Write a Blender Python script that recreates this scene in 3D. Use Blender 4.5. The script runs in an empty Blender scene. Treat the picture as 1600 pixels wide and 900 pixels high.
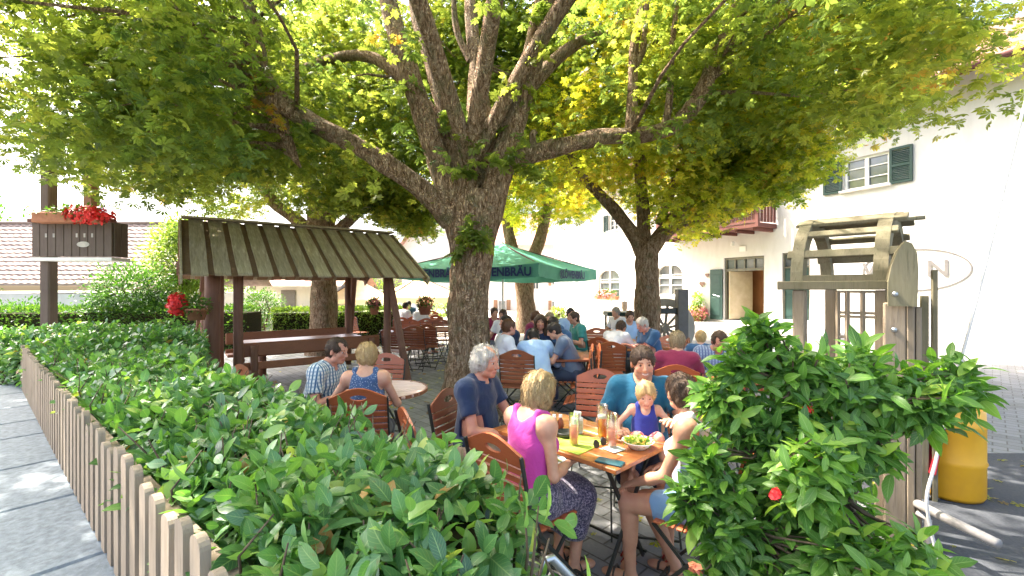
import bpy, math, random
import numpy as np
from mathutils import Vector, Matrix, Euler
PI = math.pi
rng = np.random.default_rng(7)
random.seed(7)
sc = bpy.context.scene
COL = sc.collection
F, CH, YH = 700.0, 1.70, 450.0        # focal length in px (1600 wide), camera height, horizon row

def at(px, z):                         # plan position seen in column px at depth z
    return Vector(((px - 800.0) / F * z, z))
def onh(px, py, h):                    # plan position of the point of height h seen at px,py
    z = F * (CH - h) / (py - YH)
    return Vector(((px - 800.0) / F * z, z))
def hgt(py, z):                        # height seen at row py, depth z
    return CH - (py - YH) * z / F

# ---------------------------------------------------------------- tagging
def tag(o, label=None, cat=None, group=None, kind=None):
    if label: o['label'] = label
    if cat: o['category'] = cat
    if group: o['group'] = group
    if kind: o['kind'] = kind
    return o
def empty(name, loc=(0, 0, 0), rz=0.0, label=None, cat=None, group=None):
    o = bpy.data.objects.new(name, None)
    o.empty_display_size = 0.1
    COL.objects.link(o)
    o.location = loc
    o.rotation_euler = (0, 0, rz)
    return tag(o, label, cat, group)
def copy_tree(root, loc, rz=0.0, label=None, group=None, scale=None, rot=None):
    kids = {}
    for ch in bpy.data.objects:
        if ch.parent: kids.setdefault(ch.parent.name, []).append(ch)
    def cp(o, par):
        c = o.copy()
        COL.objects.link(c)
        c.parent = par
        for k in kids.get(o.name, []): cp(k, c)
        return c
    r = cp(root, None)
    r.location = loc
    r.rotation_euler = rot if rot else (0, 0, rz)
    if scale: r.scale = scale
    if label: r['label'] = label
    if group: r['group'] = group
    return r

# ---------------------------------------------------------------- mesh builder
class MB:
    def __init__(s): s.v = []; s.f = []; s.m = []; s.cm = 0
    def add(s, vs, fs, mi=None):
        b = len(s.v)
        s.v += [tuple(v) for v in vs]
        s.f += [tuple(b + i for i in f) for f in fs]
        s.m += [s.cm if mi is None else mi] * len(fs)
        return s
    def box(s, c, size, rot=None, mi=None, bev=0.0):
        hx, hy, hz = size[0] / 2, size[1] / 2, size[2] / 2
        b = min(bev, hx * .9, hy * .9, hz * .9)
        if b <= 0:
            vs = [Vector((x * hx, y * hy, z * hz)) for x in (-1, 1) for y in (-1, 1) for z in (-1, 1)]
            fs = [(0, 1, 3, 2), (4, 6, 7, 5), (0, 4, 5, 1), (2, 3, 7, 6), (0, 2, 6, 4), (1, 5, 7, 3)]
        else:
            bm_v = []; idx = {}
            for sx in (-1, 1):
                for sy in (-1, 1):
                    for sz in (-1, 1):
                        for a in range(3):
                            p = [sx * hx, sy * hy, sz * hz]
                            for k, sg in enumerate((sx, sy, sz)):
                                if k != a: p[k] -= sg * b
                            idx[(sx, sy, sz, a)] = len(bm_v); bm_v.append(Vector(p))
            vs = bm_v; fs = []
            I = lambda sx, sy, sz, a: idx[(sx, sy, sz, a)]
            for g in (-1, 1):
                fs.append((I(g, -1, -1, 0), I(g, 1, -1, 0), I(g, 1, 1, 0), I(g, -1, 1, 0))[::g])
                fs.append((I(-1, g, -1, 1), I(-1, g, 1, 1), I(1, g, 1, 1), I(1, g, -1, 1))[::g])
                fs.append((I(-1, -1, g, 2), I(1, -1, g, 2), I(1, 1, g, 2), I(-1, 1, g, 2))[::g])
            for g in (-1, 1):
                for h in (-1, 1):
                    fs.append((I(-1, g, h, 1), I(1, g, h, 1), I(1, g, h, 2), I(-1, g, h, 2))[::g * h])
                    fs.append((I(g, -1, h, 2), I(g, 1, h, 2), I(g, 1, h, 0), I(g, -1, h, 0))[::g * h])
                    fs.append((I(g, h, -1, 0), I(g, h, 1, 0), I(g, h, 1, 1), I(g, h, -1, 1))[::g * h])
                    for k in (-1, 1):
                        fs.append((I(g, h, k, 0), I(g, h, k, 1), I(g, h, k, 2))[::g * h * k])
        R = rot if rot is not None else Matrix.Identity(3)
        c = Vector(c)
        return s.add([R @ v + c for v in vs], fs, mi)
    def beam(s, a, b, w, h, up=(0, 0, 1), mi=None, bev=0.0):     # box from a to b, w sideways, h along up
        a = Vector(a); b = Vector(b); d = b - a; L = d.length
        if L < 1e-6: return s
        y = d / L; u = Vector(up)
        x = y.cross(u)
        if x.length < 1e-4: x = y.cross(Vector((1, 0, 0)))
        x.normalize(); z = x.cross(y)
        R = Matrix((x, y, z)).transposed()
        return s.box((a + b) / 2, (w, L, h), R, mi, bev)
    def tube(s, pts, rad, n=8, caps=True, mi=None):
        pts = [Vector(p) for p in pts]
        if not hasattr(rad, '__len__'): rad = [rad] * len(pts)
        vs = []; fs = []; prev = None
        for i, p in enumerate(pts):
            d = (pts[min(i + 1, len(pts) - 1)] - pts[max(i - 1, 0)])
            if d.length < 1e-9: d = Vector((0, 0, 1))
            d.normalize()
            if prev is None:
                x = d.cross(Vector((0.13, 0.21, 1)))
                if x.length < .1: x = d.cross(Vector((1, 0.1, 0)))
            else:
                x = prev - d * prev.dot(d)
            x.normalize(); prev = x; y = d.cross(x)
            for k in range(n):
                t = 2 * PI * k / n
                vs.append(p + (x * math.cos(t) + y * math.sin(t)) * rad[i])
        for i in range(len(pts) - 1):
            for k in range(n):
                k2 = (k + 1) % n
                fs.append((i * n + k, i * n + k2, (i + 1) * n + k2, (i + 1) * n + k))
        if caps:
            fs.append(tuple(range(n))[::-1]); fs.append(tuple((len(pts) - 1) * n + k for k in range(n)))
        return s.add(vs, fs, mi)
    def lathe(s, prof, c=(0, 0, 0), n=24, mi=None, R=None):
        vs = []; fs = []; c = Vector(c)
        for r, z in prof:
            for k in range(n):
                t = 2 * PI * k / n
                v = Vector((r * math.cos(t), r * math.sin(t), z))
                vs.append((R @ v if R is not None else v) + c)
        for i in range(len(prof) - 1):
            for k in range(n):
                k2 = (k + 1) % n
                fs.append((i * n + k, i * n + k2, (i + 1) * n + k2, (i + 1) * n + k))
        return s.add(vs, fs, mi)
    def prism(s, poly, o, ux, uy, un, th, mi=None):   # polygon (2-D) extruded along un by th
        o = Vector(o); ux = Vector(ux); uy = Vector(uy); un = Vector(un)
        n = len(poly)
        a = [o + ux * p[0] + uy * p[1] for p in poly]
        b = [v + un * th for v in a]
        fs = [tuple(range(n))[::-1], tuple(range(n, 2 * n))]
        fs += [(i, (i + 1) % n, n + (i + 1) % n, n + i) for i in range(n)]
        return s.add(a + b, fs, mi)
    def ring(s, outer, inner, o, ux, uy, un, th, mi=None):  # plate with a hole (same point count)
        o = Vector(o); ux = Vector(ux); uy = Vector(uy); un = Vector(un); n = len(outer)
        P = lambda p: o + ux * p[0] + uy * p[1]
        vs = [P(p) for p in outer] + [P(p) for p in inner]
        vs += [v + un * th for v in vs]
        fs = []
        for i in range(n):
            j = (i + 1) % n
            fs += [(i, n + i, n + j, j), (2 * n + i, 2 * n + j, 3 * n + j, 3 * n + i),
                   (i, j, 2 * n + j, 2 * n + i), (n + i, 3 * n + i, 3 * n + j, n + j)]
        return s.add(vs, fs, mi)
    def build(s, name, mats, parent=None, smooth=False, loc=None, rz=None):
        me = bpy.data.meshes.new(name)
        me.from_pydata(s.v, [], s.f)
        if not isinstance(mats, (list, tuple)): mats = [mats]
        for m in mats: me.materials.append(m)
        if len(mats) > 1: me.polygons.foreach_set('material_index', s.m)
        if smooth: me.polygons.foreach_set('use_smooth', [True] * len(me.polygons))
        me.update()
        o = bpy.data.objects.new(name, me)
        COL.objects.link(o)
        if parent is not None: o.parent = parent
        if loc is not None: o.location = loc
        if rz is not None: o.rotation_euler = (0, 0, rz)
        return o

def np_mesh(name, V, Fa, mats, parent=None, smooth=False, tint=None, uv=None, col=None):
    """V (n,3); Fa (m,k) constant k; tint per face; uv per vertex; col per vertex (n,3)"""
    me = bpy.data.meshes.new(name)
    m, k = Fa.shape
    me.vertices.add(len(V)); me.vertices.foreach_set('co', V.astype(np.float32).ravel())
    me.loops.add(m * k); me.loops.foreach_set('vertex_index', Fa.astype(np.int32).ravel())
    me.polygons.add(m); me.polygons.foreach_set('loop_start', np.arange(0, m * k, k, dtype=np.int32))
    if smooth: me.polygons.foreach_set('use_smooth', np.ones(m, dtype=bool))
    me.update(calc_edges=True)
    if tint is not None:
        a = me.attributes.new('tint', 'FLOAT', 'FACE'); a.data.foreach_set('value', tint.astype(np.float32))
    if uv is not None:
        l = me.uv_layers.new(name='UVMap'); l.data.foreach_set('uv', uv[Fa.ravel()].astype(np.float32).ravel())
    if col is not None:
        a = me.color_attributes.new('col', 'FLOAT_COLOR', 'POINT')
        c4 = np.ones((len(V), 4), np.float32); c4[:, :3] = col
        a.data.foreach_set('color', c4.ravel())
    if not isinstance(mats, (list, tuple)): mats = [mats]
    for mm in mats: me.materials.append(mm)
    o = bpy.data.objects.new(name, me); COL.objects.link(o)
    if parent is not None: o.parent = parent
    return o

# ---------------------------------------------------------------- materials
def nodes(name):
    m = bpy.data.materials.new(name); m.use_nodes = True
    nt = m.node_tree; N = nt.nodes
    return m, nt, N, N['Principled BSDF']
def lk(nt, a, b): nt.links.new(a, b)
def ramp(N, stops):
    r = N.new('ShaderNodeValToRGB'); e = r.color_ramp.elements
    while len(e) > 1: e.remove(e[-1])
    e[0].position = stops[0][0]; e[0].color = (*stops[0][1], 1)
    for p, c in stops[1:]:
        x = e.new(p); x.color = (*c, 1)
    return r
def texco(nt, N, scale=(1, 1, 1), kind='Object', rot=(0, 0, 0)):
    t = N.new('ShaderNodeTexCoord'); mp = N.new('ShaderNodeMapping')
    mp.inputs['Scale'].default_value = scale; mp.inputs['Rotation'].default_value = rot
    lk(nt, t.outputs[kind], mp.inputs['Vector']); return mp.outputs['Vector']
def noise(nt, N, vec, scale, detail=5, rough=.6, dist=0.0):
    n = N.new('ShaderNodeTexNoise'); n.inputs['Scale'].default_value = scale
    n.inputs['Detail'].default_value = detail; n.inputs['Roughness'].default_value = rough
    n.inputs['Distortion'].default_value = dist
    lk(nt, vec, n.inputs['Vector']); return n.outputs['Fac']
def bump(nt, N, bs, fac, strength=.4, dist=.01):
    b = N.new('ShaderNodeBump'); b.inputs['Strength'].default_value = strength
    b.inputs['Distance'].default_value = dist
    lk(nt, fac, b.inputs['Height']); lk(nt, b.outputs['Normal'], bs.inputs['Normal'])
def mix(nt, N, fac, a, b, mode='MIX'):
    m = N.new('ShaderNodeMix'); m.data_type = 'RGBA'; m.blend_type = mode
    for s, v in ((0, fac), (6, a), (7, b)):
        if hasattr(v, 'is_output') : lk(nt, v, m.inputs[s])
        elif s == 0: m.inputs[0].default_value = v
        else: m.inputs[s].default_value = (*v, 1)
    return m.outputs[2]
def mapr(nt, N, v, a, b, c=0.0, d=1.0):
    m = N.new('ShaderNodeMapRange'); lk(nt, v, m.inputs[0])
    m.inputs[1].default_value = a; m.inputs[2].default_value = b
    m.inputs[3].default_value = c; m.inputs[4].default_value = d
    return m.outputs[0]
def simple(name, c1, c2=None, scale=8, rough=.6, stretch=(1, 1, 1), bmp=.2, spec=.4, metal=0.0, bd=.004, detail=6, lo=.35, hi=.65):
    m, nt, N, bs = nodes(name)
    v = texco(nt, N, stretch)
    f = noise(nt, N, v, scale, detail)
    c2 = c2 or tuple(x * .7 for x in c1)
    r = ramp(N, [(lo, c1), (hi, c2)]); lk(nt, f, r.inputs[0]); lk(nt, r.outputs[0], bs.inputs['Base Color'])
    bs.inputs['Roughness'].default_value = rough; bs.inputs['Metallic'].default_value = metal
    bs.inputs['Specular IOR Level'].default_value = spec
    if bmp: bump(nt, N, bs, f, bmp, bd)
    return m
def wood(name, c1, c2, c3=None, axis=0, scale=3.0, rough=.6, spec=.3, grain=14, bmp=.35, patch=None):
    m, nt, N, bs = nodes(name)
    st = [grain] * 3; st[axis] = 1.0
    v = texco(nt, N, tuple(st))
    f = noise(nt, N, v, scale, 8, .65, .6)
    v2 = texco(nt, N); g = noise(nt, N, v2, 2.3, 4)
    stops = [(.3, c1), (.55, c2)] + ([(.72, c3)] if c3 else [])
    r = ramp(N, stops); lk(nt, f, r.inputs[0])
    out = mix(nt, N, mapr(nt, N, g, .35, .7, 0, .45), r.outputs[0], patch or tuple(x * .6 for x in c1))
    oi = N.new('ShaderNodeObjectInfo'); out = mix(nt, N, mapr(nt, N, oi.outputs['Random'], 0, 1, 0, .45), out, tuple(x * .55 for x in c1))
    lk(nt, out, bs.inputs['Base Color']); bs.inputs['Roughness'].default_value = rough
    bs.inputs['Specular IOR Level'].default_value = spec
    bump(nt, N, bs, f, bmp, .004)
    return m
def leaf_mat(name, stops, trans=.4, tcol_gain=(1.9, 1.8, .7), rough=.42, spec=.35, veins=False, spots=True):
    m, nt, N, bs = nodes(name)
    a = N.new('ShaderNodeAttribute'); a.attribute_name = 'tint'
    r = ramp(N, stops); lk(nt, a.outputs['Fac'], r.inputs[0])
    colr = r.outputs[0]
    if veins:
        uv = N.new('ShaderNodeUVMap'); sp = N.new('ShaderNodeSeparateXYZ'); lk(nt, uv.outputs[0], sp.inputs[0])
        ab = N.new('ShaderNodeMath'); ab.operation = 'ABSOLUTE'; lk(nt, sp.outputs[0], ab.inputs[0])
        mid = mapr(nt, N, ab.outputs[0], .0, .09, .75, 0)
        # side veins: v - .45*|u| in bands
        mu = N.new('ShaderNodeMath'); mu.operation = 'MULTIPLY_ADD'; lk(nt, ab.outputs[0], mu.inputs[0])
        mu.inputs[1].default_value = -.28; lk(nt, sp.outputs[1], mu.inputs[2])
        s2 = N.new('ShaderNodeMath'); s2.operation = 'MULTIPLY'; lk(nt, mu.outputs[0], s2.inputs[0]); s2.inputs[1].default_value = 52
        s3 = N.new('ShaderNodeMath'); s3.operation = 'SINE'; lk(nt, s2.outputs[0], s3.inputs[0])
        sv = mapr(nt, N, s3.outputs[0], .8, 1.0, 0, .28)
        mx = N.new('ShaderNodeMath'); mx.operation = 'MAXIMUM'; lk(nt, mid, mx.inputs[0]); lk(nt, sv, mx.inputs[1])
        colr = mix(nt, N, mx.outputs[0], colr, (.30, .42, .16))
        bump(nt, N, bs, mx.outputs[0], -.35, .002)
    if spots:
        v = texco(nt, N); f = noise(nt, N, v, 60, 3)
        colr = mix(nt, N, mapr(nt, N, f, .62, .74, 0, .5), colr, (.16, .11, .03))
    lk(nt, colr, bs.inputs['Base Color'])
    bs.inputs['Roughness'].default_value = rough; bs.inputs['Specular IOR Level'].default_value = spec
    tr = N.new('ShaderNodeBsdfTranslucent')
    g = mix(nt, N, 1.0, colr, tcol_gain, 'MULTIPLY'); lk(nt, g, tr.inputs[0])
    ms = N.new('ShaderNodeMixShader'); ms.inputs[0].default_value = trans
    lk(nt, bs.outputs[0], ms.inputs[1]); lk(nt, tr.outputs[0], ms.inputs[2])
    lk(nt, ms.outputs[0], N['Material Output'].inputs['Surface'])
    return m

# ---------------------------------------------------------------- leaves in bulk
def rot_from(nrm, spin):
    """frames (N,3,3) whose z is nrm and x,y spun by spin"""
    n = nrm / np.linalg.norm(nrm, axis=1, keepdims=True)
    ref = np.where(np.abs(n[:, 2:3]) < .92, np.array([[0, 0, 1.0]]), np.array([[1.0, 0, 0]]))
    x = np.cross(ref, n); x /= np.linalg.norm(x, axis=1, keepdims=True)
    y = np.cross(n, x)
    c, s = np.cos(spin)[:, None], np.sin(spin)[:, None]
    return np.stack([x * c + y * s, -x * s + y * c, n], axis=2)
def frame_dir(d, upish):
    """frames with y along d, z near upish"""
    y = d / np.linalg.norm(d, axis=1, keepdims=True)
    x = np.cross(y, upish); l = np.linalg.norm(x, axis=1, keepdims=True); l[l < 1e-5] = 1
    x /= l; z = np.cross(x, y)
    return np.stack([x, y, z], axis=2)
def scatter(tv, tf, R, pos, size, tint, tuv=None, jit=0.0):
    n = len(pos); k = len(tv)
    T = np.broadcast_to(tv, (n, k, 3)).copy()
    if jit: T[:, :, 2] += rng.normal(0, jit, (n, k))
    V = np.einsum('nij,nkj->nki', R, T * (size[:, None, None] if np.ndim(size) == 1 else size[:, None, :])) + pos[:, None, :]
    Fa = (np.arange(n)[:, None, None] * k + tf[None]).reshape(-1, tf.shape[1])
    tt = np.repeat(tint, len(tf))
    uv = np.tile(tuv, (n, 1)) if tuv is not None else None
    return V.reshape(-1, 3), Fa, tt, uv
def palmate(nl=7, L=1.0, w=.21, droop=.35):
    vs = []; fs = []
    for i in range(nl):
        a = (i - (nl - 1) / 2) * (2 * PI * .8 / nl) ; l = L * (1 - .13 * abs(i - (nl - 1) / 2))
        d = np.array([math.sin(a), math.cos(a), 0]); s = np.array([math.cos(a), -math.sin(a), 0])
        z = np.array([0, 0, 1.0]); b = len(vs)
        vs += [d * .03, d * l * .66 + s * w * l - z * (droop * l * .42 + .05), d * l - z * droop * l, d * l * .66 - s * w * l - z * (droop * l * .42 + .05), d * l * .6 - z * droop * l * .25]
        fs += [(b, b + 1, b + 4), (b + 1, b + 2, b + 4), (b + 2, b + 3, b + 4), (b + 3, b, b + 4)]
    return np.array(vs), np.array(fs)
def palmate_lo(nl=6, L=1.0, w=.23, droop=.3):
    vs = []; fs = []
    for i in range(nl):
        a = (i - (nl - 1) / 2) * (2 * PI * .82 / nl); l = L * (1 - .12 * abs(i - (nl - 1) / 2))
        d = np.array([math.sin(a), math.cos(a), 0]); s = np.array([math.cos(a), -math.sin(a), 0]); z = np.array([0, 0, 1.0])
        b = len(vs)
        vs += [d * .03, d * l * .66 + s * w * l - z * droop * l * .5, d * l - z * droop * l * .8, d * l * .66 - s * w * l - z * droop * l * .5]
        fs += [(b, b + 1, b + 2), (b, b + 2, b + 3)]
    return np.array(vs), np.array(fs)
def blade(w=.19, st=6, curl=.18, fold=.10):
    """one pointed leaf along +y, length 1, three points across"""
    vs = []; uv = []; fs = []
    for i in range(st + 1):
        t = i / st
        ww = w * (math.sin(PI * min(1, t * .93 + .05)) ** .75) * (1 if t < .75 else 1 - (t - .75) * 1.2)
        if i == 0: ww = .012
        if i == st: ww = .004
        z = -curl * t * t
        for u in (-1, 0, 1):
            vs.append((u * ww, t, z + (fold * ww / w if u else 0) + (.012 * math.sin(t * 17) if u else 0))); uv.append((u, t))
    for i in range(st):
        b = i * 3
        fs += [(b, b + 1, b + 4, b + 3), (b + 1, b + 2, b + 5, b + 4)]
    return np.array(vs), np.array(fs), np.array(uv)
def blade_lo(w=.2):
    return np.array([(0, 0, 0), (-w, .5, .05), (0, 1, -.12), (w, .5, .05)]), np.array([(0, 1, 2), (0, 2, 3)])
class Leaves:
    def __init__(s): s.V = []; s.F = []; s.T = []; s.U = []; s.n = 0
    def add(s, V, Fa, T, U=None):
        s.V.append(V); s.F.append(Fa + s.n); s.T.append(T); s.n += len(V)
        if U is not None: s.U.append(U)
    def build(s, name, mat, parent=None, smooth=False):
        return np_mesh(name, np.concatenate(s.V), np.concatenate(s.F), mat, parent, smooth, np.concatenate(s.T),
                       np.concatenate(s.U) if s.U else None)

# ---------------------------------------------------------------- SDF bodies
class SDF:
    def __init__(s): s.ops = []
    def _add(s, kind, data, bb, k, sub=False, layer='b'): s.ops.append((kind, data, bb, k, sub))
    def cone(s, a, b, ra, rb, k=.02, sub=False, infl=0.0):
        a = np.array(a, float); b = np.array(b, float); ra += infl; rb += infl
        r = max(ra, rb)
        s._add('c', (a, b, ra, rb), (np.minimum(a, b) - r, np.maximum(a, b) + r), k, sub); return s
    def ell(s, c, r, R=None, k=.02, sub=False, infl=0.0):
        c = np.array(c, float); r = np.array(r, float) + infl; R = np.eye(3) if R is None else np.array(R, float)
        ext = np.abs(R) @ r
        s._add('e', (c, r, R), (c - ext, c + ext), k, sub); return s
    def half(s, p, n, bbc, bbr, k=.006):   # remove everything on the +n side of p, inside a local box
        s._add('h', (np.array(p, float), np.array(n, float)), (np.array(bbc, float) - bbr, np.array(bbc, float) + bbr), k, True); return s
    def mesh(s, res, fine=(), nz=None, amp=0.0):
        lo = np.min([o[2][0] for o in s.ops if not o[4]], axis=0) - .03
        hi = np.max([o[2][1] for o in s.ops if not o[4]], axis=0) + .03
        ax = []
        for d in range(3):
            pts = []; x = lo[d]
            while x < hi[d]:
                pts.append(x); r = res
                for (c, rad, rr) in fine:
                    if abs(x - c[d]) < rad[d]: r = min(r, rr)
                x += r
            pts.append(x); ax.append(np.array(pts))
        X, Y, Z = ax
        f = np.full((len(X), len(Y), len(Z)), .2, np.float32)
        for kind, data, bb, k, sub in s.ops:
            pad = max(k, .01) * 1.2 + 3 * res
            sl = []
            for d in range(3):
                i0 = np.searchsorted(ax[d], bb[0][d] - pad); i1 = np.searchsorted(ax[d], bb[1][d] + pad)
                sl.append(slice(max(0, i0 - 1), i1 + 1))
            gx = X[sl[0]][:, None, None]; gy = Y[sl[1]][None, :, None]; gz = Z[sl[2]][None, None, :]
            if gx.size == 0 or gy.size == 0 or gz.size == 0: continue
            if kind == 'c':
                a, b, ra, rb = data; ab = b - a; L2 = max(ab @ ab, 1e-9)
                t = np.clip(((gx - a[0]) * ab[0] + (gy - a[1]) * ab[1] + (gz - a[2]) * ab[2]) / L2, 0, 1)
                dd = np.sqrt((gx - a[0] - t * ab[0]) ** 2 + (gy - a[1] - t * ab[1]) ** 2 + (gz - a[2] - t * ab[2]) ** 2) - (ra + (rb - ra) * t)
            elif kind == 'e':
                c, r, R = data
                px, py, pz = gx - c[0], gy - c[1], gz - c[2]
                lx = px * R[0, 0] + py * R[1, 0] + pz * R[2, 0]; ly = px * R[0, 1] + py * R[1, 1] + pz * R[2, 1]; lz = px * R[0, 2] + py * R[1, 2] + pz * R[2, 2]
                k0 = np.sqrt((lx / r[0]) ** 2 + (ly / r[1]) ** 2 + (lz / r[2]) ** 2)
                k1 = np.sqrt((lx / r[0] ** 2) ** 2 + (ly / r[1] ** 2) ** 2 + (lz / r[2] ** 2) ** 2)
                dd = k0 * (k0 - 1) / np.maximum(k1, 1e-6)
            else:
                p, n = data
                dd = -((gx - p[0]) * n[0] + (gy - p[1]) * n[1] + (gz - p[2]) * n[2])
            sub_f = f[sl[0], sl[1], sl[2]]
            if sub:
                dn = -dd; h = np.clip(.5 + .5 * (dn - sub_f) / k, 0, 1)
                f[sl[0], sl[1], sl[2]] = sub_f * (1 - h) + dn * h + k * h * (1 - h)
            else:
                h = np.clip(.5 + .5 * (sub_f - dd) / k, 0, 1)
                f[sl[0], sl[1], sl[2]] = sub_f * (1 - h) + dd * h - k * h * (1 - h)
        if nz is not None: f = f + nz(X[:, None, None], Y[None, :, None], Z[None, None, :]).astype(np.float32)
        f[0] = f[-1] = .2; f[:, 0] = f[:, -1] = .2; f[:, :, 0] = f[:, :, -1] = .2
        return surf_nets(f, X, Y, Z)
def surf_nets(f, X, Y, Z):
    ins = f < 0
    c = ins[:-1, :-1, :-1].astype(np.int8)
    cnt = sum(ins[i:i + f.shape[0] - 1, j:j + f.shape[1] - 1, k:k + f.shape[2] - 1].astype(np.int8) for i in (0, 1) for j in (0, 1) for k in (0, 1))
    act = (cnt > 0) & (cnt < 8)
    I = np.argwhere(act); idx = -np.ones(act.shape, np.int64); idx[act] = np.arange(len(I))
    acc = np.zeros((len(I), 3)); num = np.zeros(len(I))
    i, j, k = I.T
    corners = [(a, b, c2) for a in (0, 1) for b in (0, 1) for c2 in (0, 1)]
    for p in corners:
        for d in range(3):
            if p[d]: continue
            q = list(p); q[d] = 1
            fa = f[i + p[0], j + p[1], k + p[2]]; fb = f[i + q[0], j + q[1], k + q[2]]
            cr = (fa < 0) != (fb < 0)
            t = np.where(cr, fa / np.where(cr, fa - fb, 1), 0)
            co = np.zeros((len(I), 3)); co[:] = p; co[:, d] = t
            acc[cr] += co[cr]; num += cr
    acc /= np.maximum(num, 1)[:, None]
    V = np.stack([X[i] + acc[:, 0] * (X[i + 1] - X[i]), Y[j] + acc[:, 1] * (Y[j + 1] - Y[j]), Z[k] + acc[:, 2] * (Z[k + 1] - Z[k])], 1)
    Fs = []
    for d in range(3):
        sl0 = [slice(None)] * 3; sl1 = [slice(None)] * 3
        sl0[d] = slice(0, -1); sl1[d] = slice(1, None)
        a = ins[tuple(sl0)]; b = ins[tuple(sl1)]
        E = np.argwhere(a != b)
        e1, e2 = (d + 1) % 3, (d + 2) % 3
        E = E[(E[:, e1] > 0) & (E[:, e2] > 0) & (E[:, e1] < f.shape[e1] - 1) & (E[:, e2] < f.shape[e2] - 1)]
        if not len(E): continue
        def g(o1, o2):
            q = E.copy(); q[:, e1] -= o1; q[:, e2] -= o2
            return idx[q[:, 0], q[:, 1], q[:, 2]]
        Q = np.stack([g(1, 1), g(0, 1), g(0, 0), g(1, 0)], 1)
        fl = ~a[E[:, 0], E[:, 1], E[:, 2]]
        Q[fl] = Q[fl][:, ::-1]
        Fs.append(Q)
    Fa = np.concatenate(Fs); Fa = Fa[(Fa >= 0).all(1)]
    # a light smoothing pass
    for _ in range(1):
        S = np.zeros_like(V); W = np.zeros(len(V))
        for a, b in ((0, 1), (1, 2), (2, 3), (3, 0)):
            np.add.at(S, Fa[:, a], V[Fa[:, b]]); np.add.at(W, Fa[:, a], 1)
            np.add.at(S, Fa[:, b], V[Fa[:, a]]); np.add.at(W, Fa[:, b], 1)
        V = V * .55 + (S / np.maximum(W, 1)[:, None]) * .45
    return V, Fa
def Rx(a): c, s = math.cos(a), math.sin(a); return np.array([[1, 0, 0], [0, c, -s], [0, s, c]])
def Ry(a): c, s = math.cos(a), math.sin(a); return np.array([[c, 0, s], [0, 1, 0], [-s, 0, c]])
def Rz(a): c, s = math.cos(a), math.sin(a); return np.array([[c, -s, 0], [s, c, 0], [0, 0, 1]])
def unit(v): v = np.array(v, float); return v / max(np.linalg.norm(v), 1e-9)
def ik(a, t, l1, l2, pole):
    a = np.array(a, float); t = np.array(t, float); d = t - a; L = np.linalg.norm(d)
    if L > (l1 + l2) * .995: d = d / L * (l1 + l2) * .995; t = a + d; L = np.linalg.norm(d)
    x = (l1 * l1 - l2 * l2 + L * L) / (2 * L); h = math.sqrt(max(l1 * l1 - x * x, 1e-6))
    u = d / L; p = np.array(pole, float); p = p - u * (p @ u); p = unit(p)
    return a + u * x + p * h, t

def skin_mat():
    m, nt, N, bs = nodes('skin')
    a = N.new('ShaderNodeAttribute'); a.attribute_name = 'col'
    v = texco(nt, N); f = noise(nt, N, v, 28, 4)
    c = mix(nt, N, mapr(nt, N, f, .35, .7, 0, .32), a.outputs['Color'], (.50, .19, .12)); f3 = noise(nt, N, v, 7, 3); c = mix(nt, N, mapr(nt, N, f3, .4, .65, 0, .22), c, (.40, .19, .11))
    lk(nt, c, bs.inputs['Base Color']); bs.inputs['Roughness'].default_value = .48
    bs.inputs['Subsurface Weight'].default_value = .12
    bs.inputs['Subsurface Radius'].default_value = (.02, .008, .004); bs.inputs['Subsurface Scale'].default_value = .5
    bs.inputs['Specular IOR Level'].default_value = .35
    g = noise(nt, N, v, 160, 2); bump(nt, N, bs, g, .08, .002)
    return m
SKIN = skin_mat()
def hair_mat(name, c1, c2):
    m, nt, N, bs = nodes(name)
    v = texco(nt, N, (60, 60, 7)); f = noise(nt, N, v, 2.2, 5, .7, .8)
    r = ramp(N, [(.32, c1), (.64, c2)]); lk(nt, f, r.inputs[0]); lk(nt, r.outputs[0], bs.inputs['Base Color'])
    bs.inputs['Roughness'].default_value = .5; bs.inputs['Specular IOR Level'].default_value = .35
    bump(nt, N, bs, f, .7, .008); return m
HAIR = dict(blond=hair_mat('blond_hair', (.56, .40, .19), (.25, .15, .06)), grey=hair_mat('grey_hair', (.50, .44, .37), (.2, .16, .12)),
            brown=hair_mat('brown_hair', (.10, .055, .03), (.03, .016, .01)), dark=hair_mat('dark_hair', (.04, .026, .018), (.014, .01, .008)),
            ginger=hair_mat('auburn_hair', (.16, .07, .03), (.07, .03, .015)), white=hair_mat('white_hair', (.62, .58, .52), (.36, .31, .26)),
            sandy=hair_mat('sandy_hair', (.42, .32, .20), (.18, .12, .06)), fair=hair_mat('fair_hair', (.60, .42, .20), (.36, .22, .09)))
HCOL = dict(blond=(.22, .14, .07), grey=(.3, .25, .2), brown=(.06, .035, .02), dark=(.03, .02, .015), ginger=(.12, .06, .03), white=(.5, .45, .4), sandy=(.2, .14, .08), fair=(.4, .27, .14))

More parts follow.
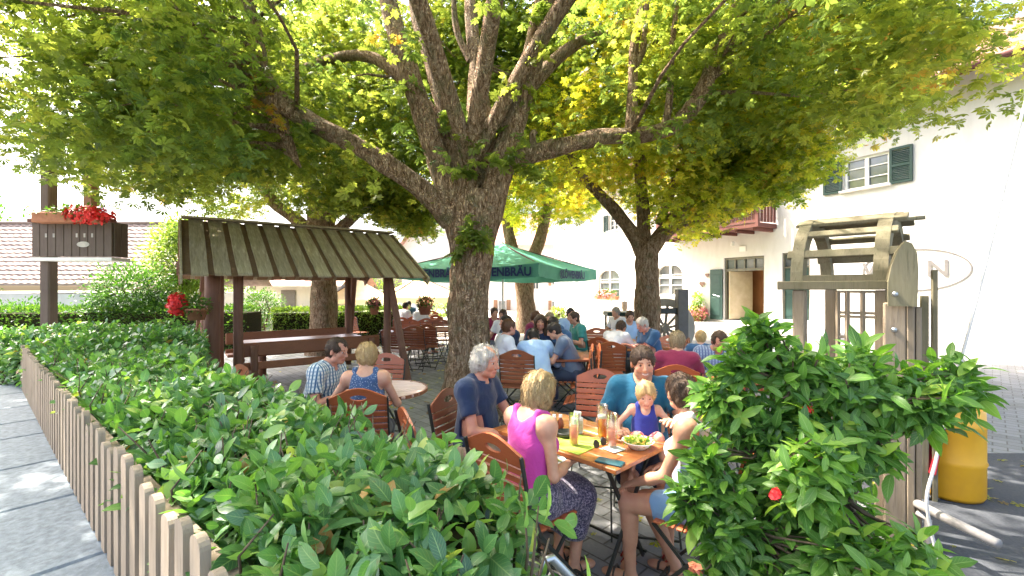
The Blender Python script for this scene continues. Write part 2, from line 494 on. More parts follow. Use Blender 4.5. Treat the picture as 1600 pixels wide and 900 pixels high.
def cloth(name, kind, *c):
    m, nt, N, bs = nodes(name)
    v = texco(nt, N)
    wv = noise(nt, N, v, 7, 4)
    if kind == 'plain':
        colr = mix(nt, N, mapr(nt, N, wv, .3, .7, 0, .35), c[0], tuple(x * .72 for x in c[0]))
    elif kind == 'plaid':        # crossing stripes on the cloth itself
        sp = N.new('ShaderNodeSeparateXYZ'); lk(nt, v, sp.inputs[0])
        outs = []
        tn = N.new('ShaderNodeTexCoord'); sn = N.new('ShaderNodeSeparateXYZ'); lk(nt, tn.outputs['Normal'], sn.inputs[0])
        ax_ = N.new('ShaderNodeMath'); ax_.operation = 'ABSOLUTE'; lk(nt, sn.outputs[0], ax_.inputs[0]); ay_ = N.new('ShaderNodeMath'); ay_.operation = 'ABSOLUTE'; lk(nt, sn.outputs[1], ay_.inputs[0])
        gt = N.new('ShaderNodeMath'); gt.operation = 'GREATER_THAN'; lk(nt, ax_.outputs[0], gt.inputs[0]); lk(nt, ay_.outputs[0], gt.inputs[1])
        ad = N.new('ShaderNodeMix'); ad.data_type = 'FLOAT'; lk(nt, gt.outputs[0], ad.inputs[0]); lk(nt, sp.outputs[0], ad.inputs[2]); lk(nt, sp.outputs[1], ad.inputs[3])
        for s in (ad.outputs[0], sp.outputs[2]):
            a = N.new('ShaderNodeMath'); a.operation = 'MULTIPLY'; lk(nt, s, a.inputs[0]); a.inputs[1].default_value = 2 * PI / .03
            b = N.new('ShaderNodeMath'); b.operation = 'SINE'; lk(nt, a.outputs[0], b.inputs[0])
            outs.append(mapr(nt, N, b.outputs[0], .1, .35, 0, 1))
        c1 = mix(nt, N, outs[0], c[0], c[1]); colr = mix(nt, N, outs[1], c1, c[2] if len(c) > 2 else c[1])
        nn = mix(nt, N, .5, c1, colr); colr = nn
    elif kind == 'dots':
        vo = N.new('ShaderNodeTexVoronoi'); vo.inputs['Scale'].default_value = c[2] if len(c) > 2 else 60; lk(nt, v, vo.inputs['Vector'])
        colr = mix(nt, N, mapr(nt, N, vo.outputs['Distance'], .22, .3, 1, 0), c[0], c[1])
    elif kind == 'print':
        n2 = noise(nt, N, v, c[2] if len(c) > 2 else 70, 3, .6, 1.0)
        colr = mix(nt, N, mapr(nt, N, n2, .5, .56, 0, 1), c[0], c[1])
    elif kind == 'bands':
        sp = N.new('ShaderNodeSeparateXYZ'); lk(nt, v, sp.inputs[0])
        a = N.new('ShaderNodeMath'); a.operation = 'MULTIPLY'; lk(nt, sp.outputs[2], a.inputs[0]); a.inputs[1].default_value = 2 * PI / .16
        b = N.new('ShaderNodeMath'); b.operation = 'SINE'; lk(nt, a.outputs[0], b.inputs[0])
        colr = mix(nt, N, mapr(nt, N, b.outputs[0], -.1, .1, 0, 1), c[0], c[1])
    lk(nt, colr, bs.inputs['Base Color']); bs.inputs['Roughness'].default_value = .85
    bs.inputs['Specular IOR Level'].default_value = .2; bs.inputs['Sheen Weight'].default_value = .25
    fold = noise(nt, N, v, 11, 3, .5, .8); bump(nt, N, bs, fold, .55, .02)
    return m
_fold = lambda amp, ph: (lambda X, Y, Z: amp * 1.7 * (np.sin(31 * X + 17 * Z + ph + 2.2 * np.sin(13 * Z + 9 * Y)) * np.sin(23 * Y - 19 * Z + 2 * ph + 1.7 * np.sin(15 * X)) * .8 + .5 * np.sin(47 * Z + 21 * X + ph)))
def _orient(V, Fa):
    a, b, c = V[Fa[:, 0]], V[Fa[:, 1]], V[Fa[:, 2]]
    return Fa if np.einsum('ij,ij->i', a, np.cross(b, c)).sum() > 0 else Fa[:, ::-1]

def person(loc, heading, label, group=None, sc_=1.0, seat=.46, lean=.08, twist=0.0, yaw=0.0, pitch=0.0, roll=0.0,
           hands=None, feet=None, knees_out=.0, skin=(.55, .29, .19), hair=('short', 'brown'), shirt=None, legs=None, shoes=None,
           res=.009, headres=.0045, female=False, head_s=.92, smile=0.0, belt_z=0.0, bare_head=False, elbow_out=.6, extra=None, cat='person', seed=0):
    """hands / feet: ((lx,ly,lz),(rx,ry,rz)) in the person's frame: x right, y forward, z up from the ground"""
    s = sc_; near = res < .012
    root = empty('person', (loc[0], loc[1], 0), math.atan2(-heading[0], heading[1]), label, cat, group)
    P = np.array([0, 0, seat + .10 * s]); up = np.array([0, math.sin(lean), math.cos(lean)])
    Rt = Rx(-lean) @ Rz(0); Rtw = Rt @ Rz(twist)
    T = lambda x, y, z: P + Rt @ (np.array([x, y, z]) * s)
    TW = lambda x, y, z: P + Rtw @ (np.array([x, y, z]) * s)
    shw = .148 if female else .166
    sh = [TW(-shw, -.005, .435), TW(shw, -.005, .435)]
    hip = [np.array([-.085 * s, .01, P[2] - .02 * s]), np.array([.085 * s, .01, P[2] - .02 * s])]
    hands = hands or ((-.17, .36, .80), (.17, .36, .80))
    feet = feet or ((-.12, .42, .0), (.12, .42, .0))
    arms = []
    for i, sg in ((0, -1), (1, 1)):
        t = np.array(hands[i], float)
        e, w = ik(sh[i], t, .285 * s, .25 * s, (sg * elbow_out, -.35, -.9)); arms.append((e, w))
    lg = []
    for i, sg in ((0, -1), (1, 1)):
        ft = np.array(feet[i], float); an = ft + np.array([0, -.02, .075 * s])
        k, an = ik(hip[i], an, .43 * s, .41 * s, (sg * knees_out, .55, 1.0)); lg.append((k, an, ft))
    ch = (.138, .10, .19) if female else (.156, .115, .20)
    def torso(S, inf=0.0, upper=True):
        S.ell(P + np.array([0, -.01 * s, .0]), np.array([.165, .125, .115]) * s, k=.05 * s, infl=inf)
        S.ell(T(0, .015, .14), np.array([.135 if female else .15, .115 if female else .13, .15]) * s, Rt, k=.06 * s, infl=inf)
        S.ell(TW(0, 0, .31), np.array(ch) * s, Rtw, k=.06 * s, infl=inf)
        if female:
            for sg in (-1, 1): S.ell(TW(sg * .07, .095, .30), np.array([.06, .05, .058]) * s, k=.03 * s, infl=inf)
        S.cone(TW(-shw * .80, -.01, .425), TW(shw * .80, -.01, .425), .052 * s, .052 * s, k=.05 * s, infl=inf)
        for sg in (-1, 1): S.cone(TW(sg * .05, -.015, .475), TW(sg * shw * .85, -.01, .43), .04 * s, .045 * s, k=.04 * s, infl=inf)
    hb = TW(0, .01, .50); Rh = Rtw @ Rz(yaw) @ Rx(-pitch + lean * .75) @ Ry(roll); hs = s * head_s
    Hc = hb + Rtw @ np.array([0, .015, .0]) * s + Rh @ np.array([0, .03, .125]) * hs
    H = lambda x, y, z: Hc + Rh @ (np.array([x, y, z]) * hs)
    # ---- body
    B = SDF(); torso(B)
    B.cone(TW(0, -.005, .44), hb + (Hc - hb) * .35 + Rh @ np.array([0, -.01, 0]) * hs, .058 * s, .052 * s, k=.04 * s)
    for i, sg in ((0, -1), (1, 1)):
        e, w = arms[i]
        B.ell(sh[i], np.array([.058, .058, .062]) * s, k=.04 * s)
        th = .84 if female else .93
        B.cone(sh[i], e, .049 * s * th, .038 * s * th, k=.03 * s); B.cone(e, e + (w - e) * .45, .040 * s * th, .039 * s * th, k=.02 * s); B.cone(e + (w - e) * .4, w, .039 * s * th, .026 * s * th, k=.02 * s)
        # hand
        wd = unit(w - e); nrm = np.array([-sg * .25, 0, -1.0]); nrm = unit(nrm - wd * (nrm @ wd)); side = np.cross(wd, nrm)  # thumb side
        if side @ np.array([-sg, 0, 0]) < 0: side = -side
        hz = s
        B.ell(w + wd * .045 * hz, np.array([.040, .050, .016]) * hz, np.stack([side, wd, nrm], 1), k=.015 * s)
        if near:
            for q, (off, ll) in enumerate(((.030, .036), (.010, .041), (-.011, .038), (-.030, .030))):
                a = w + wd * .082 * hz + side * off * hz; d1 = unit(wd + nrm * .35 + side * off * 3)
                b = a + d1 * ll * hz; d2 = unit(wd * .65 + nrm * .9); c = b + d2 * ll * .8 * hz
                B.cone(a - d1 * .02 * hz, b, .0095 * hz, .0085 * hz, k=.004); B.cone(b, c, .0085 * hz, .007 * hz, k=.004)
            a = w + wd * .022 * hz + side * .030 * hz; b = a + unit(wd * .75 + side * .75 + nrm * .25) * .038 * hz; c = b + unit(wd + nrm * .4) * .03 * hz
            B.cone(a, b, .0125 * hz, .0105 * hz, k=.008); B.cone(b, c, .0105 * hz, .008 * hz, k=.005)
        else:
            B.ell(w + wd * .11 * hz + nrm * .02 * hz, np.array([.034, .045, .014]) * hz, np.stack([side, wd, nrm], 1), k=.02 * s)
        # leg
        k_, an, ft = lg[i]
        B.cone(hip[i], k_, .085 * s, .056 * s, k=.04 * s)
        sd = unit(an - k_); back = np.array([0, -1, 0]); back = unit(back - sd * (back @ sd))
        B.cone(k_, an, .052 * s, .034 * s, k=.025 * s); B.cone(k_ + sd * .09 * s + back * .018 * s, k_ + sd * .22 * s + back * .012 * s, .045 * s, .036 * s, k=.03 * s)
        fz = ft[2]; B.cone((an[0], an[1] - .015 * s, fz + .035 * s), (an[0] + sg * .012, an[1] + .13 * s, fz + .024 * s), .036 * s, .026 * s, k=.02 * s)
        B.ell((an[0] + sg * .012, an[1] + .14 * s, fz + .02 * s), np.array([.043, .05, .019]) * s, k=.02 * s)
    # ---- head
    def skull(S, inf=0.0, face=True):
        S.ell(H(0, -.012, .03), np.array([.076, .094, .092]) * hs, Rh, k=.03 * hs, infl=inf)
    skull(B)
    B.ell(H(0, .025, -.03), np.array([.060, .064, .078]) * hs, Rh, k=.035 * hs)
    B.ell(H(0, .060, -.088), np.array([.030, .026, .022]) * hs, Rh, k=.03 * hs)
    B.cone(H(-.045, .02, -.07), H(.045, .02, -.07), .022 * hs, .022 * hs, k=.03 * hs)
    if headres < .009:
        B.cone(H(-.034, .072, .030), H(.034, .072, .030), .012 * hs, .012 * hs, k=.012 * hs)
        for sg in (-1, 1):
            B.ell(H(sg * .040, .058, -.025), np.array([.022, .02, .02]) * hs, Rh, k=.02 * hs)
            B.ell(H(sg * .031, .098, .010), np.array([.018, .016, .011]) * hs, Rh, k=.008 * hs, sub=True)
            B.ell(H(sg * .080, -.008, -.002), np.array([.009, .022, .033]) * hs, Rh @ Rz(sg * -.35), k=.008 * hs)
        B.cone(H(0, .088, .018), H(0, .108, -.020), .0085 * hs, .0125 * hs, k=.009 * hs)
        B.ell(H(0, .096, -.027), np.array([.019, .013, .010]) * hs, Rh, k=.006 * hs)
        B.ell(H(0, .083, -.057), np.array([.026 + .008 * smile, .014, .007]) * hs, Rh, k=.007 * hs)
        B.ell(H(0, .081, -.068), np.array([.021, .014, .008]) * hs, Rh, k=.007 * hs)
        B.ell(H(0, .100, -.0625), np.array([.024 + .008 * smile, .011, .0022 + .003 * smile]) * hs, Rh, k=.003 * hs, sub=True)
    fine = [(Hc, np.array([.11, .135, .15]) * hs, headres)]
    if near:
        for e, w in arms:
            hcen = w + unit(w - e) * .08 * s; fine.append((hcen, np.array([.11, .11, .10]) * s, .0062))
    V, Fa = B.mesh(res, fine); Fa = _orient(V, Fa)
    C = np.tile(np.array(skin, float), (len(V), 1))
    L = (V - Hc) @ Rh / hs
    inhead = (np.abs(L[:, 0]) < .10) & (np.abs(L[:, 1]) < .14) & (np.abs(L[:, 2]) < .14)
    def paint(mask, colr, f=1.0): C[mask] = C[mask] * (1 - f) + np.array(colr) * f
    hc = HCOL[hair[1]]
    fr = inhead & (L[:, 1] > .05)
    paint(fr & (np.abs(np.abs(L[:, 0]) - .040) < .018) & (np.abs(L[:, 2] + .028) < .018), (skin[0] * .95, skin[1] * .68, skin[2] * .62), .5)
    paint(fr & (np.abs(L[:, 0]) < .026 + .008 * smile) & (np.abs(L[:, 2] + .0625 - smile * 14 * L[:, 0] ** 2) < .0105) & (L[:, 1] > .07), (.42, .13, .11), .75)
    if smile > .5: paint(fr & (np.abs(L[:, 0]) < .022) & (np.abs(L[:, 2] + .0600 - 14 * L[:, 0] ** 2) < .0048), (.75, .72, .66), .95)
    paint(fr & (np.abs(np.abs(L[:, 0]) - .032) < .019) & (np.abs(L[:, 2] - .031 + .1 * np.abs(np.abs(L[:, 0]) - .03)) < .0042), hc, .7)
    paint(inhead & (np.abs(L[:, 0]) > .075) & (np.abs(L[:, 2]) < .035), (skin[0] * .95, skin[1] * .72, skin[2] * .66), .4)
    if extra == 'stubble': paint(inhead & (L[:, 2] < -.045) & (L[:, 1] > .0) & ~((np.abs(L[:, 0]) < .026) & (np.abs(L[:, 2] + .0625) < .0105)) & (L[:, 2] > -.115), (.16, .09, .06), .42)
    ew = [V]; ef = [Fa]; ec = [C]; n0 = len(V)
    if headres < .009:
        for sg in (-1, 1):
            c = H(sg * .031, .0735, .010); r = .0122 * hs; vs = []; cs = []; fs = []
            NU, NV = 12, 8
            for a in range(NV + 1):
                for b in range(NU):
                    th = PI * a / NV; ph = 2 * PI * b / NU
                    d = np.array([math.sin(th) * math.cos(ph), math.cos(th), math.sin(th) * math.sin(ph)])   # pole forward
                    vs.append(c + Rh @ d * r); cs.append((.02, .015, .01) if a <= 1 else ((.10, .07, .045) if a == 2 else (.62, .58, .54)))
            for a in range(NV):
                for b in range(NU):
                    fs.append((a * NU + b, a * NU + (b + 1) % NU, (a + 1) * NU + (b + 1) % NU, (a + 1) * NU + b))
            ew.append(np.array(vs)); ef.append(np.array(fs) + n0); ec.append(np.array(cs)); n0 += len(vs)
    V = np.concatenate(ew); Fa = np.concatenate(ef); C = np.concatenate(ec)
    np_mesh('body', V, Fa, SKIN, root, True, col=C)
    # ---- hair
    style, hcn = hair; hm = HAIR[hcn]
    if style != 'none':
        S = SDF(); hx = .008 * hs
        ph = seed * 1.7
        nzh = lambda a: (lambda X, Y, Z: a * (np.sin(90 * X + 40 * Z + ph) * np.sin(85 * Y + 30 * Z) + .7 * np.sin(150 * X + 60 * Y + ph)))
        ampl = .0022
        if style in ('short', 'receding', 'buzz'):
            inf = .012 * hs if style != 'buzz' else .005 * hs
            skull(S, inf); S.ell(H(0, -.05, -.035), np.array([.060, .05, .06]) * hs, Rh, k=.03 * hs)
            ff = .050 if style == 'short' else .025
            S.ell(H(0, .125, -.030), np.array([.105, .085 if style == 'short' else .10, .112]) * hs, Rh, k=.008, sub=True)
            for sg in (-1, 1): S.ell(H(sg * .095, .015, -.03), np.array([.035, .045, .052]) * hs, Rh, k=.008, sub=True)
            if style == 'receding':
                for sg in (-1, 1): S.ell(H(sg * .045, .075, .085), np.array([.028, .05, .04]) * hs, Rh, k=.012, sub=True)
            ampl = .0025
        elif style == 'bald':      # bald crown with a fringe round the back and sides
            skull(S, .011 * hs); S.ell(H(0, -.05, -.035), np.array([.062, .052, .06]) * hs, Rh, k=.03 * hs)
            S.ell(H(0, .03, .115), np.array([.068, .14, .07]) * hs, Rh, k=.01, sub=True)
            S.ell(H(0, .125, -.02), np.array([.12, .11, .15]) * hs, Rh, k=.008, sub=True)
            for sg in (-1, 1): S.ell(H(sg * .095, .015, -.04), np.array([.03, .035, .045]) * hs, Rh, k=.008, sub=True)
        elif style == 'curly':
            skull(S, .022 * hs); S.ell(H(0, -.065, -.03), np.array([.085, .065, .085]) * hs, Rh, k=.03 * hs)
            for sg in (-1, 1): S.ell(H(sg * .078, -.03, .0), np.array([.03, .055, .06]) * hs, Rh, k=.02 * hs)
            S.ell(H(0, .135, -.02), np.array([.115, .10, .125]) * hs, Rh, k=.01, sub=True)
            S.ell(H(0, .05, .128), np.array([.058, .10, .052]) * hs, Rh, k=.015, sub=True); ampl = .0055
        elif style == 'bob':
            skull(S, .024 * hs)
            S.ell(H(0, -.045, -.045), np.array([.088, .075, .095]) * hs, Rh, k=.04 * hs)
            for sg in (-1, 1): S.cone(H(sg * .075, .01, .03), H(sg * .075, .012, -.09), .034 * hs, .022 * hs, k=.03 * hs)
            S.ell(H(0, .125, -.045), np.array([.074, .10, .120]) * hs, Rh, k=.012, sub=True); ampl = .004
        elif style == 'crop':
            skull(S, .020 * hs); S.ell(H(0, -.05, -.03), np.array([.074, .06, .075]) * hs, Rh, k=.03 * hs)
            S.ell(H(0, .125, -.035), np.array([.085, .09, .110]) * hs, Rh, k=.012, sub=True)
            for sg in (-1, 1): S.ell(H(sg * .10, .015, -.045), np.array([.03, .035, .045]) * hs, Rh, k=.008, sub=True)
            ampl = .004
        elif style == 'bun':
            skull(S, .014 * hs); S.ell(H(0, -.05, -.03), np.array([.07, .06, .07]) * hs, Rh, k=.03 * hs)
            S.ell(H(0, .125, -.035), np.array([.10, .085, .112]) * hs, Rh, k=.008, sub=True)
            S.ell(H(0, -.115, .03), np.array([.042, .036, .042]) * hs, Rh, k=.012); ampl = .004
        elif style == 'long':
            skull(S, .022 * hs); S.ell(H(0, -.055, -.09), np.array([.092, .065, .16]) * hs, Rh, k=.04 * hs)
            for sg in (-1, 1): S.cone(H(sg * .078, .0, .02), H(sg * .085, .02, -.19), .034 * hs, .03 * hs, k=.03 * hs)
            S.ell(H(0, .125, -.05), np.array([.076, .10, .128]) * hs, Rh, k=.012, sub=True); ampl = .005
        hr = max(headres, .0055)
        V, Fa = S.mesh(hr, nz=nzh(ampl)); Fa = _orient(V, Fa)
        Nn = np.zeros_like(V); fn = np.cross(V[Fa[:, 1]] - V[Fa[:, 0]], V[Fa[:, 2]] - V[Fa[:, 0]])
        for c_ in range(4): np.add.at(Nn, Fa[:, c_], fn)
        Nn /= np.maximum(np.linalg.norm(Nn, axis=1, keepdims=True), 1e-9)
        q = 1700 if near else 300; ii = rng.integers(0, len(V), q); n_ = Nn[ii]
        g = Rh @ (np.array([0, -.35, -1.0]) if style in ('bob', 'long', 'bun') else np.array([0, -1.0, -.45])); g = g[None] + rng.normal(0, .9 if style == 'curly' else .28, (q, 3))
        t_ = g - n_ * (g * n_).sum(1, keepdims=True); t_ /= np.maximum(np.linalg.norm(t_, axis=1, keepdims=True), 1e-6); sd_ = np.cross(n_, t_)
        ln = hs * rng.uniform(.02, .05, (q, 1)) * (1.2 if style in ('bob', 'long') else .7); wd_ = (.0022 if near else .004) * hs
        p0 = V[ii] - n_ * .001; p1 = p0 + t_ * ln * .5 + n_ * .0055 * hs; p2 = p0 + t_ * ln + n_ * .002 * hs * rng.normal(1, 2.5, (q, 1))
        SV = np.stack([p0 - sd_ * wd_, p0 + sd_ * wd_, p1 + sd_ * wd_, p1 - sd_ * wd_, p2 + sd_ * wd_ * .3, p2 - sd_ * wd_ * .3], 1).reshape(-1, 3)
        b0 = len(V) + np.arange(q)[:, None] * 6; SF = np.concatenate([b0 + np.array([[0, 1, 2, 3]]), b0 + np.array([[3, 2, 4, 5]])])
        np_mesh('hair', np.concatenate([V, SV]), np.concatenate([Fa, SF]), hm, root, True)
    # ---- shirt
    if shirt:
        kind, mt = shirt[0], shirt[1]; inf = .012 * s + .003
        S = SDF()
        S.ell(P + np.array([0, -.005 * s, .015]), np.array([.17, .13, .105]) * s, k=.05 * s, infl=inf)
        S.ell(T(0, .015, .14), np.array([.145 if female else .16, .125 if female else .14, .15]) * s, Rt, k=.06 * s, infl=inf)
        S.ell(TW(0, 0, .31), np.array(ch) * s, Rtw, k=.06 * s, infl=inf)
        if female:
            for sg in (-1, 1): S.ell(TW(sg * .07, .095, .30), np.array([.06, .05, .058]) * s, k=.03 * s, infl=inf)
        S.cone(TW(-shw * .80, -.01, .425), TW(shw * .80, -.01, .425), .052 * s, .052 * s, k=.05 * s, infl=inf)
        if kind != 'tank':
            for sg in (-1, 1): S.cone(TW(sg * .05, -.015, .470), TW(sg * shw * .85, -.01, .43), .04 * s, .045 * s, k=.04 * s, infl=inf * .8)
            fr_ = {'tee': .62, 'long': .97, 'rolled': .95, 'cap': .25, 'vee': .62}[kind]
            for i, sg in ((0, -1), (1, 1)):
                e, w = arms[i]
                S.ell(sh[i], np.array([.058, .058, .062]) * s, k=.04 * s, infl=inf)
                end = sh[i] + (e - sh[i]) * fr_; ra = .052 * s
                S.cone(sh[i], end, ra, .047 * s, k=.03 * s, infl=inf * 1.1)
                if kind == 'long': S.cone(e, e + (w - e) * .92, .045 * s, .033 * s, k=.025 * s, infl=inf * .8)
                else:
                    d = unit(e - sh[i]); S.half(end + d * .005, d, end + d * .055 * s, .072 * s, k=.004)
            S.ell(hb + Rtw @ np.array([0, .035, .015]) * s, np.array([.062, .085 if kind != 'vee' else .1, .07]) * s, Rtw, k=.012, sub=True)
            if kind == 'vee': S.ell(TW(0, .115, .43), np.array([.045, .07, .10]) * s, Rtw, k=.012, sub=True)
        else:
            for sg in (-1, 1):
                S.cone(TW(sg * .085, -.03, .50), TW(sg * .085, .04, .48), .030 * s, .030 * s, k=.02 * s)
                S.ell(sh[0 if sg < 0 else 1] + Rtw @ np.array([sg * .03, 0, .0]) * s, np.array([.075, .16, .125]) * s, Rtw, k=.012, sub=True)
            S.ell(hb + Rtw @ np.array([0, .06, -.0]) * s, np.array([.068, .11, .115]) * s, Rtw, k=.012, sub=True)
            S.ell(hb + Rtw @ np.array([0, -.07, .0]) * s, np.array([.062, .07, .06]) * s, Rtw, k=.012, sub=True)
        V, Fa = S.mesh(min(res, .012) if near else .013, nz=_fold(.0024 * s, seed)); 
        o = np_mesh({'tee': 'shirt', 'long': 'shirt', 'rolled': 'shirt', 'tank': 'tank_top', 'cap': 'top', 'vee': 'shirt'}[kind], V, _orient(V, Fa), mt, root, True)
        if kind in ('long', 'rolled', 'tee') and len(shirt) > 2:       # collar
            c = MB(); ux = Rtw
            pts = [hb + Rtw @ np.array([.068 * math.sin(a), .012 + .062 * -math.cos(a), -.018 + .010 * math.cos(a)]) * s for a in np.linspace(-2.6, 2.6, 15)]
            c.tube(pts, .013 * s, 6); c.build('collar', mt, root, True)
    # ---- lower clothes
    if legs:
        kind, mt = legs; inf = .011 * s + .002; S = SDF()
        S.ell(P + np.array([0, -.01 * s, -.0]), np.array([.172, .135, .115]) * s, k=.05 * s, infl=inf)
        if kind == 'skirt':
            S.cone(hip[0], lg[0][0] + np.array([0, -.02, 0]), .10 * s, .085 * s, k=.10 * s, infl=inf); S.cone(hip[1], lg[1][0] + np.array([0, -.02, 0]), .10 * s, .085 * s, k=.10 * s, infl=inf)
            mid = (lg[0][0] + lg[1][0]) / 2; S.cone((hip[0] + hip[1]) / 2, mid, .09 * s, .08 * s, k=.09 * s, infl=inf)
            for i in (0, 1):
                k_, an, ft = lg[i]; d = an - k_
                S.cone(k_ + np.array([0, -.02, -.02]), k_ + d * .42 + np.array([0, -.03, 0]), .085 * s, .085 * s, k=.10 * s)
            S.cone(mid, mid + (lg[0][1] + lg[1][1] - lg[0][0] - lg[1][0]) / 2 * .42, .08 * s, .09 * s, k=.08)
        else:
            for i in (0, 1):
                k_, an, ft = lg[i]
                if kind == 'long':
                    S.cone(hip[i], k_, .088 * s, .062 * s, k=.04 * s, infl=inf); S.cone(k_, k_ + (an - k_) * .93, .058 * s, .050 * s, k=.03 * s, infl=inf)
                else:
                    end = hip[i] + (k_ - hip[i]) * (.80 if kind == 'shorts' else .55); S.cone(hip[i], end, .092 * s, .078 * s, k=.04 * s, infl=inf)
                    d = unit(k_ - hip[i]); S.half(end + d * .012, d, end + d * .085 * s, .10 * s, k=.004)
        V, Fa = S.mesh(min(res * 1.2, .013) if near else .014, nz=_fold(.0028 * s, seed + 2))
        np_mesh({'skirt': 'skirt', 'long': 'trousers', 'shorts': 'shorts', 'briefs': 'shorts'}[kind], V, _orient(V, Fa), mt, root, True)
    if shoes:
        for i, sg in ((0, -1), (1, 1)):
            k_, an, ft = lg[i]; S = SDF(); fz = ft[2]
            S.cone((an[0], an[1] - .015 * s, fz + .038 * s), (an[0] + sg * .012, an[1] + .14 * s, fz + .032 * s), .042 * s, .034 * s, k=.02)
            S.half((0, 0, fz + .004), (0, 0, -1), (an[0], an[1] + .06, fz - .14), .15, k=.003)
            if shoes[0] == 'sandal':
                S.half((0, 0, fz + .022), (0, 0, 1), (an[0], an[1] + .06, fz + .172), .15, k=.003)
            V, Fa = S.mesh(.008); np_mesh('shoe', V, _orient(V, Fa), shoes[1], root, True)
            if shoes[0] == 'sandal':
                c = MB(); 
                for yy in (.03, .10): c.tube([(an[0] - .042 * s, an[1] + yy * s, fz + .02), (an[0] - .02, an[1] + yy * s, fz + .062 * s), (an[0] + .02, an[1] + yy * s, fz + .062 * s), (an[0] + .046 * s, an[1] + yy * s, fz + .02)], .007, 6)
                c.build('sandal_strap', shoes[1], root, True)
    return root
def pt(px, py, z): p = at(px, z); return Vector((p.x, z, hgt(py, z)))
G = lambda *a: tuple(a)
# ================= materials
BARK = None
def bark_mat():
    m, nt, N, bs = nodes('bark')
    v = texco(nt, N, (1, 1, .32)); f = noise(nt, N, v, 26, 8, .68, .5)
    vo = N.new('ShaderNodeTexVoronoi'); vo.feature = 'DISTANCE_TO_EDGE'; vo.inputs['Scale'].default_value = 24
    nv = N.new('ShaderNodeVectorMath'); nv.operation = 'ADD'; nn = N.new('ShaderNodeTexNoise'); nn.inputs['Scale'].default_value = 5
    lk(nt, v, nn.inputs['Vector']); lk(nt, v, nv.inputs[0]); lk(nt, nn.outputs['Color'], nv.inputs[1]); lk(nt, nv.outputs[0], vo.inputs['Vector'])
    crack = mapr(nt, N, vo.outputs['Distance'], 0, .22, 0, 1)
    r = ramp(N, [(.34, (.12, .07, .042)), (.47, (.42, .265, .16)), (.60, (.68, .50, .35))]); lk(nt, f, r.inputs[0])
    v2 = texco(nt, N); g = noise(nt, N, v2, 4.5, 6); c = mix(nt, N, mapr(nt, N, g, .5, .66, 0, .6), r.outputs[0], (.20, .21, .10))
    g2 = noise(nt, N, v2, 9, 6); c = mix(nt, N, mapr(nt, N, g2, .6, .72, 0, .6), c, (.42, .38, .30))
    c = mix(nt, N, mapr(nt, N, crack, 0, 1, .45, 0), c, (.08, .05, .032))
    lk(nt, c, bs.inputs['Base Color']); bs.inputs['Roughness'].default_value = .9; bs.inputs['Specular IOR Level'].default_value = .15
    ad = N.new('ShaderNodeMath'); ad.operation = 'MULTIPLY_ADD'; lk(nt, f, ad.inputs[0]); ad.inputs[1].default_value = .8; lk(nt, crack, ad.inputs[2])
    bump(nt, N, bs, ad.outputs[0], 1.0, .055); return m
BARK = bark_mat()
LF_GREEN = leaf_mat('chestnut_leaf', [(0, (.055, .10, .03)), (.35, (.12, .175, .042)), (.75, (.21, .25, .05)), (.94, (.36, .32, .07)), (1, (.34, .19, .06))], .70, (2.6, 2.35, 1.4))
LF_YEL = leaf_mat('yellowing_leaf', [(0, (.09, .15, .02)), (.3, (.19, .25, .025)), (.6, (.36, .37, .04)), (.9, (.46, .38, .06)), (1, (.26, .12, .03))], .62, (2.2, 2.2, 1.0))
LF_MIX = leaf_mat('half_turned_leaf', [(0, (.08, .145, .02)), (.35, (.17, .23, .03)), (.68, (.33, .33, .045)), (.92, (.44, .35, .06)), (1, (.28, .15, .04))], .66, (2.5, 2.4, 1.1))
LF_LAUREL = leaf_mat('laurel_leaf', [(0, (.04, .11, .042)), (.4, (.09, .215, .068)), (.75, (.165, .32, .085)), (.95, (.32, .45, .12)), (.985, (.45, .46, .14)), (1, (.40, .22, .07))], .28, (1.7, 1.9, .6), .30, .6, veins=True)
LF_SHRUB = leaf_mat('shrub_leaf', [(0, (.04, .11, .026)), (.45, (.095, .215, .038)), (.85, (.20, .36, .055)), (1, (.36, .48, .08))], .42, (1.7, 1.9, .6), .4, .4, veins=True)
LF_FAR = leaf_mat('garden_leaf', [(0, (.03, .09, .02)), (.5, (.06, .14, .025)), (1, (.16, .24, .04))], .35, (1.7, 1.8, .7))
LF_LIT = leaf_mat('sunlit_leaf', [(0, (.09, .17, .03)), (.5, (.17, .26, .05)), (1, (.32, .36, .10))], .4, (1.6, 1.6, .8))  # lighter copy of the garden leaf, sunlit look mixed into the colour
PETAL_RED = simple('red_petal', (.80, .035, .03), (.62, .02, .025), 30, .55, bmp=0)
PETAL_PINK = simple('pink_petal', (.75, .30, .30), (.70, .12, .14), 30, .55, bmp=0)
PETAL_SALMON = simple('salmon_petal', (.82, .34, .18), (.72, .12, .08), 30, .55, bmp=0)
TWIG = simple('twig_bark', (.14, .10, .06), (.07, .05, .03), 30, .85, (1, 1, .3), .5)
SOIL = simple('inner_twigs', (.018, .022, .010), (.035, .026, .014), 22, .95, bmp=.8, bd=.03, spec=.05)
GREYWOOD = wood('grey_picket_wood', (.29, .22, .155), (.40, .32, .24), (.19, .14, .10), 2, 3, .8, .15, patch=(.22, .19, .13))
MOSSY = wood('mossy_roof_board', (.27, .21, .135), (.46, .385, .26), (.64, .55, .40), 1, 4, .85, .12, grain=9, patch=(.28, .26, .14), bmp=.9)
ROOFGAP = wood('underboard_wood', (.22, .13, .07), (.30, .19, .11), (.12, .07, .04), 1, 3, .9, .1, patch=(.08, .05, .03), bmp=.6)
LOG = wood('dark_stained_log', (.17, .075, .045), (.25, .12, .075), (.10, .045, .03), 2, 2, .6, .3, patch=(.08, .04, .03))
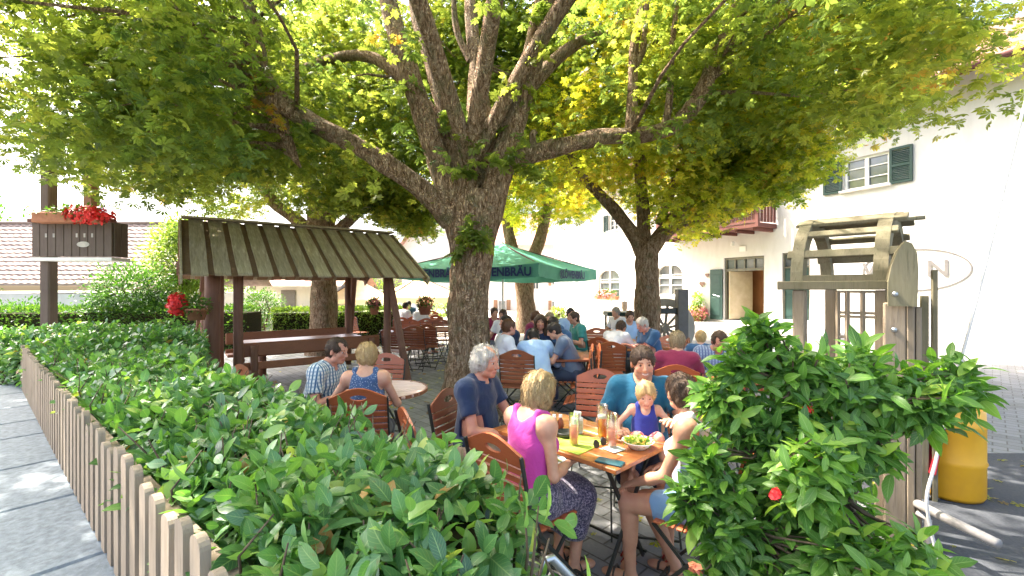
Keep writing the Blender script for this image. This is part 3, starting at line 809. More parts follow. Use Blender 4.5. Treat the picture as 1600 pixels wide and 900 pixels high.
BENCHW = wood('red_brown_plank', (.27, .095, .04), (.36, .14, .06), (.17, .06, .03), 0, 2, .38, .45, patch=(.2, .07, .03), bmp=.2)
CHAIRW = wood('orange_brown_slat', (.38, .085, .03), (.48, .13, .05), (.27, .055, .024), 0, 3, .36, .5, patch=(.38, .10, .035), bmp=.15)
CHAIRD = wood('dark_brown_slat', (.26, .075, .035), (.34, .11, .05), (.18, .05, .025), 0, 3, .4, .4, patch=(.2, .06, .03), bmp=.15)
TABLEW = wood('varnished_table_wood', (.34, .105, .032), (.46, .17, .055), (.24, .065, .024), 0, 2.2, .2, .55, patch=(.36, .12, .04), bmp=.1)
BLACKM = simple('black_steel', (.018, .022, .020), (.03, .034, .03), 20, .42, bmp=.05, spec=.5)
OLDWOOD = wood('weathered_mill_wood', (.17, .145, .095), (.25, .215, .15), (.10, .085, .055), 2, 3, .85, .12, patch=(.12, .13, .065), bmp=.7)
OLDPOST = wood('bleached_post_wood', (.24, .185, .13), (.33, .265, .20), (.16, .12, .085), 2, 2.5, .85, .12, patch=(.19, .15, .105), bmp=.7)
def plaster():
    m, nt, N, bs = nodes('white_plaster'); v = texco(nt, N, (1, 1, .25)); f = noise(nt, N, v, 2.6, 8, .65, .4); v2 = texco(nt, N); g = noise(nt, N, v2, 34, 4); h = noise(nt, N, v2, .7, 5)
    c = mix(nt, N, mapr(nt, N, f, .45, .75, 0, .55), (.60, .575, .545), (.46, .43, .39)); c = mix(nt, N, mapr(nt, N, h, .5, .72, 0, .4), c, (.50, .49, .47))
    lk(nt, c, bs.inputs['Base Color']); bs.inputs['Roughness'].default_value = .92; bs.inputs['Specular IOR Level'].default_value = .1; bump(nt, N, bs, g, .35, .006); return m
WHITE = plaster()
WHITEF = simple('white_window_paint', (.78, .76, .72), (.72, .70, .66), 5, .5, bmp=.05)
GREENP = simple('dark_green_paint', (.018, .052, .042), (.012, .038, .032), 6, .5, bmp=.1)
BALC = wood('dark_red_balcony_wood', (.11, .045, .038), (.15, .06, .05), (.07, .028, .025), 2, 2, .6, .2, patch=(.12, .05, .04))
GREENCANVAS = simple('green_canvas', (.11, .33, .26), (.09, .29, .225), 3, .75, bmp=.25, bd=.01, spec=.15)
INK = simple('dark_blue_ink', (.012, .03, .12), (.012, .03, .12), 4, .7, bmp=0)
STEEL = simple('galvanised_steel', (.46, .48, .50), (.34, .36, .38), 12, .35, bmp=.1, metal=.85)
GREYPAINT = simple('grey_pillar_paint', (.15, .14, .135), (.12, .11, .105), 8, .6, bmp=.15)
TERRA = simple('terracotta', (.42, .18, .10), (.32, .13, .07), 14, .85, bmp=.2)
CREAM = simple('cream_canvas', (.78, .62, .36), (.70, .54, .30), 3, .8, bmp=.2)
def glass_mat(name, tint=(.95, .97, .96), rough=.03, alpha=.25, ior=1.45):
    m, nt, N, bs = nodes(name)
    bs.inputs['Base Color'].default_value = (*tint, 1); bs.inputs['Transmission Weight'].default_value = 1
    bs.inputs['Roughness'].default_value = rough; bs.inputs['IOR'].default_value = ior; return m
def thin_glass(name, tint=(.93, .96, .95)):
    m, nt, N, bs = nodes(name); t = N.new('ShaderNodeBsdfTransparent'); t.inputs[0].default_value = (*tint, 1); g = N.new('ShaderNodeBsdfGlossy'); g.inputs['Roughness'].default_value = .04
    f = N.new('ShaderNodeLayerWeight'); f.inputs[0].default_value = .35; k = mapr(nt, N, f.outputs['Facing'], 0, 1, .03, .55); ms = N.new('ShaderNodeMixShader'); lk(nt, k, ms.inputs[0]); lk(nt, t.outputs[0], ms.inputs[1]); lk(nt, g.outputs[0], ms.inputs[2])
    lk(nt, ms.outputs[0], N['Material Output'].inputs['Surface']); return m
def liquid(name, c, clear=.35):
    m, nt, N, bs = nodes(name); bs.inputs['Base Color'].default_value = (*c, 1); bs.inputs['Roughness'].default_value = .08
    t = N.new('ShaderNodeBsdfTranslucent'); t.inputs[0].default_value = (*c, 1); tr = N.new('ShaderNodeBsdfTransparent'); tr.inputs[0].default_value = (*c, 1)
    a = N.new('ShaderNodeMixShader'); a.inputs[0].default_value = .55; lk(nt, bs.outputs[0], a.inputs[1]); lk(nt, t.outputs[0], a.inputs[2])
    b = N.new('ShaderNodeMixShader'); b.inputs[0].default_value = clear; lk(nt, a.outputs[0], b.inputs[1]); lk(nt, tr.outputs[0], b.inputs[2]); lk(nt, b.outputs[0], N['Material Output'].inputs['Surface']); return m
GLASS = thin_glass('clear_glass')
PANE = simple('dark_window_pane', (.06, .075, .085), (.11, .12, .12), 2, .08, bmp=.0, spec=.9)

# ================= ground
def ground():
    m, nt, N, bs = nodes('field'); v = texco(nt, N); f = noise(nt, N, v, .3, 8)
    r = ramp(N, [(.35, (.10, .14, .045)), (.65, (.20, .19, .11))]); lk(nt, f, r.inputs[0]); lk(nt, r.outputs[0], bs.inputs['Base Color']); bs.inputs['Roughness'].default_value = .95
    MB().add([(-300, -60, -.02), (300, -60, -.02), (300, 500, -.02), (-300, 500, -.02)], [(0, 1, 2, 3)]).build('ground', m); bpy.data.objects['ground']['kind'] = 'structure'
    # paved beer garden
    m, nt, N, bs = nodes('grey_block_paving'); v = texco(nt, N, rot=(0, 0, math.radians(47)))
    w = noise(nt, N, v, 3, 3)
    br = N.new('ShaderNodeTexBrick'); lk(nt, v, br.inputs['Vector']); br.inputs['Scale'].default_value = 1.0
    br.inputs['Brick Width'].default_value = .22; br.inputs['Row Height'].default_value = .145; br.inputs['Mortar Size'].default_value = .007
    br.inputs['Mortar Smooth'].default_value = .3; br.inputs['Bias'].default_value = -.35
    br.inputs['Color1'].default_value = (.22, .225, .235, 1); br.inputs['Color2'].default_value = (.085, .088, .098, 1); br.inputs['Mortar'].default_value = (.06, .058, .05, 1)
    f = noise(nt, N, v, 40, 6, .7); f2 = noise(nt, N, v, 1.6, 6)
    c = mix(nt, N, mapr(nt, N, f, .3, .7, 0, .4), br.outputs['Color'], (.34, .33, .31)); c = mix(nt, N, mapr(nt, N, f2, .5, .72, 0, .4), c, (.11, .10, .075))
    lk(nt, c, bs.inputs['Base Color']); bs.inputs['Roughness'].default_value = .8
    ad = N.new('ShaderNodeMath'); ad.operation = 'MULTIPLY_ADD'; lk(nt, f, ad.inputs[0]); ad.inputs[1].default_value = .25
    inv = mapr(nt, N, br.outputs['Fac'], 0, 1, 1, 0); lk(nt, inv, ad.inputs[2]); bump(nt, N, bs, ad.outputs[0], .7, .008)
    tag(MB().add([(-7.5, .9, 0), (14, .9, 0), (14, 32, 0), (-9, 32, 0), (-9, 8.5, 0)], [(0, 1, 2, 3, 4)]).build('paving', m), kind='structure')
    # far forecourt in front of the inn, sunlight put into its pale colour
    m2 = simple('sunlit_gravel', (.52, .47, .41), (.42, .38, .33), 12, .95, bmp=.3)
    tag(MB().add([(-9, 14.5, .005), (14, 14.5, .005), (14, 60, .005), (-9, 60, .005)], [(0, 1, 2, 3)]).build('forecourt', m2), kind='structure')
    m3 = simple('asphalt', (.13, .13, .13), (.17, .165, .16), 60, .9, bmp=.4)
    tag(MB().add([(-60, -20, .0), (-3.0, -20, .0), (-3.0, -2, 0), (-7.2, 3.5, .0), (-9.2, 12.5, 0), (-60, 20, .0)], [(0, 1, 2, 3, 4, 5)]).build('road', m3), kind='structure')
    m4 = simple('granite_slab', (.23, .27, .30), (.14, .165, .185), 30, .8, bmp=.5, bd=.006)
    tag(MB().add([(-3.0, -20, -.003), (14, -20, -.003), (14, .9, -.003), (-7.2, .9, -.003), (-7.2, 3.5, -.003), (-3, -2, -.003)], [(0, 1, 2, 3, 4, 5)]).build('pavement', m4), kind='structure')
    return m4
GRANITE = ground()

# ================= the hedge, the picket fence and its granite wall
FA = Vector((-.85, 1.19)); FD = Vector((-1.1, .91)).normalized(); FN = Vector((FD.y, -FD.x))   # FN points into the garden (+x,+y side)
if FN.y < 0: FN = -FN
def fp(s, off=0.0): p = FA + FD * s + FN * off; return p
def fence():
    rt = empty('picket_fence', (FA.x, FA.y, 0), 0, 'weathered grey brown picket fence with rounded tops along the laurel hedge', 'fence')
    L = lambda p, z: (p.x - FA.x, p.y - FA.y, z)
    s = -1.05; i = 0; R = random.Random(3)
    while s < 6.0:
        w = .076 + R.uniform(-.006, .006); top = 1.07 + R.uniform(-.022, .022); lean = R.uniform(-.022, .022)
        b = MB(); prof = []
        for a in np.linspace(0, PI, 9): prof.append((math.cos(a) * w / 2, (top - .028) + math.sin(a) * .028))
        poly = [(w / 2, .60), *prof, (-w / 2, .60)]
        poly = [(x + (y - .6) * lean, y) for x, y in poly]
        b.prism([(x, y) for x, y in poly], L(fp(s, -.022), 0), (FD.x, FD.y, 0), (0, 0, 1), (FN.x, FN.y, 0), .024)
        b.build('picket', GREYWOOD, rt); s += .134 + R.uniform(-.006, .006); i += 1
    for z in (.72, .97):
        MB().beam(L(fp(-1.1, .03), z), L(fp(6.0, .03), z), .045, .07, bev=.004).build('rail', GREYWOOD, rt)
    wl = empty('garden_wall', (FA.x, FA.y, 0), 0, 'low pale granite block wall under the picket fence', 'wall')
    s = -1.2; R = random.Random(5)
    while s < 6.2:
        l = R.uniform(.55, .85); a, b = fp(s + .006, -.13), fp(s + l - .006, -.13)
        MB().beam(L(a, .27), L(b, .27), .36, .50, bev=.015).build('base_stone', GRANITE, wl)
        MB().beam(L(fp(s + .004, -.15), .56), L(fp(s + l - .004, -.15), .56), .46, .07, bev=.012).build('coping_stone', GRANITE, wl)
        s += l
fence()
HEDGE_POLY = [(.06, .62), (.07, 1.10), (-.02, 1.48), (-.56, 1.95), (-1.67, 2.90), (-2.62, 3.72), (-3.15, 4.5), (-4.25, 6.15), (-5.0, 6.55), (-6.2, 6.3), (-6.9, 5.6)] + [tuple(fp(s, .05)) for s in (5.5, 4, 2.5, 1, 0, -.6, -1.0)]
def inpoly(x, y, poly):
    ins = np.zeros(len(x), bool); n = len(poly)
    for i in range(n):
        x1, y1 = poly[i]; x2, y2 = poly[(i + 1) % n]
        c = ((y1 > y) != (y2 > y)) & (x < (x2 - x1) * (y - y1) / (y2 - y1 + 1e-12) + x1); ins ^= c
    return ins
def polydist(x, y, poly):
    d = np.full(len(x), 9.); n = len(poly)
    for i in range(n):
        a = np.array(poly[i]); b = np.array(poly[(i + 1) % n]); ab = b - a
        t = np.clip(((x - a[0]) * ab[0] + (y - a[1]) * ab[1]) / (ab @ ab), 0, 1)
        d = np.minimum(d, np.hypot(x - a[0] - t * ab[0], y - a[1] - t * ab[1]))
    return d
def shoots(L, base, dirn, tv, tf, tuv, nleaf, size, tintf, spread=(.65, 1.42), length=.10):
    """rosettes: leaves spiral up each shoot. base,dirn (n,3)"""
    n = len(base); d = dirn / np.linalg.norm(dirn, axis=1, keepdims=True)
    fr = rot_from(d, rng.uniform(0, 6.28, n)); t0 = tintf(n)
    for k in range(nleaf):
        u = k / max(nleaf - 1, 1)
        az = k * 2.4 + rng.normal(0, .25, n); el = spread[1] + (spread[0] - spread[1]) * u + rng.normal(0, .16, n)
        loc = np.stack([np.cos(az) * np.sin(el), np.sin(az) * np.sin(el), np.cos(el)], 1)
        ld = np.einsum('nij,nj->ni', fr, loc); R = frame_dir(ld, d + rng.normal(0, .12, (n, 3)))
        pos = base + d * (length * (u - 1))[:, None] if np.ndim(length) else base + d * (length * (u - 1))
        sz = size * rng.uniform(.55, 1.25, n) * (1 - .25 * u)
        tint = np.clip(t0 + .25 * u * 0 + rng.normal(0, .10, n), 0, .97)
        old = rng.random(n) < .006; tint[old] = 1.0
        L.add(*scatter(tv, tf, R, pos, sz, tint, tuv))
def hedge():
    rt = empty('laurel_hedge', (-1.6, 2.6, 0), 0, 'broad glossy green laurel hedge running along the picket fence in the foreground', 'hedge')
    off = np.array([-1.6, 2.6, 0])
    # core: dark twiggy mass
    P = HEDGE_POLY
    b = MB(); n = len(P); cx = sum(p[0] for p in P) / n; cy = sum(p[1] for p in P) / n
    def inset(p, i, a):
        p0 = Vector(P[i - 1]); p1 = Vector(P[i]); p2 = Vector(P[(i + 1) % n]); e = ((p1 - p0).normalized() + (p2 - p1).normalized())
        nn = Vector((-e.y, e.x)).normalized(); return Vector(p) + nn * a
    ins = [inset(P[i], i, .10) for i in range(n)]
    if not inpoly(np.array([ins[3].x]), np.array([ins[3].y]), P)[0]: ins = [inset(P[i], i, -.10) for i in range(n)]
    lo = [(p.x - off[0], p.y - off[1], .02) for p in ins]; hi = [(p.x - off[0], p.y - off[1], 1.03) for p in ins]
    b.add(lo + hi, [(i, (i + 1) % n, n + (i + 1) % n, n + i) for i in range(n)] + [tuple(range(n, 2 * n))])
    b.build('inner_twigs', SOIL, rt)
    tv, tf, tuv = blade(.255, 7, .22, .045); tl, tfl, tul = blade(.26, 3, .22, .05)
    L = Leaves(); tint = lambda n: np.clip(rng.beta(2.0, 2.4, n), 0, 1)
    # top
    N = 26000; x = rng.uniform(-8, .3, N); y = rng.uniform(.3, 7, N); ok = inpoly(x, y, P); x, y = x[ok], y[ok]
    d = np.hypot(x, y); keep = rng.random(len(x)) < np.where(d < 2.6, 1, .95); x, y = x[keep], y[keep]
    ed = polydist(x, y, P); hump = .035 * np.sin(x * 5.1 + 1) * np.sin(y * 4.3) + .03 * np.sin(x * 2.1 - y * 3.2)
    z = 1.125 + hump - .10 * np.exp(-(ed / .09) ** 2) + rng.normal(0, .028, len(x)) - (rng.random(len(x)) ** 2) * .09 + .03*(y > 4.2)
    z = z - .14 * ((y > 4.35) & (y < 4.75))
    base = np.stack([x, y, z], 1)
    dn = np.stack([rng.normal(0, .38, len(x)), rng.normal(0, .38, len(x)), np.ones(len(x))], 1)
    near = np.hypot(x, y) < 2.6
    shoots(L, base[near] - off, dn[near], tv, tf, tuv, 7, .090, tint); shoots(L, base[~near] - off, dn[~near], tl, tfl, tul, 6, .092, tint)
    # sides
    for i in range(len(P)):
        a = np.array(P[i]); c = np.array(P[(i + 1) % len(P)]); l = np.linalg.norm(c - a); e = (c - a) / l
        nn = np.array([e[1], -e[0]]);
        if inpoly(np.array([(a[0] + c[0]) / 2 + nn[0] * .05]), np.array([(a[1] + c[1]) / 2 + nn[1] * .05]), P)[0]: nn = -nn
        infence = i >= 10
        k = int(l * (230 if not infence else 150)); s = rng.uniform(0, l, k); zz = rng.uniform(.12 if not infence else .62, 1.10, k)
        pos = np.stack([a[0] + e[0] * s + nn[0] * .0, a[1] + e[1] * s + nn[1] * .0, zz], 1) + rng.normal(0, .03, (k, 3))
        if infence: pos[:, :2] -= nn * .06
        dd = np.stack([nn[0] + rng.normal(0, .4, k), nn[1] + rng.normal(0, .4, k), rng.uniform(-.1, .9, k)], 1)
        hi_ = math.hypot(*a) < 2.2
        shoots(L, pos - off, dd, *( (tv, tf, tuv) if hi_ else (tl, tfl, tul)), 5, .098, tint)
    L.build('leaves', LF_LAUREL, rt, True)
    # upright bare twigs among the leaves
    t = MB(); R = random.Random(9)
    for _ in range(260):
        for _t in range(30):
            x, y = R.uniform(-4, .2), R.uniform(.6, 4.5)
            if inpoly(np.array([x]), np.array([y]), P)[0]: break
        t.tube([(x - off[0], y - off[1], .85), (x - off[0] + R.uniform(-.05, .05), y - off[1] + R.uniform(-.05, .05), 1.05), (x - off[0] + R.uniform(-.08, .08), y - off[1] + R.uniform(-.08, .08), 1.16)], [.005, .004, .002], 5)
    t.build('twigs', TWIG, rt, True)
hedge()

# ================= trees
def cat(pts, n=6):
    pts = [Vector(p) for p in pts]; out = []
    P = [pts[0] * 2 - pts[1]] + pts + [pts[-1] * 2 - pts[-2]]
    for i in range(1, len(P) - 2):
        for k in range(n):
            t = k / n; a, b, c, d = P[i - 1], P[i], P[i + 1], P[i + 2]
            out.append(.5 * ((2 * b) + (c - a) * t + (2 * a - 5 * b + 4 * c - d) * t * t + (3 * b - a - 3 * c + d) * t ** 3))
    out.append(pts[-1]); return out
def limb(b, pts, rads, n=18, rough=.07, seed=0, sub=7):
    cp = cat(pts, sub); m = len(cp); rr = np.interp(np.linspace(0, len(rads) - 1, m), range(len(rads)), rads)
    vs = []; fs = []; prev = None
    for i, p in enumerate(cp):
        d = (cp[min(i + 1, m - 1)] - cp[max(i - 1, 0)]).normalized()
        x = d.cross(Vector((.2, .35, 1))) if prev is None else prev - d * prev.dot(d)
        if x.length < .05: x = d.cross(Vector((1, 0, 0)))
        x.normalize(); prev = x; y = d.cross(x)
        for k in range(n):
            t = 2 * PI * k / n
            q = rough * 1.15 * (math.sin(3 * t + i * .22 + seed) + .35 * math.sin(9 * t + i * .9 + seed) + .9 * max(0, math.sin(i * .47 + seed * 3)) ** 6 * math.cos(t - seed) + .6 * math.sin(5 * t - i * .35 + seed * 2) + .5 * math.sin(i * .8 + 2 * t + seed))
            vs.append(p + (x * math.cos(t) + y * math.sin(t)) * rr[i] * (1 + q))
    for i in range(m - 1):
        for k in range(n):
            k2 = (k + 1) % n; fs.append((i * n + k, i * n + k2, (i + 1) * n + k2, (i + 1) * n + k))
    fs.append(tuple((m - 1) * n + k for k in range(n)))
    b.add(vs, fs); return cp
def crown(rt, org, clumps, leafmat, per=14, spread=.34, size=.16, tint=None, lo=False, name='crown', tilt=.62):
    n = len(clumps); c = np.repeat(clumps, per, 0); N = len(c)
    dv = rng.normal(0, 1, (N, 3)); dv /= np.linalg.norm(dv, axis=1, keepdims=True); dv *= (rng.random((N, 1)) ** .5) * spread; dv[:, 2] *= .75
    pos = c + dv; pos[:, 2] -= .15 * (dv[:, 0] ** 2 + dv[:, 1] ** 2) / spread
    nrm = np.stack([dv[:, 0] / spread * .55, dv[:, 1] / spread * .55, np.ones(N)], 1) + rng.normal(0, tilt, (N, 3)); nrm[:, 2] = np.abs(nrm[:, 2]) + .15
    R = rot_from(nrm, rng.uniform(0, 6.28, N)); tv, tf = palmate_lo() if lo else palmate()
    base = np.repeat(tint(clumps) if tint else rng.beta(2, 2.5, n) * .9, per); tt = np.clip(base + rng.normal(0, .10, N), 0, 1)
    V, Fa, T, _ = scatter(tv, tf, R, pos - org, size * rng.uniform(.65, 1.2, N), tt)
    return np_mesh(name, V, Fa, leafmat, rt, False, T)
def shell(n, c, r, lo, hi, zmin, keep=None):
    out = []
    while len(out) < n:
        v = rng.normal(0, 1, (n * 2, 3)); v /= np.linalg.norm(v, axis=1, keepdims=True)
        rad = lo + (hi - lo) * rng.random((n * 2, 1)) ** .8
        p = np.array(c) + v * rad * np.array(r); lump = 1 + .10 * np.sin(p[:, :1] * 1.7 + 1) * np.sin(p[:, 1:2] * 1.4) ; p = np.array(c) + (p - np.array(c)) * lump
        ok = p[:, 2] > (zmin(p) if callable(zmin) else zmin)
        if keep is not None: ok &= keep(p)
        out += list(p[ok])
    return np.array(out[:n])
def twigs(b, src, dst, R, r0=.03):
    """fine branches from limb points to a sample of clumps"""
    src = np.array([tuple(s) for s in src])
    for q in dst:
        d = np.linalg.norm(src - q, axis=1) + np.maximum(0, src[:, 2] - q[2]) * .5; s = Vector(src[np.argmin(d)]); e = Vector(q); l = (e - s).length
        if l < .3 or l > 4.5: continue
        m = s.lerp(e, .5) + Vector((R.uniform(-.12, .12), R.uniform(-.12, .12), R.uniform(.0, .22))) * l
        q1 = s.lerp(m, .55) + Vector((R.uniform(-.05, .05), R.uniform(-.05, .05), R.uniform(-.04, .08))) * l
        b.tube([s, q1, m, m.lerp(e, .5) + Vector((0, 0, .05 * l)), e], [r0 * min(1, l / 2.5) + .004, r0 * .7, r0 * .5, r0 * .35, .005], 6)
def relo(b, org): b.v = [(v[0] - org[0], v[1] - org[1], v[2] - org[2]) for v in b.v]

def main_tree():
    zt = 6.0; o = at(736, zt); org = np.array([o.x, o.y, 0]); rt = empty('chestnut_tree', (o.x, o.y, 0), 0, 'big old chestnut with thick forked brown trunk standing in the middle of the tables', 'tree')
    b = MB(); src = []
    q = lambda px, py, z=zt: pt(px, py, z)
    trunk = [Vector((o.x - .05, o.y, -.1)), Vector((o.x - .04, o.y, .25)), q(733, 560), q(734, 480), q(737, 410), q(742, 345), q(748, 300)]
    limb(b, trunk, [.47, .37, .285, .268, .268, .30, .27], 32, .05, 1, 8)
    for a in range(7):       # root flare
        t = a * .9 + .3; limb(b, [Vector((o.x + math.cos(t) * .18, o.y + math.sin(t) * .18, .55)), Vector((o.x + math.cos(t) * .38, o.y + math.sin(t) * .38, .16)), Vector((o.x + math.cos(t) * .62, o.y + math.sin(t) * .62, -.06))], [.13, .11, .04], 10, .08, a)
    S = lambda *a, **k: src.extend(limb(b, *a, **k))
    S([q(722, 395), q(712, 330), q(690, 262), q(664, 185), q(634, 105), q(612, 25, 6.2), q(598, -60, 6.5), q(570, -160, 6.9)], [.17, .165, .155, .145, .14, .125, .10, .07], n=20, seed=2)
    S([q(736, 360), q(728, 290, 6.05), q(706, 205, 6.15), q(680, 110, 6.3), q(655, 30, 6.5), q(640, -90, 6.8), q(655, -220, 7.2)], [.18, .165, .14, .125, .11, .09, .06], n=20, seed=3)
    S([q(752, 380), q(768, 315), q(786, 255), q(804, 190), q(822, 120), q(842, 45, 5.9), q(862, -50, 5.8), q(900, -170, 5.6)], [.175, .175, .17, .165, .155, .14, .11, .08], n=20, seed=4)
    S([q(745, 350, 6.1), q(752, 270, 6.3), q(758, 200, 6.5), q(744, 100, 6.8), q(735, 0, 7.1), q(740, -120, 7.4)], [.15, .13, .115, .10, .09, .06], n=16, seed=5)
    S([q(706, 345), q(668, 305, 5.95), q(612, 262, 5.85), q(556, 226, 5.75), q(500, 197, 5.7), q(452, 172, 5.65), q(422, 146, 5.65), q(404, 104, 5.65), q(396, 50, 5.7), q(372, -30, 5.8), q(340, -120, 6.0)], [.15, .135, .12, .115, .11, .115, .15, .12, .095, .085, .06], n=18, rough=.1, seed=6)
    S([q(430, 165, 5.65), q(455, 235, 5.8), q(470, 262, 5.85)], [.09, .06, .015], n=12, rough=.12, seed=16)
    S([q(800, 250), q(842, 238, 5.95), q(890, 226, 5.9), q(945, 214, 5.9), q(1000, 210, 5.9), q(1052, 196, 5.9), q(1088, 158, 5.9), q(1112, 110, 5.9), q(1136, 50, 6.0), q(1172, -30, 6.2), q(1230, -120, 6.4)], [.11, .115, .105, .10, .10, .095, .105, .10, .085, .07, .05], n=18, rough=.09, seed=7)
    S([q(985, 206, 5.9), q(988, 160, 5.95), q(990, 80, 6.1), q(1003, 0, 6.3), q(1010, -100, 6.5)], [.075, .07, .06, .05, .03], n=12, seed=8)
    S([q(990, 110, 6.1), q(1005, 70, 6.1), q(1012, -10, 6.2)], [.05, .045, .03], n=10, seed=18)
    S([q(1040, 200, 5.9), q(1046, 150, 5.9), q(1050, 70, 6.0), q(1062, -20, 6.1)], [.05, .045, .04, .03], n=12, seed=9)
    S([q(735, 95, 6.8), q(712, 40, 6.9), q(708, -40, 7.0)], [.06, .05, .03], n=10, seed=11)
    S([q(838, 250), q(832, 212), q(838, 205)], [.05, .045, .03], n=10, seed=12)
    # upper scaffold reaching over the camera
    top = [Vector((o.x + math.cos(a) * r, o.y + math.sin(a) * r, h)) for a, r, h in ((-1.2, 3.6, 6.6), (-2.1, 3.8, 6.6), (-.4, 3.8, 6.3), (2.6, 4.2, 5.6), (1.6, 3.5, 6.2), (.5, 4.0, 6.0))]
    for i, tpt in enumerate(top):
        a = Vector((o.x, o.y, 3.4)); S([a, a.lerp(tpt, .45) + Vector((0, 0, .9)), tpt, tpt + (tpt - a) * .25 + Vector((0, 0, -.3))], [.11, .09, .06, .025], n=10, seed=20 + i)
    # clumps
    C = (o.x + .1, 6.1, 5.9)
    def keep(p):
        x, y, z = p.T; r = np.hypot(x - o.x, y - o.y)
        pyy = YH - (z - CH) * F / np.maximum(y, .2)
        front = y < 5.6
        ok = ~(front & (y > .2) & (pyy > 20 + 14 * np.sin(x * 3 + y * 2)) )                      # underside over the viewer is open
        ok |= front & (z > CH + .70 * np.maximum(y, 0) + .25)
        ok &= ~((y < 4.3) & (z < CH + .70 * np.maximum(y, 0) + .25))
        ok &= ~((r < 2.0) & (z < 5.4))
        left = (x < -2.0) & (y > 4.2) & (z > 2.9 + .12 * (x + 2) * 0) & (x / np.maximum(y, .1) < -.45); right = (x > 2.6) & (y > 4.2) & (z > 3.4)
        ok |= (left | right) & (r > 2.6)
        px = 800 + x / np.maximum(y, .2) * F
        under = np.interp(px, [-300, 0, 127, 280, 330, 480, 640, 700, 860, 1000, 1200, 1330, 1420, 1500, 1700, 2200], [240, 265, 285, 305, 290, 255, 280, 230, 225, 200, 235, 215, 190, 150, 125, 60])
        ok &= ~((y > .2) & (pyy > under + 8 * np.sin(x * 9) ))
        return ok
    c1 = shell(1950, C, (7.4, 6.6, 3.7), .62, 1.06, 2.9, keep)
    c2 = shell(400, (o.x - 3.9, 6.3, 4.5), (3.4, 3.0, 1.9), .3, 1.0, 3.0, keep)
    c3 = shell(260, (o.x + 4.0, 6.6, 5.2), (3.0, 2.6, 1.6), .3, 1.0, 3.4, keep)
    c5 = shell(700, (o.x + .2, 10.0, 7.2), (4.4, 2.0, 3.4), .1, 1.0, 4.2, lambda p: (np.hypot(p[:, 0] - o.x, p[:, 1] - o.y) > 2.4))
    cl = np.concatenate([c1, c2, c3]); cl = cl[(cl[:, 2] < 7.0) | (rng.random(len(cl)) < .6)]; cl = np.concatenate([cl, c5])
    R = random.Random(4); twigs(b, src, cl[rng.choice(len(cl), 210, replace=False)], R)
    relo(b, org); b.build('trunk', BARK, rt, True)
    def tint(c):
        t = rng.beta(2.2, 2.8, len(c)) * .85; t += .25 * np.clip((c[:, 0] - 2.0) / 3, 0, 1); return np.clip(t, 0, .98)
    crown(rt, org, cl, LF_GREEN, 31, .43, .100, tint)
    sp = np.array([tuple(v_) for v_ in src if 3.4 < v_.z < 6.5 and v_.y < 6.6]); k_ = rng.choice(len(sp), 80); cl2 = sp[k_] + rng.normal(0, .30, (80, 3)) + np.array([0, -.12, .0])
    crown(rt, org, cl2, LF_GREEN, 9, .24, .115, lambda c: rng.beta(2, 3, len(c)) * .8, name='inner_leaves', tilt=.6)
    # water shoots and tufts sitting on trunk and fork
    tf = np.array([tuple(pt(px, py, z)) for px, py, z in ((728, 366, 5.66), (742, 378, 5.62), (756, 384, 5.66), (716, 398, 5.72), (735, 350, 5.68), (750, 365, 5.62), (722, 385, 5.66), (770, 245, 5.7), (785, 252, 5.66), (800, 243, 5.75), (815, 262, 5.8), (835, 268, 5.75), (718, 262, 5.75), (730, 268, 5.8), (640, 132, 5.85), (652, 60, 6.0), (700, 180, 5.95), (830, 30, 5.7), (845, 12, 5.65), (776, 200, 5.9), (470, 200, 5.5), (985, 215, 5.75), (1060, 190, 5.7))])
    for q_ in tf: crown(rt, org, q_[None], LF_GREEN, 10, .12, .125, lambda c: np.full(len(c), .35), name='leaf_tuft', tilt=.6)
    tf = np.array([tuple(pt(px, py, 5.5)) for px, py in ((405, 125), (415, 145), (400, 160), (425, 170), (438, 190), (620, 62), (585, 60))])
    for q_ in tf: crown(rt, org, q_[None], LF_GREEN, 16, .09, .06, lambda c: np.full(len(c), .93), name='leaf_tuft', tilt=.8)
    del tf
main_tree()

def side_tree(px, z, base_r, limbs, shells, mat, tint, label, per=12, size=.165, lo=True, seed=0, nt=90):
    o = at(px, z); org = np.array([o.x, o.y, 0]); rt = empty('chestnut_tree', (o.x, o.y, 0), 0, label, 'tree')
    b = MB(); src = []
    for i, (pp, rr) in enumerate(limbs): src += limb(b, [pt(*p) if len(p) == 3 else pt(*p, z) for p in pp], rr, 18 if i == 0 else 12, .06, seed + i)
    cl = np.concatenate([shell(*s) for s in shells])
    twigs(b, src[8:], cl[rng.choice(len(cl), nt, replace=False)], random.Random(seed), .035)
    relo(b, org); b.build('trunk', BARK, rt, True); crown(rt, org, cl, mat, per, .38, size, tint, lo)
def above(*pts):     # height floor given as rows of the underside across columns
    xs = [p[0] for p in pts]; ys = [p[1] for p in pts]
    def k(p):
        x, y, z = p.T; px = 800 + x / y * F; py = YH - (z - CH) * F / y
        return py < np.interp(px, xs, ys) + 7 * np.sin(x * 7)
    return k
gb = lambda z: 450 + CH * F / z
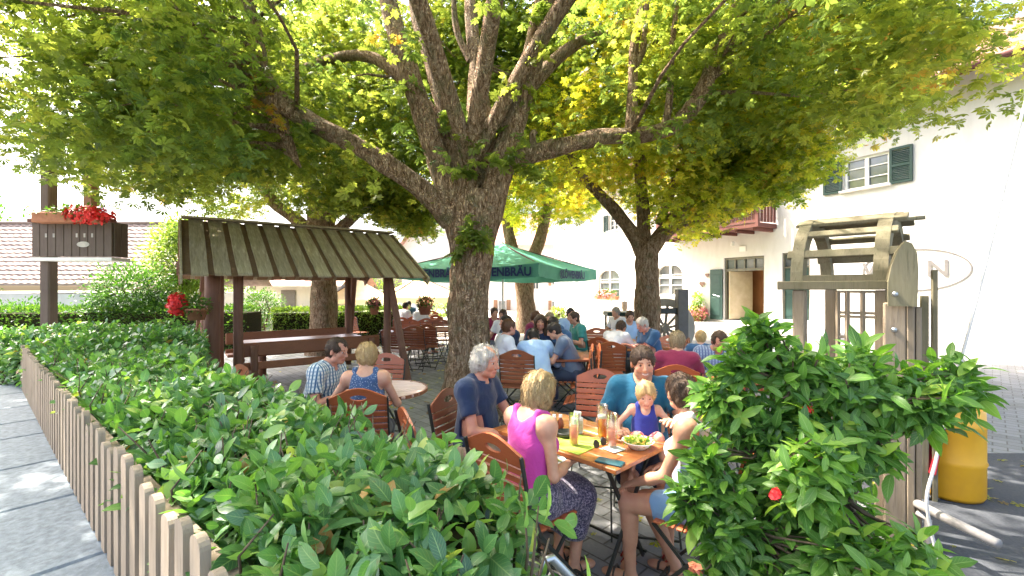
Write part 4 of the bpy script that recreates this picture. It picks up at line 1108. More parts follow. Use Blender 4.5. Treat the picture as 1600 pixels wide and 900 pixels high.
# rear left, behind the log shelter
side_tree(506, 11.5, .3, [([(506, gb(11.5) + 4), (506, 500), (504, 430), (500, 375), (497, 330)], [.42, .33, .29, .28, .27]),
    ([(497, 385), (470, 350), (430, 318), (405, 285), (380, 250)], [.2, .17, .14, .11, .06]), ([(500, 350), (484, 290), (470, 235), (455, 170), (430, 90)], [.2, .18, .15, .12, .06]),
    ([(508, 370), (520, 300), (528, 230), (540, 130)], [.2, .16, .13, .06]), ([(510, 380), (540, 350), (572, 320), (600, 303), (630, 270)], [.17, .14, .13, .11, .06])],
    [(1120, (at(480, 11.5).x, 11.8, 5.6), (5.2, 4.2, 3.4), .35, 1.02, 2.6, above((0, 300), (127, 300), (200, 285), (250, 300), (330, 345), (440, 325), (480, 290), (560, 300), (620, 345), (690, 375), (730, 330), (900, 300))),
     (260, (at(590, 11.5).x, 11.0, 3.6), (1.9, 1.5, 1.0), .2, 1.0, 2.6, above((440, 330), (560, 320), (620, 350), (690, 380), (800, 340)))],
    LF_GREEN, lambda c: np.clip(rng.beta(2.4, 2.2, len(c)) * .9, 0, .95), 'chestnut tree behind the log shelter, leaning branches above its roof', seed=30, size=.12, per=22)
# rear right, in front of the inn
side_tree(1012, 9.6, .3, [([(1014, gb(9.6)), (1012, 500), (1011, 440), (1010, 400), (1014, 375)], [.36, .27, .24, .235, .24]),
    ([(1004, 395), (990, 368), (962, 330), (930, 296), (905, 268), (880, 225)], [.17, .15, .125, .11, .09, .05]), ([(1006, 372), (1004, 320), (1000, 265), (1008, 205), (990, 120)], [.15, .13, .115, .10, .05]),
    ([(1020, 385), (1050, 345), (1075, 318), (1110, 262), (1140, 190)], [.17, .15, .13, .10, .05]), ([(1030, 375), (1060, 352), (1100, 340), (1145, 322), (1190, 290)], [.12, .11, .10, .08, .04]), ([(1030, 350), (1048, 300), (1070, 240), (1090, 160)], [.10, .09, .08, .04])],
    [(1150, (at(1100, 9.6).x, 9.9, 5.1), (4.6, 3.6, 3.0), .3, 1.02, 2.9, above((780, 300), (860, 345), (900, 330), (940, 285), (1010, 330), (1050, 372), (1100, 378), (1130, 345), (1180, 308), (1250, 300), (1262, 285), (1330, 235), (1400, 190), (1440, 100), (1500, 20))),
     (200, (at(1170, 8.8).x, 8.8, 3.9), (1.4, 1.3, .9), .2, 1.0, 2.9, above((1000, 335), (1060, 380), (1110, 372), (1170, 315), (1240, 300), (1262, 285), (1300, 250)))],
    LF_MIX, lambda c: np.clip(rng.beta(2.2, 2.4, len(c)) * .75 + .25 * np.clip(1 - (c[:, 0] - 2.0) / 4.5, 0, 1), 0, .96), 'chestnut tree with turning yellow leaves in front of the white inn', seed=50, size=.105, per=24)
# rear middle, behind the green parasol
side_tree(818, 17, .3, [([(822, gb(17)), (822, 490), (819, 450), (816, 415)], [.5, .36, .33, .36]), ([(808, 425), (798, 380), (790, 330), (780, 250)], [.24, .22, .19, .1]), ([(824, 425), (842, 380), (852, 335), (870, 250)], [.24, .23, .2, .1])],
    [(800, (at(830, 17).x, 17.2, 6.3), (4.2, 3.4, 3.2), .2, 1.02, 3.2, above((600, 250), (690, 300), (770, 330), (800, 368), (840, 352), (880, 345), (930, 335), (960, 250)))],
    LF_YEL, lambda c: np.clip(rng.beta(2.0, 2.2, len(c)) * .8 + .05, 0, .95), 'yellow leaved tree with two upright stems behind the green parasol', seed=70, size=.17, nt=50, per=16)

# fallen leaves and grit on the paving
def litter():
    n = 1500; x = rng.uniform(-5, 5, n); y = rng.uniform(1.2, 14, n); ok = ~inpoly(x, y, HEDGE_POLY); x, y = x[ok], y[ok]; n = len(x)
    pos = np.stack([x, y, np.full(n, .012)], 1); nr = np.stack([rng.normal(0, .25, n), rng.normal(0, .25, n), np.ones(n)], 1); tv, tf = palmate_lo(5, 1, .25, .05)
    V, Fa, T, _ = scatter(tv, tf, rot_from(nr, rng.uniform(0, 6, n)), pos, rng.uniform(.02, .07, n), rng.uniform(.5, 1, n)); o = np_mesh('fallen_leaves', V, Fa, LF_YEL, None, False, T); o['kind'] = 'stuff'
litter()
tag(MB().add([(2.35, .92, .004), (14, .92, .004), (14, 4.6, .004), (3.0, 4.6, .004)], [(0, 1, 2, 3)]).build('shaded_strip', simple('shaded_asphalt', (.045, .05, .06), (.075, .08, .09), 50, .9, bmp=.5)), kind='structure')  # ground at the right, its shadow painted as dark blue colour
# ================= log shelter with benches
def shelter():
    O = Vector((-5.32, 7.3)); u = Vector((.8, .6)); n = Vector((.6, -.8)); Ln = 3.45; W = 1.68; RH, EH = 2.80, 1.87
    rt = empty('log_shelter', (O.x, O.y, 0), 0, 'open log shelter with mossy board roof and built-in plank benches', 'shelter')
    P = lambda a, w, z: Vector((u.x * a + n.x * w, u.y * a + n.y * w, z))
    R = random.Random(2)
    def slope(w): return RH + (EH - RH) * abs(w) / W
    for sg, nm in ((1, 1), (-1, 1)):
        # underboards with gaps covered by wide top boards
        b = MB(); k = 13; st = Ln / k
        dirv = (P(0, sg * W, EH) - P(0, 0, RH)); dl = dirv.normalized(); nrm = Vector((u.x, u.y, 0)).cross(dl)
        if nrm.z < 0: nrm = -nrm
        for i in range(k + 1):
            a = (i) * st; c0 = P(a, 0, RH) ; c1 = P(a, sg * W, EH)
            b.beam(c0, c1 - dl * R.uniform(0.0, .03), st * .72, .022, up=nrm, bev=.003)
        b.build('under_boards', ROOFGAP, rt)
        for i in range(k):
            a = (i + .5) * st; c0 = P(a, 0, RH) + nrm * .026; c1 = P(a, sg * (W + R.uniform(.0, .05)), EH) ; c1 = c0 + dl * (P(0, sg * W, EH) - P(0, 0, RH)).length * R.uniform(1.0, 1.03)
            d_ = c1 - c0; L_ = d_.length; yv = d_.normalized(); xv = yv.cross(nrm).normalized(); w_ = .185 + R.uniform(-.012, .012); K_ = 10
            vs = []; fs = []
            for k in range(K_ + 1):
                t = k / K_ - .5; e0 = -w_ / 2 + R.uniform(-.004, .004); e1 = w_ / 2 + R.uniform(-.004, .004); cup = R.uniform(-.002, .003)
                for (x_, z_) in ((e0, .013 + cup), (0, .010), (e1, .013 + cup), (e1, -.013), (e0, -.013)): vs.append((x_, t * L_, z_))
            for k in range(K_):
                for j in range(5): fs.append((k * 5 + j, k * 5 + (j + 1) % 5, k * 5 + 5 + (j + 1) % 5, k * 5 + 5 + j))
            fs += [(4, 3, 2, 1, 0), tuple(K_ * 5 + j for j in range(5))]
            q = MB().add(vs, fs).build('roof_board', MOSSY, rt); m_ = Matrix((xv, yv, xv.cross(yv))).transposed().to_4x4(); m_.translation = (c0 + c1) / 2 + nrm * R.uniform(-.002, .006); q.matrix_basis = m_
    MB().beam(P(-.06, .0, RH + .052), P(Ln + .06, 0, RH + .052), .24, .035, bev=.006).build('ridge_board', MOSSY, rt)
    for a in (-.07, Ln + .05):
        for sg in (1, -1):
            MB().beam(P(a, 0, RH - .04), P(a, sg * (W + .03), EH - .05), .03, .15, bev=.004).build('barge_board', LOG if sg < 0 else MOSSY, rt)
    # wall plates, ridge pole
    for w in (1.18, -1.18): MB().tube([P(-.12, w, slope(w) - .15), P(Ln / 2, w, slope(w) - .14), P(Ln + .1, w, slope(w) - .15)], .065, 12).build('wall_plate', LOG, rt, True)
    MB().tube([P(-.05, 0, RH - .12), P(Ln, 0, RH - .12)], .06, 12).build('ridge_pole', LOG, rt, True)
    for a in (.32, 2.95):
        MB().tube([P(a, -1.3, 1.98), P(a, 1.32, 1.98)], .06, 12).build('tie_beam', LOG, rt, True)
    def post(a, w, r, z1, a1=None, w1=None):
        a1 = a if a1 is None else a1; w1 = w if w1 is None else w1
        pts = [P(a, w, 0).lerp(P(a1, w1, z1), t) + Vector((R.uniform(-.006, .006), R.uniform(-.006, .006), 0)) for t in np.linspace(0, 1, 6)]
        MB().tube(pts, [r * R.uniform(.95, 1.05) for _ in pts], 12).build('post', LOG, rt, True)
    post(.30, 1.15, .10, 2.06); post(.62, 1.20, .065, 2.0); post(.32, -1.15, .085, 2.06); post(.45, .25, .06, 2.6); post(.3, .75, .06, 2.3)
    post(2.95, 1.15, .068, 2.06); post(2.95, -1.15, .07, 2.06)
    for a, w, a1, w1 in ((3.12, 1.72, 2.98, 1.1), (3.12, -1.72, 2.98, -.8), (.16, -1.66, .3, -1.0)):
        MB().beam(P(a, w, 0), P(a1, w1, 2.05), .10, .10, up=(u.x, u.y, 0), bev=.012).build('brace', LOG, rt)
    # hanging pointed trim under the eave
    # benches facing each other
    for sg in (1, -1):
        bk = sg * 1.0
        MB().beam(P(.62, bk, .735), P(2.86, bk, .735), .045, .22, bev=.02).build('bench_back', BENCHW, rt)
        MB().beam(P(.62, bk, .48), P(2.86, bk, .48), .04, .12, bev=.015).build('bench_back', BENCHW, rt)
        MB().beam(P(.62, bk - sg * .24, .45), P(2.86, bk - sg * .24, .45), .36, .05, bev=.015).build('bench_seat', BENCHW, rt)
        for a in (.85, 2.7):
            MB().tube([P(a, bk + sg * .06, 0), P(a, bk + sg * .06, .80)], .055, 10).build('bench_post', LOG, rt, True)
            MB().tube([P(a, bk - sg * .36, .0), P(a, bk - sg * .36, .42)], .05, 10).build('bench_post', LOG, rt, True)
            MB().tube([P(a, bk + sg * .18, .36), P(a, bk - sg * .42, .36)], .05, 10).build('bench_bearer', LOG, rt, True)
    MB().beam(P(.75, 0, .74), P(2.8, 0, .74), .62, .05, bev=.015).build('table_top', BENCHW, rt)
    for a in (1.1, 2.4): MB().tube([P(a, 0, 0), P(a, 0, .71)], .07, 10).build('table_leg', LOG, rt, True)
    return P
SHP = shelter()

# ================= flower balls, baskets and pots
def blossoms(n, c, r, mat, parent, name='blossoms', sz=.03, up=0.2):
    tv, tf = palmate_lo(5, 1, .42, .25); d = rng.normal(0, 1, (n, 3)); d /= np.linalg.norm(d, axis=1, keepdims=True); d[:, 2] += up
    pos = np.array(c) + d * np.array(r) * (rng.random((n, 1)) ** .4); R = rot_from(d + rng.normal(0, .4, (n, 3)), rng.uniform(0, 6.28, n))
    V, Fa, T, _ = scatter(tv, tf, R, pos, sz * rng.uniform(.6, 1.2, n), rng.random(n)); return np_mesh(name, V, Fa, mat, parent, False, T)
def foliage(n, c, r, mat, parent, name='leaves', sz=.06, tint=None, zmin=None, shellf=.35, droop=0.3, tmpl=None):
    d = rng.normal(0, 1, (n, 3)); d /= np.linalg.norm(d, axis=1, keepdims=True)
    pos = d * (shellf + (1 - shellf) * rng.random((n, 1))); lump = 1 + .16 * np.sin(d[:, :1] * 5 + c[0]) * np.sin(d[:, 2:] * 6 + 1) + .10 * np.sin(d[:, 1:2] * 11)
    pos = np.array(c) + pos * np.array(r) * lump
    if zmin is not None: pos[:, 2] = np.maximum(pos[:, 2], zmin + rng.random(n) * .1)
    ld = d + rng.normal(0, .5, (n, 3)); ld[:, 2] -= droop - .3; tv, tf = tmpl or blade_lo(.24); R = frame_dir(ld, np.array([[0, 0, 1.0]]) + rng.normal(0, .4, (n, 3)))
    tt = np.clip(rng.beta(2, 2, n) if tint is None else rng.normal(tint, .15, n), 0, 1)
    V, Fa, T, _ = scatter(tv, tf, R, pos, sz * rng.uniform(.6, 1.3, n), tt); return np_mesh(name, V, Fa, mat, parent, False, T)
def pot(rt, c, r, h, mat=TERRA): return MB().lathe([(0, 0), (r * .72, 0), (r, h * .82), (r * 1.1, h * .82), (r * 1.1, h), (r * .95, h), (r * .9, h * .9), (0, h * .88)], c, 20).build('pot', mat, rt, True)
def basket(x, y, z, pet, label, r=.16, cat='flower basket', hang=.5, group=None):
    rt = empty('hanging_basket', (x, y, z), 0, label, cat, group); pot(rt, (0, 0, -.2), r * .85, .2)
    foliage(420, (0, 0, .05), (r * 1.2, r * 1.2, r * .95), LF_FAR, rt, sz=.07); blossoms(180, (0, 0, .06), (r * 1.25, r * 1.25, r), pet, rt, sz=.028)
    w = MB()
    for k in range(3): t = k * 2.1; w.tube([(math.cos(t) * r * .9, math.sin(t) * r * .9, 0), (0, 0, hang)], .003, 5)
    w.build('hanger', BLACKM, rt); return rt
# red geranium at the left post of the shelter
p = at(300, 6.15); rt = empty('geranium_pot', (p.x, p.y, 1.32), 0, 'terracotta pot of bright red geraniums fixed to the left shelter post', 'flower pot')
pot(rt, (.05, .02, -.06), .13, .16); foliage(320, (.05, 0, .14), (.17, .14, .13), LF_FAR, rt, sz=.07); blossoms(420, (-.15, -.06, .13), (.13, .12, .17), PETAL_RED, rt, sz=.035)
p = at(664, 10.2); basket(p.x, p.y, hgt(478, 10.2) , PETAL_SALMON, 'hanging basket of orange flowers seen between shelter brace and big trunk', .17, hang=.9)
p = at(585, 10.5); basket(p.x, p.y, hgt(478, 10.5), PETAL_PINK, 'small hanging basket in front of the shelter rear brace', .13, hang=.5)

def letters(cu):
    t = bpy.data.objects.new('tmp', cu); COL.objects.link(t); bpy.context.view_layer.update()
    me = bpy.data.meshes.new_from_object(t.evaluated_get(bpy.context.evaluated_depsgraph_get())); bpy.data.objects.remove(t)
    me.name = 'lettering'; o = bpy.data.objects.new('lettering', me); COL.objects.link(o); return o
# ================= parasols
def parasol(cx, cy, s, th, vb, apex, mat, label, valh=.34, writing=False, pole=True, group=None):
    rt = empty('parasol', (cx, cy, 0), th, label, 'parasol', group); h = s / 2
    cs = [(-h, -h), (h, -h), (h, h), (-h, h)]; b = MB(); top = vb + valh
    for i in range(4):      # each panel as a sagging sheet
        a = Vector((*cs[i], top)); c = Vector((*cs[(i + 1) % 4], top)); t = Vector((0, 0, apex)); N_ = 8; vs = []; fs = []
        for j in range(N_ + 1):
            for k in range(N_ + 1):
                v = j / N_; q = a.lerp(c, k / N_).lerp(t, v); sag = -.10 * math.sin(PI * k / N_) * (1 - v) * s / 4.6 - .06 * math.sin(PI * v)
                vs.append(q + Vector((0, 0, sag)))
        for j in range(N_):
            for k in range(N_): o = j * (N_ + 1) + k; fs.append((o, o + 1, o + N_ + 2, o + N_ + 1))
        b.add(vs, fs)
    b.build('canopy', mat, rt, True)
    for i in range(4):
        a = Vector((*cs[i], 0)); c = Vector((*cs[(i + 1) % 4], 0)); e = (c - a).normalized(); o = Vector((e.y, -e.x, 0)); vs = []; fs = []; M_ = 40
        for j in (0, 1):
            for k in range(M_ + 1):
                t = k / M_; q = a.lerp(c, t); sag = -.10 * math.sin(PI * t) * s / 4.6
                vs.append(q + o * (.012 + .02 * j * math.sin(t * 40)) + Vector((0, 0, (top if j == 0 else vb) + sag + (.006 * math.sin(t * 50) if j else 0))))
        for k in range(M_): fs.append((k, k + 1, M_ + 2 + k, M_ + 1 + k))
        v = MB().add(vs, fs).build('valance', mat, rt, True)
        if writing and i in (0, 1):
            for fx in ((.28, .76) if i == 0 else (.52,)):
                cu = bpy.data.curves.new('lettering', 'FONT'); cu.body = 'LÖWENBRÄU'; cu.size = .30; cu.extrude = .002; cu.offset = .010; cu.align_x = 'CENTER'; cu.materials.append(INK)
                t = letters(cu); t.parent = v; q = a.lerp(c, fx) + o * .05
                t.location = (q.x, q.y, vb + .10 - .10 * math.sin(PI * fx)); t.rotation_euler = (PI / 2, 0, math.atan2(e.y, e.x))
                # round emblem with a rampant beast silhouette, beside the word
                q2 = q - e * 1.02; m = MB(); ux = (e.x, e.y, 0); uz = (0, 0, 1); un = (o.x, o.y, 0); c0 = (q2.x, q2.y, vb + .19 - .10 * math.sin(PI * fx))
                m.ring([(math.cos(t_) * .12, math.sin(t_) * .12) for t_ in np.linspace(0, 2 * PI, 24, False)], [(math.cos(t_) * .10, math.sin(t_) * .10) for t_ in np.linspace(0, 2 * PI, 24, False)], c0, ux, uz, un, .004)
                m.prism([(-.05, -.07), (-.02, -.07), (-.01, -.02), (.02, -.03), (.03, -.08), (.055, -.08), (.05, 0), (.03, .03), (.06, .05), (.05, .07), (.01, .06), (-.01, .09), (-.045, .08), (-.03, .04), (-.06, .03), (-.04, 0)], c0, ux, uz, un, .004)
                m.build('emblem', INK, v)
    if pole:
        MB().tube([(0, 0, 0), (0, 0, apex + .05)], .026, 12).build('pole', WHITEF, rt, True)
        MB().lathe([(0, .0), (.42, .0), (.42, .08), (.10, .12), (.06, .3), (0, .3)], (0, 0, 0.01), 20).build('base', GREYPAINT, rt, True)
    for i in range(4):
        r = MB(); r.beam((0, 0, apex - .04), (cs[i][0] * .995, cs[i][1] * .995, top - .03), .03, .03); r.build('rib', BALC, rt)
    return rt
s = 4.6; th = math.radians(62); C1 = Vector((.66, 11.0)); ax = Vector((math.cos(th), math.sin(th))); ay = Vector((-ax.y, ax.x))
# the near corner C1 is the corner between two lettered sides
cen = C1 + ax * s / 2 + ay * s / 2
parasol(cen.x, cen.y, s, th - PI / 2, 1.98, 3.12, GREENCANVAS, 'large square green parasol with blue lettering on its valance', .34, True)
for px, z, py, lab in ((655, 22, 446, 'cream parasol in the far sunny garden between shelter and trunk'), (560, 26, 448, 'cream parasol farthest back behind the shelter posts')):
    p = at(px, z); parasol(p.x, p.y, 3.6, .4, hgt(py + 24, z) , hgt(py - 4, z) + .35, CREAM, lab, .25, False)

# ================= the white inn
HA = Vector((8.86, 18.8)); HD = Vector((.466, -.885)).normalized(); HN = Vector((-HD.y * -1, HD.x * -1))   # placeholder, set below
HN = Vector((HD.y, -HD.x));
if HN.x > 0: HN = -HN
def hs_px(px):       # distance along the inn wall of the point seen in column px
    k = (px - 800) / F; return (k * HA.y - HA.x) / (HD.x - k * HD.y)
def zw(px): return HA.y + HD.y * hs_px(px)
def inn():
    rt = empty('white_inn', (HA.x, HA.y, 0), math.atan2(HD.y, HD.x), 'long white plastered inn with dark green shutters and open doorway', 'house')
    # local frame: X along wall towards viewer, Y = into the building, Z up
    yin = Vector((-HD.y, HD.x)); sgn = 1 if yin.dot(-HN) > 0 else -1
    S0, S1, EV = hs_px(866), hs_px(1425) + 7.5, 7.6
    H = lambda px, py: (hs_px(px), hgt(py, zw(px)))
    ops = []      # openings s0,s1,z0,z1,arch
    def op(x0, x1, y0, y1, arch=False):
        a, b = hs_px(x0), hs_px(x1); zc = zw((x0 + x1) / 2); ops.append((a, b, hgt(y1, zc), hgt(y0, zc), arch)); return ops[-1]
    up1 = op(1318, 1389, 243, 293); up2 = op(951, 966, 336, 360); ar1 = op(935, 968, 421, 468, True); ar2 = op(1026, 1066, 413, 462, True)
    dr = op(1131, 1194, 401, 502); 
    dr2 = op(1222, 1265, 394, 500)
    # wall as boxes between openings, columns by openings on two storeys
    T = .38; b = MB(); zs = 3.75
    def storey(z0, z1, oo):
        oo = sorted(oo); x = S0
        for a, c, lo, hi, _ in oo:
            b.box(((x + a) / 2, sgn * T / 2, (z0 + z1) / 2), (a - x, T, z1 - z0)); 
            if lo > z0 + .02: b.box(((a + c) / 2, sgn * T / 2, (z0 + lo) / 2), (c - a, T, lo - z0))
            b.box(((a + c) / 2, sgn * T / 2, (hi + z1) / 2), (c - a, T, z1 - hi)); x = c
        b.box(((x + S1) / 2, sgn * T / 2, (z0 + z1) / 2), (S1 - x, T, z1 - z0))
    storey(-.05, zs, [ar1, ar2, dr, dr2]); storey(zs, EV, [up1, up2])
    for a, c, lo, hi, arch in ops:          # fill the spandrels of the arches
        if arch:
            r = (c - a) / 2; zc = hi - r * .62; cx = (a + c) / 2; K = 10
            for sg in (-1, 1):
                poly = [(cx + sg * r, zc), (cx + sg * r, hi)] + [(cx + sg * r * math.cos(t), zc + r * .62 * math.sin(t)) for t in np.linspace(PI / 2, 0, K)][0:K - 1]
                b.prism(poly if sg > 0 else poly[::-1], (0, 0, 0), (1, 0, 0), (0, 0, 1), (0, sgn, 0), T)
    # side walls and back
    D = 9.0
    b.box((S0 + T / 2, sgn * (T + D) / 2, EV / 2), (T, D - T, EV)); b.box((S1 - T / 2, sgn * (T + D) / 2, EV / 2), (T, D - T, EV)); b.box(((S0 + S1) / 2, sgn * D, EV / 2), (S1 - S0, T, EV))
    b.build('wall', WHITE, rt)
    f = MB(); f.box(((S0 + S1) / 2, sgn * D / 2, zs - .1), (S1 - S0 - .9, D - .9, .2)); f.build('upper_floor', WHITE, rt)
    rf = MB(); ov = 1.1
    tile = simple('red_brown_roof_tile', (.20, .085, .055), (.13, .055, .04), 6, .8, bmp=.5, bd=.03)
    rf.add([(S0 - .4, -sgn * ov, EV - .25), (S1 + .6, -sgn * ov, EV - .25), (S1 + .6, sgn * D / 2, EV + 2.9), (S0 - .4, sgn * D / 2, EV + 2.9), (S0 - .4, sgn * (D + ov), EV - .25), (S1 + .6, sgn * (D + ov), EV - .25)], [(0, 1, 2, 3), (3, 2, 5, 4)])
    rf.add([(S0 - .4, -sgn * ov, EV - .45), (S1 + .6, -sgn * ov, EV - .45), (S1 + .6, 0.0, EV - .05), (S0 - .4, 0, EV - .05), (S0 - .4, -sgn * ov, EV - .25), (S1 + .6, -sgn * ov, EV - .25)], [(0, 1, 2, 3), (0, 1, 5, 4)])
    rf.build('roof', tile, rt)
    MB().tube([(S0 - .4, -sgn * (ov + .07), EV - .32), (S1 + .6, -sgn * (ov + .07), EV - .32)], .075, 8).build('gutter', BALC, rt, True)
    out = -sgn
    def window(o, cols, rows, shut=True, sh_left=None, sh_right=None, sill=True):
        a, c, lo, hi, arch = o; w = c - a; h = hi - lo; y = sgn * .13
        fr = MB(); t = .07
        for x in (a + t / 2, c - t / 2): fr.box((x, y, (lo + hi) / 2), (t, .07, h))
        for z in (lo + t / 2, hi - t / 2): fr.box(((a + c) / 2, y + .001, z), (w - 2 * t, .07, t))
        fr.box(((a + c) / 2, y - .01, (lo + hi) / 2), (.10, .075, h - 2 * t))
        if arch: fr.box(((a + c) / 2, y + .002, lo + h * .58), (w - 2 * t, .06, .09))
        for sd_ in (-1, 1):
            x0 = (a + c) / 2 + sd_ * w / 4
            for k in range(1, cols): fr.box((x0 - w / 4 + w / 2 * k / cols, y, (lo + hi) / 2), (.03, .05, h - .1))
            for k in range(1, rows): fr.box((x0, y + .004, lo + h * k / rows), (w / 2 - .1, .05, .03))
        W = fr.build('window', WHITEF, rt)
        MB().box(((a + c) / 2, y + sgn * .04, (lo + hi) / 2), (w - .02, .012, h - .02)).build('pane', PANE, W)
        if sill: MB().box(((a + c) / 2, out * .05, lo - .03), (w + .16, .18, .06), bev=.008).build('sill', WHITEF, W)
        if shut:
            for x0, x1 in ((a - w * .48, a - .03), (c + .03, c + w * .48)):
                if (x0 < a and sh_left is False) or (x0 > a and sh_right is False): continue
                s = MB(); cx = (x0 + x1) / 2; ww = x1 - x0; yy = out * .045
                for x in (x0 + .035, x1 - .035): s.box((x, yy, (lo + hi) / 2), (.07, .045, h + .06))
                for z in (lo, hi - .0, (lo + hi) / 2): s.box((cx, yy + .001, z), (ww - .14, .045, .075))
                k = int(h / .055)
                for q in range(k): s.box((cx, yy + out * .004, lo + .06 + q * (h - .1) / k), (ww - .14, .03, .028), Matrix.Rotation(out * .6, 3, 'X'))
                s.build('shutter', GREENP, rt)
    window(up1, 1, 3); window(up2, 1, 3, True, None, False); window(ar1, 1, 3, False); window(ar2, 1, 3, False)
    # flower box on the first arched window
    # main doorway
    a, c, lo, hi, _ = dr; tz = lo + (hi - lo) * .80; fm = simple('olive_door_frame', (.14, .13, .09), (.10, .095, .07), 5, .5)
    tr = MB(); y = sgn * .12
    for z in (hi - .05, tz): tr.box(((a + c) / 2, y, z), (c - a, .09, .1))
    for k in range(5): tr.box((a + .04 + (c - a - .08) * k / 4, y + .001, (tz + hi) / 2), (.05 if 0 < k < 4 else .08, .08, hi - tz - .1))
    TR = tr.build('transom', fm, rt); MB().box(((a + c) / 2, y + sgn * .03, (tz + hi) / 2), (c - a - .06, .01, hi - tz - .12)).build('pane', PANE, TR)
    for x in (a + .04, c - .04): MB().box((x, sgn * .14, (lo + tz) / 2), (.08, .12, tz - lo - .05)).build('door_jamb', fm, rt)
    dw = simple('beige_inner_door', (.50, .40, .26), (.42, .33, .20), 4, .5); W_ = (c - a)
    q = MB(); q.box((a + W_ * .24, sgn * .5, (lo + tz) / 2), (.05, W_ * .55, tz - lo - .1), Matrix.Rotation(-sgn * .5, 3, 'Z'), bev=.01); q.build('inner_door', dw, rt)
    wd = wood('orange_brown_panelling', (.36, .14, .05), (.44, .19, .07), (.26, .09, .03), 2, 2, .45)
    q = MB(); q.box(((a + c) / 2 + W_ * .2, sgn * 1.4, (lo + tz) / 2), (W_ * 1.4, .06, tz - lo + .1)); q.box(((a + c) / 2 + W_ * .1, sgn * 1.34, (lo + tz) / 2), (.03, .02, tz - lo - .1)); q.build('hall_panelling', wd, rt)
    # green door leaf folded back to the left of the doorway
    q = MB(); lw = hs_px(1131) - hs_px(1112); q.box((a - lw / 2 - .02, out * .06, (lo + tz + .05) / 2), (lw, .06, tz - lo + .05), bev=.01)
    for z0, z1 in ((.08, .45), (.52, .92)): q.box((a - lw / 2 - .02, out * .095, lo + (tz - lo) * (z0 + z1) / 2), (lw * .7, .02, (tz - lo) * (z1 - z0)), bev=.008)
    g = q.build('door_leaf', GREENP, rt); MB().tube([(a - lw * .7, out * .14, lo + 1.05), (a - .05, out * .2, lo + .98)], .012, 6).build('door_handle', STEEL, g)
    # second, green double door
    a, c, lo, hi, _ = dr2; q = MB(); tz = lo + (hi - lo) * .78
    q.box(((a + c) / 2, sgn * .12, (lo + tz) / 2), (c - a - .1, .06, tz - lo)); 
    for cx in ((a * 3 + c) / 4, (a + 3 * c) / 4):
        for z0, z1 in ((.06, .45), (.5, .94)): q.box((cx, sgn * .085, lo + (tz - lo) * (z0 + z1) / 2), ((c - a) * .36, .02, (tz - lo) * (z1 - z0)), bev=.01)
    g = q.build('green_door', GREENP, rt); MB().box(((a + c) / 2, sgn * .14, (tz + hi) / 2), (c - a - .1, .02, hi - tz - .1)).build('pane', PANE, g)
    q = MB()
    for x in (a + .03, c - .03): q.box((x, sgn * .11, (lo + hi) / 2), (.06, .1, hi - lo))
    q.box(((a + c) / 2, sgn * .11, hi - .03), (c - a - .12, .1, .06)); q.box(((a + c) / 2, sgn * .11, tz), (c - a - .12, .1, .05)); q.build('door_frame', fm, rt)
    # stone doorstep
    MB().box(((dr[0] + dr2[1]) / 2, out * .7, .13), (dr2[1] - dr[0] + 2.4, 1.5, .26), bev=.02).build('doorstep', WHITE, rt)
    # house number and bell lamp over the door
    q = MB(); x = (dr[0] + dr[1]) / 2; q.box((x, out * .03, dr[3] + .32), (.28, .03, .22), bev=.01); q.build('number_plate', WHITEF, rt); q = MB(); q.tube([(x - .3, out * .02, dr[3] + .62), (x - .3, out * .25, dr[3] + .62)], .012, 6); q.lathe([(0, 0), (.07, 0), (.05, .16), (0, .18)], (x - .3, out * .25, dr[3] + .46), 12); q.build('door_lamp', WHITEF, rt)
    # plinth line
    # lettered oval sign on the wall
    sx0, sx1 = hs_px(1348), hs_px(1520); cz = hgt(422, zw(1420)); sg = empty('oval_lettering', (0, 0, 0)); sg.parent = rt
    rx, rz = (sx1 - sx0) / 2, .62; cx = (sx0 + sx1) / 2
    q = MB(); q.ring([(math.cos(t) * rx, math.sin(t) * rz) for t in np.linspace(0, 2 * PI, 60, False)], [(math.cos(t) * (rx - .04), math.sin(t) * (rz - .04)) for t in np.linspace(0, 2 * PI, 60, False)], (cx, out * .004, cz), (1, 0, 0), (0, 0, 1), (0, out, 0), .012); q.build('oval_outline', GREYPAINT, rt)
    bpy.data.objects.remove(sg)
    for tx, px in (('Wi', 1372), ('N', 1466)):
        cu = bpy.data.curves.new('lettering', 'FONT'); cu.body = tx; cu.size = .66; cu.extrude = .004; cu.offset = .012; cu.align_x = 'CENTER'; cu.materials.append(GREYPAINT)
        t = letters(cu); t.parent = rt; t.location = (hs_px(px), out * .02, cz - .2); t.rotation_euler = (PI / 2, 0, 0 if out < 0 else PI)
    for k in range(12): pass
    # balcony
    bx0, bx1 = hs_px(1052), hs_px(1214); zb = hgt(362, zw(1213) - .8) + .22 ; zt = zb + .98; dp = 1.15
    q = MB(); q.box(((bx0 + bx1) / 2, out * dp / 2, zb + .08), (bx1 - bx0, dp, .16)); q.build('balcony_floor', BALC, rt)
    q = MB(); 
    k = int((bx1 - bx0) / .17)
    for i in range(k):
        x = bx0 + .08 + i * (bx1 - bx0 - .1) / k; q.box((x, out * (dp - .04), zb + .56), (.145, .028, .72), bev=.004)
    for i in range(6): q.box((bx1 - .02, out * (.12 + i * .19), zb + .56), (.028, .14, .72), bev=.004)
    q.build('balusters', BALC, rt)
    q = MB(); q.box(((bx0 + bx1) / 2, out * (dp - .04), zt), (bx1 - bx0 + .08, .12, .08)); q.box(((bx0 + bx1) / 2, out * (dp - .0), zb + .22), (bx1 - bx0 + .04, .05, .10)); q.box((bx1, out * dp / 2, zt), (.12, dp - .1, .08)); q.box((bx1 - .01, out * dp, zb + .5), (.12, .12, 1.0)); q.build('handrail', BALC, rt)
